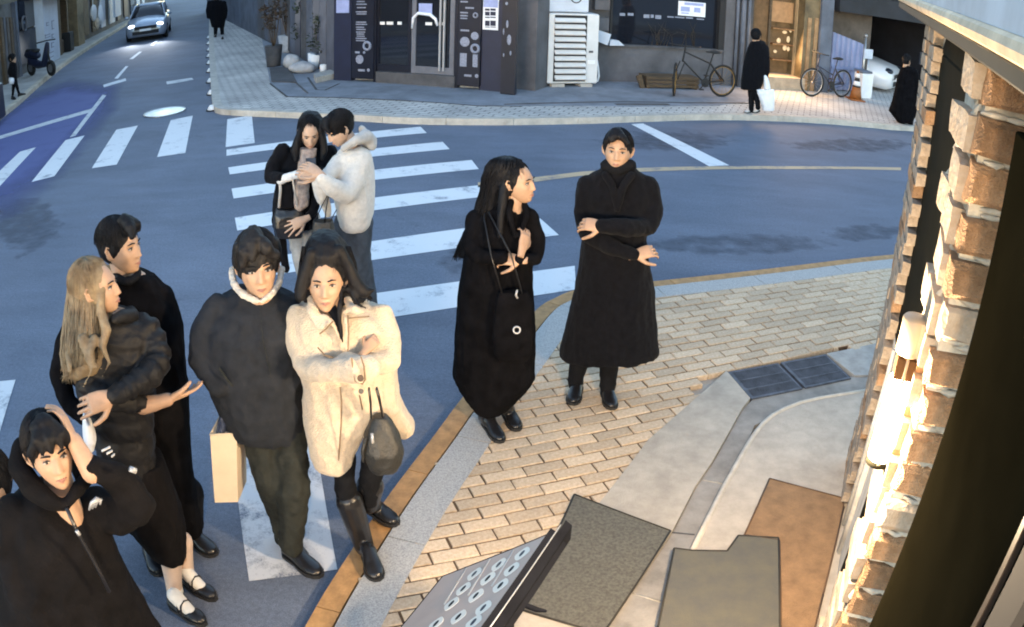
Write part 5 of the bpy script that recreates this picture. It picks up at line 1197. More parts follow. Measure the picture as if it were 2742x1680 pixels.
P.shoe((720, 1215), (955, 1375), .052, 'leather', .085)
A = G(*Y5(690, 1120), 0); P.shoe(A, A+P.v*.22+P.u*.1, .05, 'leather', .08, raw=True)
P.z = Y4
h = Part(); P.cap(h, .090, .107, .112, -.018, .034)
P.bangs(h, [[(.03, .05, .125, .036), (.055, .09, .09, .028), (.066, .082, .048, .016)], [(.0, .06, .125, .036), (-.035, .092, .098, .024), (-.068, .07, .06, .015)], [(.01, .04, .135, .04), (.02, .088, .11, .03), (.03, .100, .072, .016)], [(-.07, .0, .09, .026), (-.083, .01, .03, .018)], [(.07, .0, .09, .026), (.083, .01, .03, .018)]])
ho = h.finish('hair', M['hair_soft'], P.root, .0065, 3, [(.010, (22, 22, 16), 1, 'n'), (.005, (60, 60, 25), 2, 'n')]); P.strands(ho, M['hair_soft'], 340, .094, .112, .118, -.018, .034, seed=21, lift=.03, front=1.2); P.done()
bag = empty('paper_bag', G(*Y5(320, 860), .25), 'cream paper bag with navy wrap on top carried by the man in dark grey jacket', 'bag')
def jz(z, x, y, off): P.z = z; return P.J(x, y, off)
Fq = [jz(Y5, x, y, .10) for x, y in ((208, 415), (386, 410), (396, 868), (240, 872))]; dn = nrm(P.v*-1+P.u*.35)*.17
b = MB(); b.rings([[q+dn for q in Fq], Fq], 0, False); fixn(b.build('body', M['paper_bag'], bag))
b = MB(); b.tube([Fq[0]+P.up*.002, Fq[1]+P.up*.002, Fq[1]+dn, Fq[0]+dn, Fq[0]], .005, 5); b.build('fold', M['paper_bag'], bag)
b = Part(); P.z = Y5; P.limb(b, [(305, 255, .06, 50), (300, 330, .05, 60), (300, 400, .05, 62)], 0, flat=.5); b.finish('wrap', M['bag_navy'], bag, .007, 3, [(.010, (30, 30, 14), 1, 'ridge')])
b = MB(); b.tube([P.J(255, 410, .09), P.J(268, 320, .06), P.J(310, 235, .05)], .006, 6); b.tube([P.J(355, 405, .09), P.J(350, 320, .06), P.J(320, 235, .05)], .006, 6); b.build('handle', M['bag_navy'], bag)

# === woman in the cream coat
P = Person(Y5, (1330, 1160), PZ, label='woman in cream wool coat and tall black boots standing on the kerb with folded arms')
P.z = Y4
P.head(1098, 545, .05, yaw=-2, pitch=5, size=.99, male=False)
c = Part(); P.loft(c, [(980, 1270, 690, -.02, .075), (910, 1400, 720, -.02, .10), (845, 1530, 770, -.02, .125), (820, 1590, 850, -.01, .14), (830, 1620, 1000, 0, .15), (870, 1630, 1150, 0, .155), (920, 1640, 1300, 0, .16), (925, 1670, 1450, 0, .165), (935, 1400, 1600, .01, .165), (955, 1330, 1750, .01, .16), (985, 1290, 1850, .01, .15), (1030, 1250, 1905, .01, .11)])
P.z = Y4; P.loft(c, [(1300, 1665, 1420, -.02, .10), (1330, 1715, 1520, -.02, .11), (1380, 1770, 1600, -.03, .10), (1520, 1775, 1650, -.03, .07), (1640, 1720, 1690, -.03, .04)], core=0)
P.limb(c, [(895, 810, 0, 96), (880, 980, .03, 92), (950, 1190, .12, 92), (1150, 1215, .24, 90), (1385, 1195, .27, 84)])
P.limb(c, [(1510, 800, -.01, 96), (1570, 960, .02, 94), (1580, 1140, .10, 90), (1420, 1170, .19, 78), (1240, 1130, .20, 66)])
c.finish('coat', M['fleece_cream'], P.root, .0095, 5, [(.008, (7, 7, 4), 1, 'n'), (.008, (13, 13, 8), 2, 'ridge'), (.0015, (120, 120, 120), 4, 'n')])
b = Part(); P.limb(b, [(985, 670, .06, 30), (1000, 760, .12, 48), (1055, 890, .165, 40), (1120, 850, .165, 26)], 0, flat=.55); P.limb(b, [(1090, 800, .14, 30), (1150, 850, .16, 30), (1200, 960, .17, 20)], 0, flat=.5); b.finish('collar', M['fleece_cream'], P.root, .008, 4, SOFT)
b = Part(); P.limb(b, [(1260, 680, .06, 34), (1300, 760, .12, 44), (1400, 770, .12, 30), (1330, 740, .12, 46)], 0, flat=.55); P.limb(b, [(1235, 760, .12, 20), (1255, 880, .165, 26), (1260, 1050, .175, 24)], 0, flat=.5); b.finish('collar', M['fleece_cream'], P.root, .008, 4, SOFT)
b = Part(); P.limb(b, [(1130, 720, .10, 44), (1180, 820, .135, 34), (1215, 950, .148, 20)], 0); b.finish('sweater', M['wool_black'], P.root, .008, 4)
b = Part(); P.limb(b, [(1085, 900, .165, 5), (1070, 940, .168, 6), (1080, 1060, .168, 6), (1150, 1075, .168, 5), (1165, 920, .165, 5)], 0); b.finish('pocket', M['fleece_cream'], P.root, .006, 2)
b = Part(); P.limb(b, [(1290, 1130, .335, 26), (1320, 1210, .355, 36), (1350, 1280, .35, 34)], 0, flat=.5); b.finish('cuff_tab', M['fleece_cream'], P.root, .007, 3)
bt = MB(); bt.disc(P.J(1357, 1268, .39), nrm(P.v+P.up*.45), .013, .008, 16); bt.build('button', mat('button_brown', (.05, .025, .012), .3, .1), P.root)
bt = MB(); bt.disc(P.J(1362, 1365, .20), nrm(P.v+P.up*.4), .011, .008, 14); bt.build('button', M['button_brown'] if 'button_brown' in M else M['leather'], P.root)
W = P.J(1395, 1060, .17); P.hand(W, P.J(1440, 1010, .15)-W, P.v*.8+P.up*.6, -1, .62, .6, .02)
b = Part(); P.limb(b, [(1265, 1215, .265, 96), (1330, 1208, .272, 99), (1410, 1198, .272, 96)], 0); b.finish('cuff', M['fleece_cream'], P.root, .008, 2, SOFT)
SEAM_SHADE = mat('cream_seam_shade', (.22, .15, .09), .9, .2, 20)  # dark lines: seams, plus fold and collar-edge shade painted as tubes
for line in ([(1292, 1120, .345), (1300, 1200, .357), (1318, 1290, .352), (1372, 1312, .34), (1392, 1280, .345), (1385, 1180, .355), (1362, 1110, .34)], [(1055, 935, .188), (1100, 900, .19), (1150, 845, .185)], [(1262, 800, .17), (1268, 930, .19), (1262, 1060, .195)], [(1275, 818, .175), (1350, 812, .165), (1420, 805, .14)], [(1040, 1040, .165), (1090, 1095, .19), (1150, 1112, .205)],
             [(1205, 1340, .20), (1215, 1450, .205), (1212, 1620, .20), (1200, 1780, .19), (1190, 1900, .16)], [(1350, 1400, .185), (1370, 1500, .17)]):
    b = MB(); b.tube([P.J(*q) for q in line], .0034, 5, round_=True); b.build('seam_shade', SEAM_SHADE, P.root)
P.z = Y5
t = Part(); P.limb(t, [(1110, 560, .02, 88), (1120, 780, .03, 78), (1150, 900, .03, 66)]); P.limb(t, [(1310, 560, 0, 88), (1290, 700, -.02, 80), (1280, 850, -.04, 66)]); t.finish('trousers', M['trouser_black'], P.root, .009, 4, TROU)
P.shoe((1268, 1210), (1335, 1405), .047, 'leather', .085, 'boot', [P.J(1255, 1190, .0), P.J(1190, 1000, .02), P.J(1145, 860, .03)], (.050, .062, .068), base=PZ)
P.shoe((1265, 905), (1470, 1030), .047, 'leather', .085, 'boot', [P.J(1275, 880, -.06), P.J(1285, 760, -.05)], (.052, .07), base=PZ)
P.z = Y4
hr = [(1060, 1130, 172, -.03, .03), (990, 1195, 195, -.02, .085), (935, 1265, 280, -.02, .12), (915, 1310, 400, -.035, .13), (900, 1330, 520, -.05, .12), (880, 1370, 610, -.05, .11), (890, 1430, 670, -.04, .09)]
h = Part(); P.cap(h, .088, .103, .110, -.03, .024); P.loft(h, hr, 22, 2.0, core=0)
P.limb(h, [(985, 330, .07, 34), (945, 450, .08, 42), (915, 570, .09, 48), (905, 660, .11, 36)], 0)
P.limb(h, [(1200, 300, .07, 36), (1270, 430, .07, 46), (1320, 560, .08, 50), (1390, 630, .09, 46), (1445, 610, .09, 20)], 0)
P.limb(h, [(1280, 600, .08, 34), (1340, 720, .13, 16), (1410, 745, .13, 8)], 0); P.limb(h, [(1215, 600, .09, 24), (1200, 760, .15, 22), (1205, 900, .165, 16), (1222, 1000, .17, 8)], 0)
ho = h.finish('hair', M['hair_black'], P.root, .0075, 4, LONGF); P.strands(ho, M['hair_black'], 220, .091, .106, .114, -.03, .024, seed=31, front=.85); P.hang(ho, M['hair_black'], hr[2:], 90, 32, wave=10, front=False); P.done()
bag = empty('shoulder_bag', jz(Y5, 1370, 500, .24), 'black shoulder bag with a zip hanging before the cream wool coat', 'bag')
b = Part(); P.loft(b, [(1310, 1400, 285, .20, .03), (1275, 1440, 330, .20, .05), (1240, 1490, 420, .21, .07), (1228, 1515, 500, .22, .08), (1250, 1500, 580, .22, .075), (1290, 1460, 645, .22, .05)], 22, 2.8, core=0)
b.finish('body', M['leather_bag'], bag, .007, 3, SOFT)
b = MB(); b.tube([P.J(1278, 105, .30), P.J(1290, 200, .28), P.J(1292, 300, .25)], .012, 6, flat=.4); b.tube([P.J(1330, 105, .29), P.J(1352, 190, .27), P.J(1372, 290, .24)], .013, 6, flat=.4); b.build('strap', M['leather'], bag)
b = MB(); b.tube([P.J(1298, 405, .29), P.J(1304, 470, .30)], .007, 6); b.build('zip_pull', M['alu'], bag)
b = Part(); P.limb(b, [(1260, 440, .26, 14), (1235, 520, .27, 16), (1240, 600, .27, 10)], 0); b.finish('tassel', M['leather_bag'], bag, .007, 2)
P.z = Y4

# === tall man behind the woman with fair hair
P = Person(Y3, (1100, 1000), 0, label='tall man in black coat with bare ear standing close behind the fair haired woman')
P.z = Y2
P.head(815, 285, .0, yaw=52, pitch=0, size=1.04)
c = Part(); P.loft(c, [(760, 960, 440, -.03, .07), (700, 1060, 470, -.03, .10), (600, 1120, 530, -.03, .13), (540, 1185, 640, -.02, .15), (510, 1235, 800, -.02, .16), (490, 1250, 1000, -.01, .165), (480, 1262, 1180, 0, .17)])
P.limb(c, [(1090, 620, 0, 92), (1150, 800, .0, 92), (1170, 1000, .02, 86), (1150, 1150, .04, 76)])
P.limb(c, [(600, 640, 0, 90), (450, 930, .06, 84), (400, 1150, .10, 70), (450, 1330, .18, 62), (560, 1420, .24, 54)])
P.z = Y3; P.loft(c, [(600, 1120, 20, 0, .17), (600, 1122, 250, 0, .18), (620, 1140, 500, 0, .19), (650, 1180, 720, 0, .19), (700, 1212, 860, 0, .18), (760, 1205, 905, 0, .16)])
c.finish('coat', M['wool_black_b'], P.root, .010, 5, COAT)
P.z = Y2; b = Part(); P.limb(b, [(760, 440, -.03, 26), (800, 500, .06, 30), (870, 520, .10, 26), (930, 470, .06, 26)], 0); P.limb(b, [(760, 440, -.03, 26), (840, 430, -.10, 30), (930, 455, .0, 28)], 0); b.finish('collar', M['trouser_black'], P.root, .008, 3); P.z = Y3
t = Part(); P.limb(t, [(1130, 700, .0, 80), (1140, 860, .02, 66), (1150, 950, .02, 52)]); P.limb(t, [(930, 800, -.03, 80), (915, 1000, -.03, 60), (910, 1060, -.03, 50)]); t.finish('trousers', M['trouser_black'], P.root, .010, 4, TROU)
P.shoe((1125, 985), (1275, 1080), .05, 'leather', .09); P.shoe((885, 1060), (930, 1150), .05, 'leather', .085)
P.z = Y2
h = Part(); P.cap(h, .085, .103, .106, -.022, .028)
P.bangs(h, [[(0, .05, .118, .034), (.03, .095, .10, .026), (.045, .108, .072, .016)], [(0, .04, .12, .034), (-.03, .085, .095, .022), (-.06, .07, .06, .013)]])
ho = h.finish('hair', M['hair_black'], P.root, .0065, 3, HAIRF); P.strands(ho, M['hair_black'], 300, .088, .106, .112, -.022, .028, seed=41, front=1.1, a1=1.55); P.done()

# === woman with long fair hair in the puffer jacket
P = Person(Y3, (1075, 1290), 0, label='woman with long fair hair in black puffer jacket with folded arms', plane=(-1.62, 2.80))
P.z = Y2
P.head(655, 555, .06, yaw=66, pitch=2, size=.97, male=False)
def puff(part, pts, k=7, amp=.20):
    Q = [(x, y, o, r) for x, y, o, r in pts]; out = []
    for i in range(len(Q)-1):
        for j in range(k):
            q = j/k; a, b_ = Q[i], Q[i+1]; r = a[3]+(b_[3]-a[3])*q; out.append(tuple(a[m]+(b_[m]-a[m])*q for m in range(3))+(r*(1-amp+amp*1.6*abs(math.sin(math.pi*(i*k+j)/3.5))),))
    out.append(Q[-1]); PP = [P.J(x, y, o) for x, y, o, r in out]; RR = [P.rad(x, y, r, o) for x, y, o, r in out]; part.b.tube(PP, RR, 16, round_=True); P.core.b.tube(PP, [r*.6 for r in RR], 10, round_=True)
c = Part(); T0 = [(560, 900, 720, 0, .10), (500, 1000, 780, 0, .13), (470, 1040, 900, .01, .15), (470, 1050, 1050, .02, .16), (500, 1050, 1200, .02, .165), (560, 1030, 1350, .03, .165), (600, 1030, 1480, .03, .165), (640, 1040, 1640, .03, .165), (690, 1050, 1760, .02, .15)]
TT = []
for i in range(len(T0)-1):
    for j in range(5):
        q = j/5; r = tuple(a+(b_-a)*q for a, b_ in zip(T0[i], T0[i+1])); f = 20*(.5-abs(math.sin(math.pi*(i*5+j)/5.0))); TT.append((r[0]+f, r[1]-f, r[2], r[3], r[4]*(1-f*.004)))
P.loft(c, TT+[T0[-1]])
puff(c, [(960, 800, .02, 92), (1060, 960, .08, 92), (1050, 1110, .17, 88), (900, 1215, .26, 80), (775, 1278, .30, 64)])
puff(c, [(520, 850, .02, 84), (500, 1050, .08, 84), (620, 1250, .17, 76), (850, 1330, .20, 66), (985, 1340, .16, 52)])
c.finish('puffer_jacket', M['puffer'], P.root, .008, 2, [(.004, (14, 14, 14), 1, 'n'), (.004, (26, 26, 26), 2, 'ridge')])
b = Part(); P.limb(b, [(770, 770, .14, 40), (830, 745, .10, 44), (900, 745, .04, 44), (880, 730, -.05, 44)], 0); b.finish('collar', M['puffer'], P.root, .008, 3, SOFT)
W = P.J(748, 1290, .300); P.hand(W, P.J(630, 1335, .31)-W, P.v*.8+P.up*.5, -1, 1.08, .42, .06)
W = P.J(1075, 1325, .16); P.core.b.tube([P.J(980, 1345, .17), W], [.036, .03], 12, round_=True); P.hands.b.tube([P.J(960, 1350, .17), P.J(1040, 1334, .165), W, P.J(1130, 1310, .155)], [.040, .036, .031, .03], 14, round_=True); P.hand(P.J(1140, 1305, .155), P.J(1330, 1240, .13)-P.J(1140, 1305, .155), P.v*.4-P.up*.8, -1, 1.0, .18, .10)
P.z = Y3
s_ = Part(); P.loft(s_, [(640, 960, 480, .02, .16), (650, 1010, 620, .02, .17), (690, 1075, 780, .02, .18), (760, 1100, 900, .02, .18), (840, 1105, 1000, .02, .17), (900, 1095, 1050, .02, .14)]); s_.finish('skirt', M['padded'], P.root, .010, 4, COAT)
l = Part(); P.limb(l, [(1010, 1000, .06, 68), (1018, 1120, .09, 64), (1035, 1270, .12, 48), (1040, 1340, .13, 44)], 1.0); P.limb(l, [(1085, 1000, .03, 62), (1095, 1110, .03, 54), (1110, 1180, .03, 46), (1118, 1215, .03, 42)], 1.0)
l.finish('tights', M['tights_pale'], P.root, .008, 3)
k_ = Part(); P.limb(k_, [(1040, 1285, .12, 47), (1045, 1345, .13, 45), (1070, 1380, .14, 42), (1140, 1440, .19, 38)], 0); k_.finish('sock', M['sock'], P.root, .007, 3, SOFT)
k_ = Part(); P.limb(k_, [(1108, 1165, .03, 45), (1118, 1205, .03, 43), (1150, 1240, .05, 40)], 0); k_.finish('sock', M['sock'], P.root, .007, 3, SOFT)
def mary_jane(A, B, w=.043):
    A, B = np.array(A), np.array(B); d = nrm(B-A); t = np.cross(P.up, d); L = .245; p = Part()
    R = []
    for q, ww, hh in ((-.02, .5, .045), (.06, .8, .055), (.3, .88, .034), (.55, .95, .028), (.66, 1.0, .048), (.80, .98, .045), (.93, .72, .036), (1.0, .3, .024)):
        R.append([A+d*L*q+t*w*ww*math.cos(k)+P.up*(.014+hh*(.5+.5*math.sin(k))) for k in [2*math.pi*i/14 for i in range(14)]])
    p.b.rings(R)
    for q in (.40, .50): p.b.tube([A+d*L*q-t*w+P.up*.03, A+d*L*q-t*w*.7+P.up*.085, A+d*L*q+P.up*.10, A+d*L*q+t*w*.7+P.up*.085, A+d*L*q+t*w+P.up*.03], .0065, 6)
    o = p.finish('shoe', M['leather'], P.root, .0055, 2)
    b = MB(); b.prism([(A+d*L*q+t*w*ww)[:2] for q, ww in ((-.03, .5), (.1, .85), (.4, .9), (.65, 1.05), (.9, .8), (1.01, .3))]+[(A+d*L*q-t*w*ww)[:2] for q, ww in ((1.01, .3), (.9, .8), (.65, 1.05), (.4, .9), (.1, .85), (-.03, .5))], .001, .022); b.build('sole', M['rubber'], o)
    s2 = Part(); s2.b.tube([A+d*L*.22+P.up*.10, A+d*L*.42+P.up*.066, A+d*L*.64+P.up*.040], [.040, .037, .03], 12, round_=True); s2.finish('sock', M['sock'], P.root, .006, 2)
mary_jane(G(*Y3(1020, 1375), 0), G(*Y3(1215, 1495), 0)); mary_jane(G(*Y3(1085, 1235), 0), G(*Y3(1215, 1310), 0))
P.z = Y2
hr = [(610, 690, 388, -.02, .03), (545, 725, 405, -.02, .08), (490, 745, 470, -.02, .12), (466, 750, 560, -.03, .13), (450, 745, 680, -.01, .13), (436, 745, 800, .01, .15), (424, 745, 900, .03, .16), (415, 740, 1000, .06, .14), (425, 700, 1080, .09, .10), (440, 580, 1150, .12, .05)]
h = Part(); P.cap(h, .087, .103, .110, -.03, .022); P.loft(h, hr, 22, 2.0, core=0)
for pts in ([(690, 560, .12, 26), (680, 720, .15, 34), (720, 840, .20, 30), (690, 960, .22, 26), (740, 1060, .24, 14), (690, 1150, .24, 5)], [(560, 900, .20, 34), (590, 1020, .24, 24), (620, 1120, .27, 12), (550, 1240, .28, 4)], [(470, 1000, .15, 34), (470, 1120, .2, 14)], [(640, 900, .20, 26), (600, 1010, .25, 20), (640, 1090, .26, 10), (720, 1110, .26, 4)]): P.limb(h, pts, 0)
ho = h.finish('hair', M['hair_blonde'], P.root, .007, 4, LONGF); P.strands(ho, M['hair_blonde'], 160, .090, .106, .114, -.03, .022, seed=51, front=.8); P.hang(ho, M['hair_blonde'], hr[1:], 260, 52, wave=9, tips=60); P.done()
P.z = Y3; wbag = empty('white_bag', P.J(530, 350, .25), 'narrow white carrier bag held under the hand of the fair haired woman', 'bag')
b = Part(); P.loft(b, [(494, 512, 250, .25, .03), (494, 545, 300, .25, .05), (496, 572, 375, .25, .06), (505, 556, 440, .25, .05)], 16, 3, core=0); b.finish('body', M['plastic_white'], wbag, .006, 2, TROU)

# === woman in the black padded coat nearest the camera
P = Person(Y3, plane=(-1.44, 1.93), label='woman in big black padded coat with raised arm touching her tied back dark hair', voxel=.009)
P.head(298, 470, .06, yaw=8, pitch=6, size=1.0, male=False)
c = Part(); P.loft(c, [(180, 460, 690, -.02, .09), (110, 540, 740, -.02, .12), (55, 610, 810, -.02, .15), (30, 640, 900, -.01, .17), (15, 690, 1050, 0, .18), (5, 780, 1220, .01, .19), (0, 880, 1380, .01, .20), (-5, 960, 1510, .02, .21), (-10, 1040, 1640, .02, .22), (0, 1120, 1800, .02, .22)])
P.limb(c, [(570, 800, .02, 112), (700, 830, .05, 112), (820, 770, .12, 104), (690, 620, .14, 92), (560, 570, .15, 70)])
P.limb(c, [(90, 830, 0, 105), (60, 1050, .04, 100), (110, 1300, .10, 88), (260, 1420, .16, 70)])
c.finish('padded_coat', M['padded'], P.root, .011, 5, [(.016, (6, 6, 5), 0, 'n'), (.010, (11, 11, 9), 3, 'ridge')])
b = Part(); P.limb(b, [(120, 440, -.04, 52), (110, 560, .03, 66), (190, 680, .10, 70), (300, 760, .15, 56), (390, 800, .17, 34)], 0); P.limb(b, [(500, 640, .08, 40), (450, 700, .14, 46), (405, 780, .17, 34)], 0); P.limb(b, [(120, 440, -.04, 52), (260, 400, -.14, 60), (420, 470, -.10, 56), (500, 640, .02, 50)], 0); b.finish('hood', M['padded'], P.root, .010, 5, SOFT)
b = MB(); b.tube([P.J(395, 800, .19), P.J(462, 945, .205), P.J(560, 1120, .205), P.J(650, 1300, .215)], .007, 6); b.build('zip', M['leather'], P.root)
b = MB(); b.tube([P.J(455, 935, .218), P.J(472, 960, .218)], .007, 6); b.build('zip_pull', M['alu'], P.root)
b = MB()
for q in range(3):
    P0 = P.J(530+q*18, 812-q*8, .20); b.tube([P0, P.J(545+q*16, 770-q*6, .205), P.J(575+q*12, 745+q*4, .205), P.J(598-q*2, 752+q*14, .205)], [.004, .007, .008, .004], 6)
b.build('emblem', M['alu'], P.root)
b = MB()
for q in range(3): b.tube([P.J(605+q*30, 462+q*16, .225), P.J(655+q*12, 438+q*22, .23)], .006, 6, flat=.5)
b.build('cuff_stripes', M['hood_grey'], P.root)
b = MB(); b.tube([P.J(772, 568, .235), P.J(808, 582, .235)], .010, 8); b.build('cuff_buckle', M['alu'], P.root)
E1_, W = P.J(545, 590, .15), P.J(440, 400, .10); P.hands.b.tube([E1_, E1_*.5+W*.5, W], [.037, .034, .028], 14, round_=True); P.core.b.tube([E1_, W], [.03, .024], 10, round_=True); P.hand(W, P.J(385, 280, .06)-W, P.u*.8+P.v*.3, 1, .92, .35, .05)
h = Part(); P.cap(h, .086, .104, .112, -.024, .022)
P.bangs(h, [[(-.01, .04, .122, .03), (-.045, .075, .085, .024), (-.074, .05, .03, .018), (-.078, .02, -.03, .012)], [(.0, .04, .122, .03), (.04, .078, .09, .024), (.072, .055, .04, .016)], [(0, .05, .118, .03), (.0, .092, .088, .02), (.005, .100, .052, .012)], [(-.02, .05, .115, .03), (-.03, .09, .08, .018), (-.034, .096, .05, .010)], [(.02, .05, .115, .03), (.03, .09, .08, .018), (.036, .094, .05, .010)]])
ho = h.finish('hair', M['hair_black'], P.root, .0065, 3, HAIRF); P.strands(ho, M['hair_black'], 420, .089, .107, .116, -.024, .022, seed=61, front=1.25)
t = Part()
for sg in (-.1, .1):
    A = P.F+P.u*sg; q = [P.J(500, 1700, 0)*np.array((1, 1, 0))+P.up*.75+P.u*sg, A+P.up*.1]; t.b.tube(q, [.10, .07], 12, round_=True); P.core.b.tube(q, [.06, .04], 10, round_=True); P.shoe(A-P.v*.08, A+P.v*.16, .046, 'leather', raw=True)
t.finish('trousers', M['trouser_black'], P.root, .012, 3, TROU); P.done()

# === person cut by the left edge of the picture
P = Person(Y3, plane=(-1.93, 2.12), label='person with dark hair in a black coat, mostly cut off at the left edge')
P.head(-55, 640, .0, yaw=-20, pitch=0, size=1.0)
c = Part(); P.loft(c, [(-150, 20, 900, 0, .08), (-260, 60, 960, 0, .13), (-300, 20, 1100, 0, .17), (-300, 0, 1300, 0, .18), (-260, 0, 1600, 0, .18), (-200, 40, 1900, 0, .18)]); P.limb(c, [(-10, 1000, .02, 70), (-25, 1200, .04, 60), (-70, 1400, .1, 50)]); c.finish('coat', M['padded'], P.root, .011, 4, COAT)
h = Part(); P.cap(h, .092, .108, .118, -.02, .014); ho = h.finish('hair', M['hair_black'], P.root, .0075, 3, HAIRF); P.strands(ho, M['hair_black'], 200, .094, .111, .122, -.02, .014, seed=71)
t = Part()
for sg in (-.09, .09):
    A = P.F+P.u*sg; q = [A+P.up*.85, A+P.up*.1]; t.b.tube(q, [.09, .06], 12, round_=True); P.core.b.tube(q, [.06, .04], 10, round_=True); P.shoe(A-P.v*.08, A+P.v*.16, .046, 'leather', raw=True)
t.finish('trousers', M['trouser_black'], P.root, .012, 3, TROU); P.done()

# === people further off
def far_person(zo, foot, head, base, label, rings, limbs, legs, m_coat, m_leg, m_shoe, yaw, hair=True, skin='skin', shoes=None, long_hair=None, size=1.0):
    P = Person(zo, foot, base, label=label, skin=skin); P.head(head[0], head[1], 0, yaw=yaw, pitch=-4, size=size)
    c = Part(); P.loft(c, rings, 18)
    for l in limbs: P.limb(c, l)
    c.finish('coat', m_coat, P.root, .014, 4, COAT)
    t = Part()
    for l in legs: P.limb(t, l)
    t.finish('trousers', m_leg, P.root, .013, 3, TROU)
    for a, b_ in shoes: P.shoe(a, b_, .046, m_shoe, .08)
    h = Part(); P.cap(h, .09, .106, .112, -.02, .024)
    if long_hair: P.loft(h, long_hair, 16, 2.0, core=0)
    ho = h.finish('hair', M['hair_black'], P.root, .010, 2, HAIRF); P.strands(ho, M['hair_black'], 70, .092, .108, .116, -.02, .024, seed=81, rad=.004); P.done(); return P
far_person(ZB, (150, 1160), (215, 175), PZ, 'pedestrian in long black coat and pale shoes walking with a white carrier bag', [(180, 270, 225, 0, .07), (130, 330, 260, 0, .12), (95, 370, 340, 0, .15), (55, 375, 480, 0, .16), (30, 365, 620, 0, .17), (15, 310, 740, 0, .17), (10, 270, 850, 0, .15)],
           [[(330, 330, .02, 46), (350, 480, .05, 40), (350, 620, .08, 34), (335, 700, .10, 26)]], [[(230, 780, .0, 52), (225, 950, .04, 40), (235, 1090, .05, 30)], [(150, 800, 0, 52), (150, 980, -.03, 40), (150, 1110, -.05, 30)]], M['wool_black'], M['trouser_black'], 'shoe_white', 150,
           shoes=[((245, 1125), (150, 1165)), ((165, 1130), (60, 1160))])
FP_ = far_person(ZB, (2060, 1345), (2125, 490), 0, 'pedestrian all in black walking past the dark carport at the far right', [(2090, 2165, 545, 0, .07), (2040, 2230, 590, 0, .12), (2000, 2260, 700, 0, .15), (1970, 2270, 850, 0, .16), (1930, 2270, 1000, 0, .17), (1890, 2270, 1120, 0, .17), (1960, 2230, 1210, 0, .16), (2010, 2200, 1270, 0, .14)],
           [[(2220, 640, .02, 52), (2250, 820, .05, 46), (2240, 980, .08, 38)]], [[(2070, 1180, 0, 48), (2060, 1310, 0, 36)], [(2160, 1180, -.03, 48), (2170, 1290, -.1, 36)]], M['wool_black_b'], M['trouser_black'], 'shoe_white', 140,
           shoes=[((2075, 1335), (2040, 1352)), ((2260, 1350), (2180, 1330))], skin='skin')
FP_ = far_person(Z1, (2050, 330), (2035, -35), PZ, 'pedestrian in black coat walking away on the far pavement by the white studs', [(2015, 2055, -5, 0, .07), (1975, 2095, 10, 0, .13), (1950, 2122, 60, 0, .16), (1955, 2130, 130, 0, .17), (1975, 2120, 200, 0, .17), (1990, 2110, 260, 0, .15)],
           [[(1968, 30, 0, 22), (1952, 100, .03, 20), (1958, 165, .06, 16)], [(2105, 30, 0, 22), (2122, 100, .03, 20), (2118, 165, .06, 16)]], [[(2030, 240, 0, 24), (2025, 335, 0, 15)], [(2085, 240, 0, 24), (2092, 345, .05, 15)]], M['wool_black'], M['trouser_black'], 'leather', 175,
           shoes=[((2028, 352), (2010, 330)), ((2092, 372), (2090, 345))])
FP_ = far_person(ZA, (170, 1165), (150, 705), PZ, 'pedestrian in black coat with a white bag walking on the left-hand pavement', [(130, 170, 735, 0, .07), (110, 195, 760, 0, .12), (98, 205, 820, 0, .15), (100, 205, 870, 0, .16), (115, 200, 915, 0, .15)],
           [[(120, 790, .02, 18), (105, 860, .05, 15), (120, 910, .1, 12)]], [[(170, 890, 0, 28), (195, 1010, .05, 20), (225, 1110, .1, 14)], [(165, 890, 0, 28), (160, 1030, -.03, 20), (150, 1150, -.06, 14)]], M['wool_black'], M['trouser_black'], 'leather', 60,
           shoes=[((215, 1150), (290, 1130)), ((145, 1175), (190, 1190))])
# ------------------------------------------------------------------ menu stand in front of the entrance
st = empty('menu_stand', G(*ZS(1300, 1500), .0)*np.array((1, 1, 0))+np.array((0, 0, PZ)), 'tilted menu board in a black frame with rows of small pictures, at the mats', 'menu board')
zh, zl = .90, .56
c_tr, c_tl = G(*ZS(1985, 362), zh), G(*ZS(668, 888), zl)
dR, dL = G(*ZS(1200, 1510), zh)-c_tr, G(*ZS(150, 1510), zl)-c_tl
dd = nrm(nrm(dR)+nrm(dL)); LBD = .95
c_br, c_bl = c_tr+dd*LBD, c_tl+dd*LBD
bn = nrm(np.cross(c_tl-c_tr, dd)); bn = bn if bn[2] > 0 else -bn
au = nrm(c_tr-c_tl-dd*np.dot(c_tr-c_tl, dd)); BW = float(np.dot(c_tr-c_tl, au)); sk = float(np.dot(c_tr-c_tl, dd))
def bp_(u, v, h=0.0): return c_tl+dd*u+au*v+dd*sk*(v/BW)+bn*h
b = MB(); b.rings([[bp_(0, 0, -.03), bp_(LBD, 0, -.03), bp_(LBD, BW, -.03), bp_(0, BW, -.03)], [bp_(0, 0), bp_(LBD, 0), bp_(LBD, BW), bp_(0, BW)]], 0, False)
fixn(b.build('board', M['board_face'], st))
b = MB(); r_ = .011
for p, q in ((bp_(-.008, -.008), bp_(-.008, BW+.01)), (bp_(-.008, -.008), bp_(LBD, -.008))): b.tube([p-bn*.012, q-bn*.012], .012, 8)
b.build('frame', M['board_frame'], st)
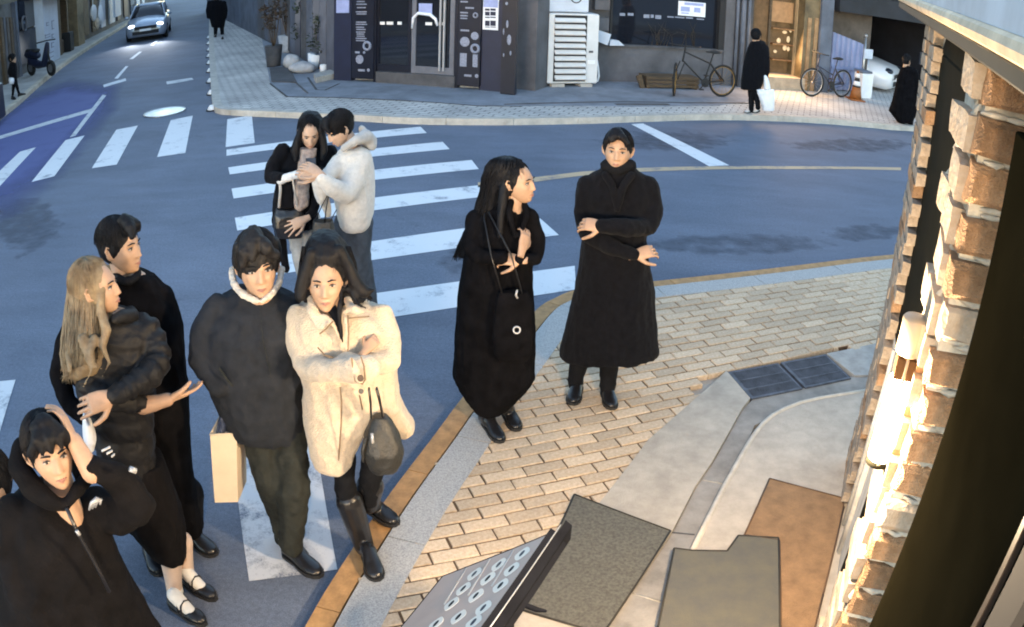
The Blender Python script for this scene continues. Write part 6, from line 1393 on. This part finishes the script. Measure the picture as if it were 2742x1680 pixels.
# the deep upper edge: ledge, silver rail and outer face
oe = G(*ZS(2270, 225), zh-.02)-c_tr; ow = nrm(oe-dd*np.dot(oe, dd)); OW = float(np.dot(oe, ow))
b = MB(); q0, q1 = c_tr-dd*.02, c_br
b.rings([[q0-bn*.05, q0+bn*.012, q0+ow*OW*.55+bn*.012, q0+ow*OW*.6-bn*.05], [q1-bn*.05, q1+bn*.012, q1+ow*OW*.55+bn*.012, q1+ow*OW*.6-bn*.05]], 0, False); fixn(b.build('ledge', M['board_frame'], st))
b = MB(); q0, q1 = c_tr-dd*.10+ow*OW*.62, c_br+ow*OW*.62
b.rings([[q0-np.array((0, 0, .07)), q0+bn*.012, q0+ow*OW*.40+bn*.0, q0+ow*OW*.40-np.array((0, 0, .07))], [q1-np.array((0, 0, .07)), q1+bn*.012, q1+ow*OW*.40, q1+ow*OW*.40-np.array((0, 0, .07))]], 0, False); fixn(b.build('side_panel', mat('stand_side', (.009, .010, .014), .9, .2, 8, spec=.05), st))
b = MB(); b.tube([c_tr-dd*.06+ow*OW*.60+bn*.018, c_br+ow*OW*.60+bn*.018], .0026, 8); b.build('rail', M['alu'], st)
b = MB(); q0 = c_tr+dd*.34+ow*OW*1.05-np.array((0, 0, .03)); b.tube([q0, q0+ow*.05-dd*.015, q0+ow*.075-dd*.03], [.011, .010, .006], 8, round_=True); b.build('hook', M['board_frame'], st)
for u in (.06, LBD-.06):
    for v in (.03, BW-.16): p = bp_(u, v, -.03); b = MB(); b.tube([p, (p[0], p[1], PZ+.012)], .013, 8); b.build('leg', M['board_frame'], st)
cells_ = [(1640, 610), (1510, 800), (1375, 1000), (1355, 745), (1220, 915), (1075, 1125), (1055, 860), (920, 1040), (775, 1225), (1165, 1275), (860, 1385), (585, 1470), (1045, 1450)]
def on_board(x, y):
    r = ray(*ZS(x, y)); t = np.dot(c_tl-CAM, bn)/np.dot(r, bn); return CAM+r*t
for i, (x, y) in enumerate(cells_):
    p = on_board(x, y); a1, a2 = dd, nrm(np.cross(bn, dd)); b = MB(); ring = lambda s1, s2, h, n=14, e=1.5: [p+bn*h+a1*s1*math.copysign(abs(math.cos(t))**(2/e), math.cos(t))+a2*s2*math.copysign(abs(math.sin(t))**(2/e), math.sin(t)) for t in [2*math.pi*k/n for k in range(n)]]
    b.rings([ring(.043, .036, .0005, 14, 1.4), ring(.042, .035, .0018, 14, 1.4)], 0, False); b.rings([ring(.020, .0095, .0018, 12, 2), ring(.019, .009, .0028, 12, 2)], 1, False); b.ball(p+a1*.006+bn*.0027, .008, .006, .0006, np.array((a1, a2, bn)), 8, 4, 1)
    fixn(b.build('menu_picture', [M['cell_paper'] if 'cell_paper' in M else mk('cell_paper', (.80, .73, .63), .7, .04), M['dark_gap'] if i % 3 else mat('dish', (.07, .075, .09), .6, .3, 60), M['hood_grey']], st))
for x0, y0, x1, y1 in ((980, 830, 640, 1320), (1290, 1160, 1000, 1250), (940, 1300, 700, 1390)):
    pass
for k in range(3):
    p, q = on_board(1540-k*290, 560+k*112), on_board(1250-k*290+20, 1010+k*112); b = MB(); b.tube([p+bn*.001, q+bn*.001], .0045, 4, flat=.2); b.build('menu_line', M['hood_grey'], st)

for o in list(bpy.data.objects):
    if o.name.split('.')[0] in ('door_lettering', 'menu_print', 'poster_print', 'window_lettering', 'print', 'lettering'): o['kind'] = 'stuff'
# ------------------------------------------------------------------ cars
def make_car(loc, head, paint, label, lit=False, size=1.0):
    """local x across, y forwards; loc is the middle of the front axle line on the ground"""
    f = nrm(head); r = np.cross(f, (0, 0, 1.0)); o = np.asarray(loc, float); root = empty('parked_car' if not lit else 'car', o, label, 'car')
    L = lambda x, y, z: o+(r*x+f*y+np.array((0, 0, z)))*size
    def section(y, hw, z0, z1, tw, zt):  # lower hull ring
        return [L(sx*w_, y, z) for sx, w_, z in ((-1, hw*.92, z0), (-1, hw, z0+.18), (-1, hw, z1-.12), (-1, tw, z1), (-.5, tw, zt), (0, 0, zt+.015), (.5, tw, zt), (1, tw, z1), (1, hw, z1-.12), (1, hw, z0+.18), (1, hw*.92, z0))]
    b = MB(); R = [section(*q) for q in ((.86, .62, .30, .58, .50, .56), (.84, .72, .24, .64, .60, .66), (.72, .84, .20, .72, .70, .76), (.2, .89, .20, .80, .78, .86), (-.45, .90, .20, .92, .82, .98), (-1.4, .90, .20, .95, .84, .97), (-2.4, .90, .20, .95, .84, .98), (-3.2, .88, .22, .95, .80, 1.0), (-3.6, .80, .28, .88, .66, .92), (-3.68, .66, .36, .78, .52, .8))]
    b.rings(R, 0, True); fixn(b.build('body', paint, root))
    b = MB(); cab = lambda y, hw, z0, tw, z1: [L(-hw, y, z0), L(-tw, y, z1), L(-tw*.5, y, z1+.03), L(tw*.5, y, z1+.03), L(tw, y, z1), L(hw, y, z0)]
    b.rings([cab(-.42, .76, .93, .74, .95), cab(-1.18, .78, .93, .58, 1.36), cab(-1.5, .79, .93, .60, 1.42), cab(-2.4, .79, .93, .60, 1.42), cab(-3.1, .74, .95, .60, 1.10)], 0, True); fixn(b.build('windows', M['glass_dark'], root))
    b = MB(); rf = lambda y, tw, z: [L(-tw, y, z), L(-tw*.6, y, z+.045), L(tw*.6, y, z+.045), L(tw, y, z)]
    b.rings([rf(-1.22, .60, 1.385), rf(-1.6, .63, 1.43), rf(-2.4, .62, 1.425), rf(-2.75, .60, 1.30)], 0, True)
    for sx in (-1, 1):
        b.tube([L(sx*.78, -.40, .95), L(sx*.61, -1.20, 1.39), L(sx*.63, -2.4, 1.42), L(sx*.72, -3.1, 1.02)], .035, 6); b.tube([L(sx*.79, -1.75, .95), L(sx*.63, -1.75, 1.42)], .03, 6)
    b.build('roof', paint, root)
    for sx in (-1, 1):
        for y in (0, -2.6):
            t = MB(); t.tube([L(sx*.70, y, .31), L(sx*.90, y, .31)], .315*size, 24, smooth=False); t.torus(L(sx*.86, y, .31), r, .275*size, .055*size, 24, 8); wl_ = t.build('wheel', M['tyre'], root)
            t = MB(); t.disc(L(sx*.905, y, .31), r, .19*size, .02, 16); t.build('rim', M['metal_grey'], wl_)
        t = MB(); t.ball(L(sx*.60, .70, .66), .17*size, .16*size, .085*size, np.array((r, f, (0, 0, 1.0))), 14, 10); t.build('headlight', M['headlamp'] if lit else M['navy_dark'], root)
        t = MB(); t.ball(L(sx*.95, -.62, .98), .10*size, .06*size, .07*size, np.array((r, f, (0, 0, 1.0)))); t.build('mirror', paint, root)
    t = MB(); t.frame(L(0, 0, 0), r, f, (0, 0, 1), (-.42, .80, .46), (.42, .872, .58)); t.frame(L(0, 0, 0), r, f, (0, 0, 1), (-.5, .78, .28), (.5, .868, .40)); t.build('grille', M['dark_gap'], root)
    t = MB(); t.frame(L(0, 0, 0), r, f, (0, 0, 1), (-.22, .868, .40), (.22, .886, .48)); t.build('number_plate', M['plastic_white'], root)
    if lit:
        for sx in (-1, 1):
            sl_ = bpy.data.lights.new('headlight_beam', 'SPOT'); sl_.energy = 24; sl_.spot_size = math.radians(70); sl_.spot_blend = .8; sl_.color = (.9, .95, 1.0); sl_.shadow_soft_size = .08
            so = bpy.data.objects.new('headlight_beam', sl_); C.objects.link(so); so.location = tuple(L(sx*.6, .95, .66)); so.rotation_euler = Vector(tuple(f+np.array((0, 0, -.16)))).to_track_quat('-Z', 'Y').to_euler()
    return root
cg = G(*Z1(1345, 385), 0); make_car(cg+np.array((0, .4, 0)), (.36, -.93, 0), M['car_silver'], 'silver blue car coming down the left-hand street with its headlights on', True, .88)
wg = G(*ZB(1760, 930), 0); make_car(wg+np.array((.0, .9, 0)), (.80, -.60, 0), M['car_white'], 'white car parked under the dark carport beside the corrugated gate', False, 1.0)

# ------------------------------------------------------------------ bicycles
def make_bike(R0, F0, label, col, steer=0.0, drop=False, rim=None):
    """R0, F0: rear and front wheel contact points on the ground"""
    R0, F0 = np.array(R0), np.array(F0); ax = nrm(F0-R0); up = np.array((0, 0, 1.0)); sd_ = np.cross(up, ax); r = .325; WB_ = np.linalg.norm(F0-R0)
    root = empty('bicycle', (R0+F0)/2, label, 'bicycle'); k = WB_/1.04; Q = lambda x, z: R0+ax*x*k+up*z
    hub_r, hub_f = Q(0, r), Q(1.04, r); bb = Q(.42, .28); st_, sb = Q(.24, .86), Q(.30, .66); ht, hb = Q(.86, .86), Q(.90, .70)
    sa = math.radians(steer); fdir = ax*math.cos(sa)+sd_*math.sin(sa); fn = np.cross(up, fdir)
    for c_, n_, nm in ((hub_r, sd_, 'wheel'), (hub_f, fn, 'wheel')):
        b = MB(); b.torus(c_, n_, r-.022, .022, 32, 6, 0); o = b.build(nm, M['tyre'], root)
        b = MB(); b.torus(c_, n_, r-.05, .009, 32, 5)
        e1 = up; e2 = np.cross(n_, up)
        for q in range(14):
            a = 2*math.pi*q/14; b.tube([c_, c_+(e1*math.cos(a)+e2*math.sin(a))*(r-.05)], .0022, 3)
        b.tube([c_-n_*.04, c_+n_*.04], .018, 8); b.build('rim', rim or M['metal_grey'], o)
    b = MB(); pr = [(bb, sb), (bb, hub_r+sd_*.05), (bb, hub_r-sd_*.05), (sb, hub_r+sd_*.05), (sb, hub_r-sd_*.05), (hb, bb)] + ([(sb*.6+bb*.4, hb)] if drop else [(sb, ht)])
    for p, q in pr: b.tube([p, q], .016 if np.linalg.norm(p-q) > .3 else .014, 8)
    b.tube([sb, st_], .013, 8); b.tube([ht+up*.03, hb-up*.03], .019, 8); b.build('frame', col, root)
    b = MB(); top = hb-up*.02
    for s_ in (-1, 1): b.tube([top+fn*.045*s_, hub_f+fn*.05*s_], .012, 6)
    b.build('fork', col, root)
    b = MB(); stem = ht+up*.13+fdir*.05; b.tube([ht, ht+up*.11, stem], .013, 8); b.tube([stem-fn*.29-fdir*.10, stem-fn*.24, stem, stem+fn*.24, stem+fn*.29-fdir*.10], .012, 8); b.build('handlebar', M['rubber'], root)
    b = MB(); b.ball(st_+up*.03-ax*.04, .14, .07, .035, np.array((ax, sd_, up)), 14, 8); b.ball(st_+up*.025+ax*.09, .09, .025, .022, np.array((ax, sd_, up)), 10, 6); b.build('saddle', M['rubber'], root)
    b = MB(); b.disc(bb+sd_*.05, sd_, .09, .008, 20)
    for s_ in (-1, 1): b.tube([bb+sd_*.06*s_, bb+sd_*.07*s_+(up*-.12+ax*.12)*s_], .010, 6); q = bb+sd_*.11*s_+(up*-.12+ax*.12)*s_; b.frame(q, ax, sd_, up, (-.04, -.04, -.01), (.04, .04, .01))
    b.tube([bb+sd_*.05+up*.085, hub_r+sd_*.045+up*.035], .005, 4); b.tube([bb+sd_*.05-up*.085, hub_r+sd_*.045-up*.035], .005, 4); b.build('crankset', M['rubber'], root)
    return root
rc, fc_ = G(*Z3(2050, 915), PZ), G(*Z3(1500, 905), PZ)
make_bike(rc, rc+nrm(fc_-rc)*1.08, 'dark bicycle with a gold rear wheel leaning by the grey wall under the shop window', M['rubber'], 55, False, mat('gold_rim', (.34, .20, .06), .5, .2, 8, metal=.4))
r2, f2 = G(*ZB(1290, 955), PZ), G(*ZB(925, 945), PZ)
make_bike(r2, r2+nrm(f2-r2)*1.02, 'bicycle with slim dark frame parked before the corrugated gate by the doorway', mat('bike_navy', (.03, .035, .06), .4, .1), -12, True)

# ------------------------------------------------------------------ small things along the far pavement
p = G(*ZB(1470, 985), PZ); cone = empty('traffic_cone', p, 'orange traffic cone with white bands beside the corrugated gate', 'traffic cone')
b = MB(); b.frame(p, (1, 0, 0), (0, 1, 0), (0, 0, 1), (-.19, -.19, 0), (.19, .19, .03), 0, .01); b.tube([p+np.array((0, 0, .03)), p+np.array((0, 0, .30))], [.15, .10], 18); b.build('cone_body', M['cone_orange'], cone); b = MB(); b.tube([p+np.array((0, 0, .62)), p+np.array((0, 0, .68))], [.036, .025], 14); b.build('cone_tip', M['cone_orange'], cone)
for z0, z1, a0, a1 in ((.34, .44, .092, .072), (.52, .62, .056, .037)): b = MB(); b.tube([p+np.array((0, 0, z0)), p+np.array((0, 0, z1))], [a0, a1], 18); b.build('white_band', M['plastic_white'], cone)
b = MB(); b.tube([p+np.array((0, 0, .30)), p+np.array((0, 0, .34))], [.10, .092], 18); b.tube([p+np.array((0, 0, .44)), p+np.array((0, 0, .52))], [.072, .056], 18); b.build('cone_middle', M['rubber'], cone)['kind'] = 'stuff'
PG = Wall(G(*ZB(1550, 965), PZ)[:2], (G(*ZB(1550, 965), PZ)+CP.e)[:2])
o = rect(PG, ZB, 1552, 655, 1688, 965, -.25, .02, zbot=PZ, bev=.015).build('utility_box', M['plastic_white']); tag(o, 'white utility box between the traffic cone and the white car', 'utility box')
rect(PG, ZB, 1560, 625, 1690, 652, -.26, .03, bev=.01).build('lid', M['wall_blue'], o)
o = rect(PG, ZB, 1590, 345, 1692, 465, -.2, -.16).build('sign_plate', M['sign_pale']); 
b = MB(); t, _ = PG.hit(*ZB(1640, 460), d=-.18); b.tube([PG.p(t, PZ, -.19), PG.p(t, PG.hit(*ZB(1640, 380), d=-.18)[1], -.19)], .02, 8); b.build('pole', M['metal_grey'], o); tag(o, 'small pale sign plate on a pole above the white utility box', 'sign')
# white carrier bag of the walking pedestrian
PP = Person(ZB, (150, 1160), PZ, label='x'); bpy.data.objects.remove(PP.root)
bag = empty('carrier_bag', PP.J(335, 960, .12), 'large white carrier bag carried by the pedestrian on the far pavement', 'bag')
b = Part(); PP.loft(b, [(215, 440, 850, .12, .04), (225, 448, 900, .12, .07), (265, 445, 1000, .12, .09), (300, 440, 1120, .12, .08)], 18, 3, core=0); b.finish('body', M['plastic_white'], bag, .012, 2, TROU)
b = Part(); PP.limb(b, [(330, 690, .11, 26), (345, 760, .12, 36), (350, 830, .12, 46)], 0); b.finish('handle', M['plastic_white'], bag, .012, 2)
PP = Person(ZA, (170, 1165), PZ, label='x'); bpy.data.objects.remove(PP.root)
b = Part(); PP.loft(b, [(105, 165, 925, .12, .05), (100, 172, 960, .12, .08), (112, 165, 1000, .12, .06)], 14, 3, core=0); tag(b.finish('white_bag', M['plastic_white'], None, .015, 1), 'small white bag held by the pedestrian on the left-hand pavement', 'bag')
# low wooden bench
BN = Wall(RF.p(0, 0, .62)[:2], RF.p(4, 0, .62)[:2]); bench = empty('wooden_bench', BN.p(BN.hit(*Z3(1560, 870))[0], PZ, 0), 'low dark wooden bench by the wall behind the gold wheeled bicycle', 'bench')
t0, zt_ = BN.hit(*Z3(1335, 755)); t1, _ = BN.hit(*Z3(1830, 755)); zt_ = max(zt_, PZ+.25)
for k in range(4): MB().frame(BN.A, BN.e, BN.n, (0, 0, 1), (t0, -.34+k*.09, zt_-.03), (t1, -.34+k*.09+.078, zt_), 0, .006).build('slat', M['wood'], bench)
for k in range(3): MB().frame(BN.A, BN.e, BN.n, (0, 0, 1), (t0, .022, PZ+.03+k*.075), (t1, .042, PZ+.095+k*.075), 0, .005).build('front_board', M['wood'], bench)
for t in (t0+.02, t1-.08): MB().frame(BN.A, BN.e, BN.n, (0, 0, 1), (t, -.33, PZ), (t+.06, .02, zt_-.031), 0, .005).build('leg', M['wood'], bench)
b = MB(); P_ = [BN.p(*BN.hit(*Z3(x, y)), .03) for x, y in ((1245, 720), (1290, 700), (1335, 870), (1290, 850))]; b.rings([P_, [q-BN.n*.06 for q in P_]], 0, False); o = fixn(b.build('plank', M['wood'])); tag(o, 'dark plank leaning at the left end of the low wooden bench', 'plank')

# ------------------------------------------------------------------ left side of the corner shop: siding, pots, shrubs
LF = Wall(G(*Z2(905, 640), PZ)[:2], D(545, 52, PZ)[:2])
sidew = empty('shop_side_wall', LF.p(2, PZ, 0), 'blue grey panelled side wall of the corner shop along the left-hand street', 'wall')
MB().frame(LF.A, LF.e, LF.n, (0, 0, 1), (.05, -2.5, 0), (LF.L+8, -.06, 4.6)).build('wall', M['wall_blue'], sidew)
for i, k in enumerate(np.arange(.1, 9.0, .62)): MB().frame(LF.A, LF.e, LF.n, (0, 0, 1), (k, -.06, PZ+.05), (k+.58, -.02+.006*(i % 2), 3.0), 0, .008).build('panel', M['navy'] if i in (2, 5) else mat('siding_%d' % (i % 3), ((.085, .095, .13), (.12, .13, .165), (.065, .07, .10))[i % 3], .6, .2, 3) if i < 3 else M[('wall_blue', 'concrete_dark', 'wall_grey')[i % 3]], sidew)
def plant(base, h, w_, label, leaf_m, pot_m, pot=(.22, .32), n=420, seed=1, stem=.25, cat='potted plant', kind='potted_plant', leaf=.05):
    r = random.Random(seed); base = np.asarray(base, float); root = empty(kind, base, label, cat)
    z0 = 0
    if pot:
        b = MB(); b.tube([base, base+np.array((0, 0, pot[1]*.1)), base+np.array((0, 0, pot[1])), base+np.array((0, 0, pot[1]-.03))], [pot[0]*.78, pot[0]*.8, pot[0], pot[0]*.85], 16); b.build('pot', pot_m, root); z0 = pot[1]-.03
    b = MB()
    for k in range(7):
        a = r.uniform(0, 6.28); e = base+np.array((math.cos(a)*w_*.6, math.sin(a)*w_*.6, z0+stem+(h-stem)*r.uniform(.5, .9))); m_ = base+np.array((math.cos(a)*w_*.2, math.sin(a)*w_*.2, z0+stem*.9)); b.tube([base+np.array((0, 0, z0)), m_, e], [.018, .012, .004], 5)
    b.build('stems', M['wood'], root); b = MB()
    cl = [(np.array((r.gauss(0, .45)*w_, r.gauss(0, .45)*w_, z0+stem+(h-stem)*r.uniform(.1, .95))), r.uniform(.25, .5)*w_) for _ in range(11)]
    for k in range(n):
        c_, cr_r = r.choice(cl); p = base+c_+np.array((r.gauss(0, 1), r.gauss(0, 1), r.gauss(0, 1)))*cr_r*.55; a = nrm((r.gauss(0, 1), r.gauss(0, 1), r.gauss(0, .6))); q = nrm(np.cross(a, (r.gauss(0, 1), r.gauss(0, 1), r.gauss(0, 1)))); l_ = leaf*r.uniform(.6, 1.3)
        b.add([p-a*l_, p+q*l_*.42, p+a*l_, p-q*l_*.42], [(0, 1, 2, 3)])
    o = b.build('foliage', leaf_m, root); tag(o, kind='stuff'); return root
gz = lambda x, y: G(*Z2(x, y), PZ)
plant(gz(410, 548), 1.05, .26, 'tall dark pot with brown dry grass at the left end of the side wall', M['leaf_dry'], M['pot'], (.21, .50), 320, 3, .15)
plant(gz(520, 430), 1.55, .42, 'bushy dry brown shrub standing by the shop side wall', M['leaf_dry'], M['pot_pale'], (.24, .45), 620, 4, .35)
plant(gz(690, 470), 1.10, .36, 'grey green shrub in a pot against the shop side wall', M['leaf'], M['pot'], (.24, .36), 460, 5, .1)
plant(gz(815, 560), .95, .36, 'dark green shrub at the corner of the navy shop front', M['leaf'], M['pot'], (.22, .30), 480, 6, .1)
def stone(base, a, b_, c, label, m, cat, name, seed=0):
    r = random.Random(seed); p = Part(); p.b.ball(np.asarray(base)+np.array((0, 0, c*.8)), a, b_, c, None, 12, 8); p.b.ball(np.asarray(base)+np.array((a*.3, 0, c*.6)), a*.7, b_*.8, c*.7, None, 12, 8); return tag(p.finish(name, m, None, .03, 2, [(.03, (5, 5, 5), seed, 'n')]), label, cat)
stone(gz(560, 560), .22, .18, .18, 'pale stone lying on the forecourt below the brown shrub', M['pot_pale'], 'stone', 'stone', 1)
stone(gz(640, 600), .30, .22, .14, 'larger pale flat stone on the forecourt beside the grey green shrub', M['pot_pale'], 'stone', 'stone', 2)
pt = gz(735, 570); b = MB(); b.tube([pt, pt+np.array((.05, 0, .34)), pt+np.array((.05, 0, .30))], [.12, .17, .14], 16); tag(b.build('plant_pot', M['plastic_white']), 'empty white plant pot tilted on the forecourt by the stones', 'plant pot')
pt = gz(820, 600); b = MB(); b.tube([pt, pt+np.array((0, 0, .18))], [.07, .08], 14); tag(b.build('plant_pot', M['plastic_white']), 'very small white pot by the corner of the navy shop front', 'plant pot')
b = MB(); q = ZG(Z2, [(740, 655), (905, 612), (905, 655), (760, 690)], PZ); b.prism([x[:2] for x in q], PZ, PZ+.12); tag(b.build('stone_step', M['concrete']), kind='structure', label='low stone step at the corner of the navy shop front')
b = MB(); b.prism([x[:2] for x in ZG(Z2, [(375, 570), (540, 560), (600, 690), (390, 680)], PZ)], PZ, PZ+.03); tag(b.build('slab', M['forecourt'] if 'forecourt' in M else M['concrete_dark']), kind='structure', label='dark slab set in the forecourt beside the tall pot')
pg = gz(320, 275); post = empty('bollard', pg, 'short white post standing by the side wall on the far pavement', 'bollard'); b = MB(); b.tube([pg, pg+np.array((0, 0, .8))], .06, 12); b.build('post', M['plastic_white'], post); b = MB(); b.frame(pg, (1, 0, 0), (0, 1, 0), (0, 0, 1), (-.14, -.12, .0), (.14, .12, .22), 0, .02); b.build('foot', M['plastic_white'], post)
pb = G(*Z1(2330, 225), PZ); pbx = empty('planter_box', pb, 'long dark planter box on the pavement behind the far pedestrian', 'planter'); b = MB(); b.frame(pb, nrm(LF.e), LF.n, (0, 0, 1), (-.2, -.5, 0), (1.6, .3, .8), 0, .02); b.build('box', M['dark_gap'], pbx)
for k in range(3): b = MB(); b.frame(pb, nrm(LF.e), LF.n, (0, 0, 1), (-.2, .302, .1+k*.24), (1.6, .33, .28+k*.24), 0, .01); b.build('board', M['navy_dark'], pbx)

# ------------------------------------------------------------------ left-hand street front
LW = Wall((-12.0, 12.0), (-20.7, 43.6))
lt = lambda x, y, z=ZA: LW.hit(*z(x, y))
lb = empty('street_building', LW.p(6, PZ, 0), 'grey street front with a dark window and ring sign at the far left', 'building')
ta, tb_ = 0.0, lt(505, 300)[0]
MB().frame(LW.A, LW.e, LW.n, (0, 0, 1), (ta-8, -4, 0), (tb_, -.12, 6.5)).build('wall', mat('left_wall', (.15, .14, .13), .8, .3, 1.5), lb)
rect(LW, ZA, 222, -60, 462, 330, -.12, -.06).build('window_pane', M['glass_dark'], lb)
for x0, x1 in ((200, 222), (462, 500)): rect(LW, ZA, x0, -60, x1, 700, -.12, .02, zbot=PZ).build('window_frame', M['wall_blue'], lb)
rect(LW, ZA, -160, -80, 200, 60, -.12, .35).build('awning', mat('awning_tan', (.12, .10, .07), .8, .3, 3), lb)
t, z = lt(278, 285); b = MB(); b.torus(LW.p(t, z, .03), LW.n, .22, .035, 24, 6); b.build('ring_sign', M['wall_grey'], lb)
rect(LW, ZA, 225, 350, 460, 690, -.12, -.05, zbot=PZ+.3).build('lower_panel', M['navy_dark'], lb)
for k in range(5): rect(LW, ZA, 20+k*38, 200, 46+k*38, 680, -.12, -.03-.02*(k % 2), zbot=PZ).build('door_panel', M[('wood', 'wall_grey', 'wall_brown')[k % 3]], lb)
sg_ = empty('sign_column', LW.p(lt(605, 700)[0], PZ, .2), 'tall pale blue sign column with dark lettering on the left-hand pavement', 'sign')
rect(LW, ZA, 520, -200, 692, 740, -.1, .25, zbot=PZ, bev=.02).build('column', M['sign_pale'], sg_)
b = MB()
for (x0, y0, x1, y1) in ((550, 268, 580, 310), (615, 245, 645, 350), (535, 410, 600, 450), (615, 405, 645, 455), (565, 515, 590, 565), (610, 505, 645, 565), (560, 625, 640, 690)):
    rect(LW, ZA, x0, y0, x1, y0+10, .252, .258, b); rect(LW, ZA, x0, y1-10, x1, y1, .252, .258, b); rect(LW, ZA, x0, y0, x0+9, y1, .252, .259, b)
b.build('lettering', M['print_grey'], sg_)
lb2 = empty('street_building', LW.p(lt(820, 300)[0], PZ, 0), 'dark brown shop front with pale goods outside on the left-hand street', 'building')
t0, t1 = lt(692, 300)[0], lt(1010, 250)[0]
MB().frame(LW.A, LW.e, LW.n, (0, 0, 1), (t0, -4, 0), (t1, -.5, 6)).build('wall', mat('left_wall_brown', (.055, .045, .038), .8, .3, 2), lb2)
for x0, x1 in ((692, 722), (800, 815), (925, 1000)): rect(LW, ZA, x0, -80, x1, 640, -.5, .02, zbot=PZ, ztop=3).build('column', mat('column_tan', (.20, .15, .085), .7, .25, 4) if x0 > 900 else M['wood'], lb2)
rect(LW, ZA, 700, -260, 1000, -90, -.5, .9).build('awning', M['roof_dark'], lb2)
lb3 = empty('street_building', LW.p(lt(1200, 150)[0], PZ, 0), 'pale cluttered shop front farther up the left-hand street', 'building')
t2 = t1+22
MB().frame(LW.A, LW.e, LW.n, (0, 0, 1), (t1, -4, 0), (t2, -.3, 6.5)).build('wall', mat('left_wall_far', (.10, .095, .10), .8, .4, .8), lb3)
rs = random.Random(17)
for k in range(9):
    t = t1+.5+k*1.7; z0 = PZ+.2; hh = rs.uniform(1.3, 2.1); b = MB(); b.frame(LW.A, LW.e, LW.n, (0, 0, 1), (t, -.31, z0), (t+rs.uniform(.7, 1.2), -.24, z0+hh)); b.build('window', M[rs.choice(['glass_dark', 'navy_dark', 'wood', 'sign_pale'])], lb3)
    b = MB(); b.frame(LW.A, LW.e, LW.n, (0, 0, 1), (t-.1, -.2, 2.5), (t+1.3, .12, 3.1)); b.build('shop_sign', M[rs.choice(['sign_pale', 'wall_blue', 'wood_warm'])], lb3)
def cloth(x, y, w_, h, m, label, i):
    t, z = lt(x, y); b = Part(); p = LW.p(t, z, .25); b.b.ball(p, w_, .12, h, np.array((LW.e, LW.n, (0, 0, 1.0))), 12, 8); b.b.tube([p+np.array((0, 0, h)), p+np.array((0, 0, h+.25))], .03, 6, round_=True)
    o = b.finish('hanging_goods', m, None, .03, 2, [(.04, (6, 6, 3), i, 'n')]); tag(o, label, 'goods')
cloth(1040, 165, .32, .35, M['cuff_white'], 'pale bundle hanging outside the brown shop front, left one', 1); cloth(1125, 190, .22, .42, M['paper'], 'narrow pale bundle hanging outside the brown shop front, right one', 2); cloth(1085, 290, .22, .22, M['fleece_cream'], 'small cream bundle hanging lowest outside the brown shop front', 3)
rect(LW, ZA, 1368, -120, 1436, 195, .1, .2).build('banner_sign', M['sign_pale']); o = bpy.data.objects['banner_sign']; tag(o, 'narrow pale hanging banner farthest up the left-hand street', 'banner')
for i, (x, y, lab) in enumerate(((760, 640, 'dark crate stack beside the sign column on the left-hand pavement'), (880, 600, 'dark clutter box under the brown shop front'), (480, 735, 'small black bin next to the sign column'))):
    p = G(*ZA(x, y), PZ); b = MB(); b.frame(p, LW.e, LW.n, (0, 0, 1), (-.25, -.5, 0), (.25, -.05, .5+.2*i), 0, .03); tag(b.build('crate', M[('wood', 'dark_gap', 'rubber')[i]]), lab, 'crate')
# scooter
sp0, sp1 = G(*ZA(380, 900), PZ), G(*ZA(575, 905), PZ); sp1 = sp0+nrm(sp1-sp0)*1.25; sc = empty('scooter', (sp0+sp1)/2, 'dark motor scooter parked below the pale blue sign column', 'scooter'); ax = nrm(sp1-sp0); sdx = np.cross((0, 0, 1.0), ax)
for c_ in (sp0, sp1):
    b = MB(); b.torus(c_+np.array((0, 0, .23)), sdx, .18, .055, 24, 8); w_ = b.build('wheel', M['tyre'], sc); b = MB(); b.disc(c_+np.array((0, 0, .23)), sdx, .12, .08, 16); b.build('rim', M['metal_grey'], w_)
b = Part(); q = lambda x, z: sp0+ax*x+np.array((0, 0, z)); b.b.tube([q(-.15, .62), q(.25, .66), q(.5, .6)], [.12, .15, .10], 12, round_=True); b.b.tube([q(.05, .45), q(.5, .32), q(.85, .34), q(1.05, .7), q(1.12, .92)], [.14, .12, .11, .10, .07], 12, round_=True); b.finish('body', M['navy'], sc, .02, 3)
b = MB(); b.tube([q(1.25, .25), q(1.15, .6), q(1.08, .98)], .03, 8); b.tube([q(1.05, 1.0)-sdx*.32, q(1.1, 1.02), q(1.05, 1.0)+sdx*.32], .02, 8); b.build('handlebar', M['rubber'], sc)
b = MB(); b.tube([q(-.1, .74), q(.45, .74)], [.10, .11], 10, round_=True, flat=.6); b.build('seat', M['rubber'], sc)
# something dark cut by the left edge
p = G(*ZA(10, 1420), PZ); b = MB(); b.frame(p, LW.e, LW.n, (0, 0, 1), (-.4, -.6, 0), (.3, .02, .75), 0, .03); tag(b.build('street_box', M['navy_dark']), 'dark blue street box cut by the left edge above the kerb', 'street box')

for o in list(bpy.data.objects):
    if o.name.split('.')[0] in ('lettering', 'strands', 'dry_branches', 'glow_goods', 'forecourt_joints') and not o.get('kind'): o['kind'] = 'stuff'
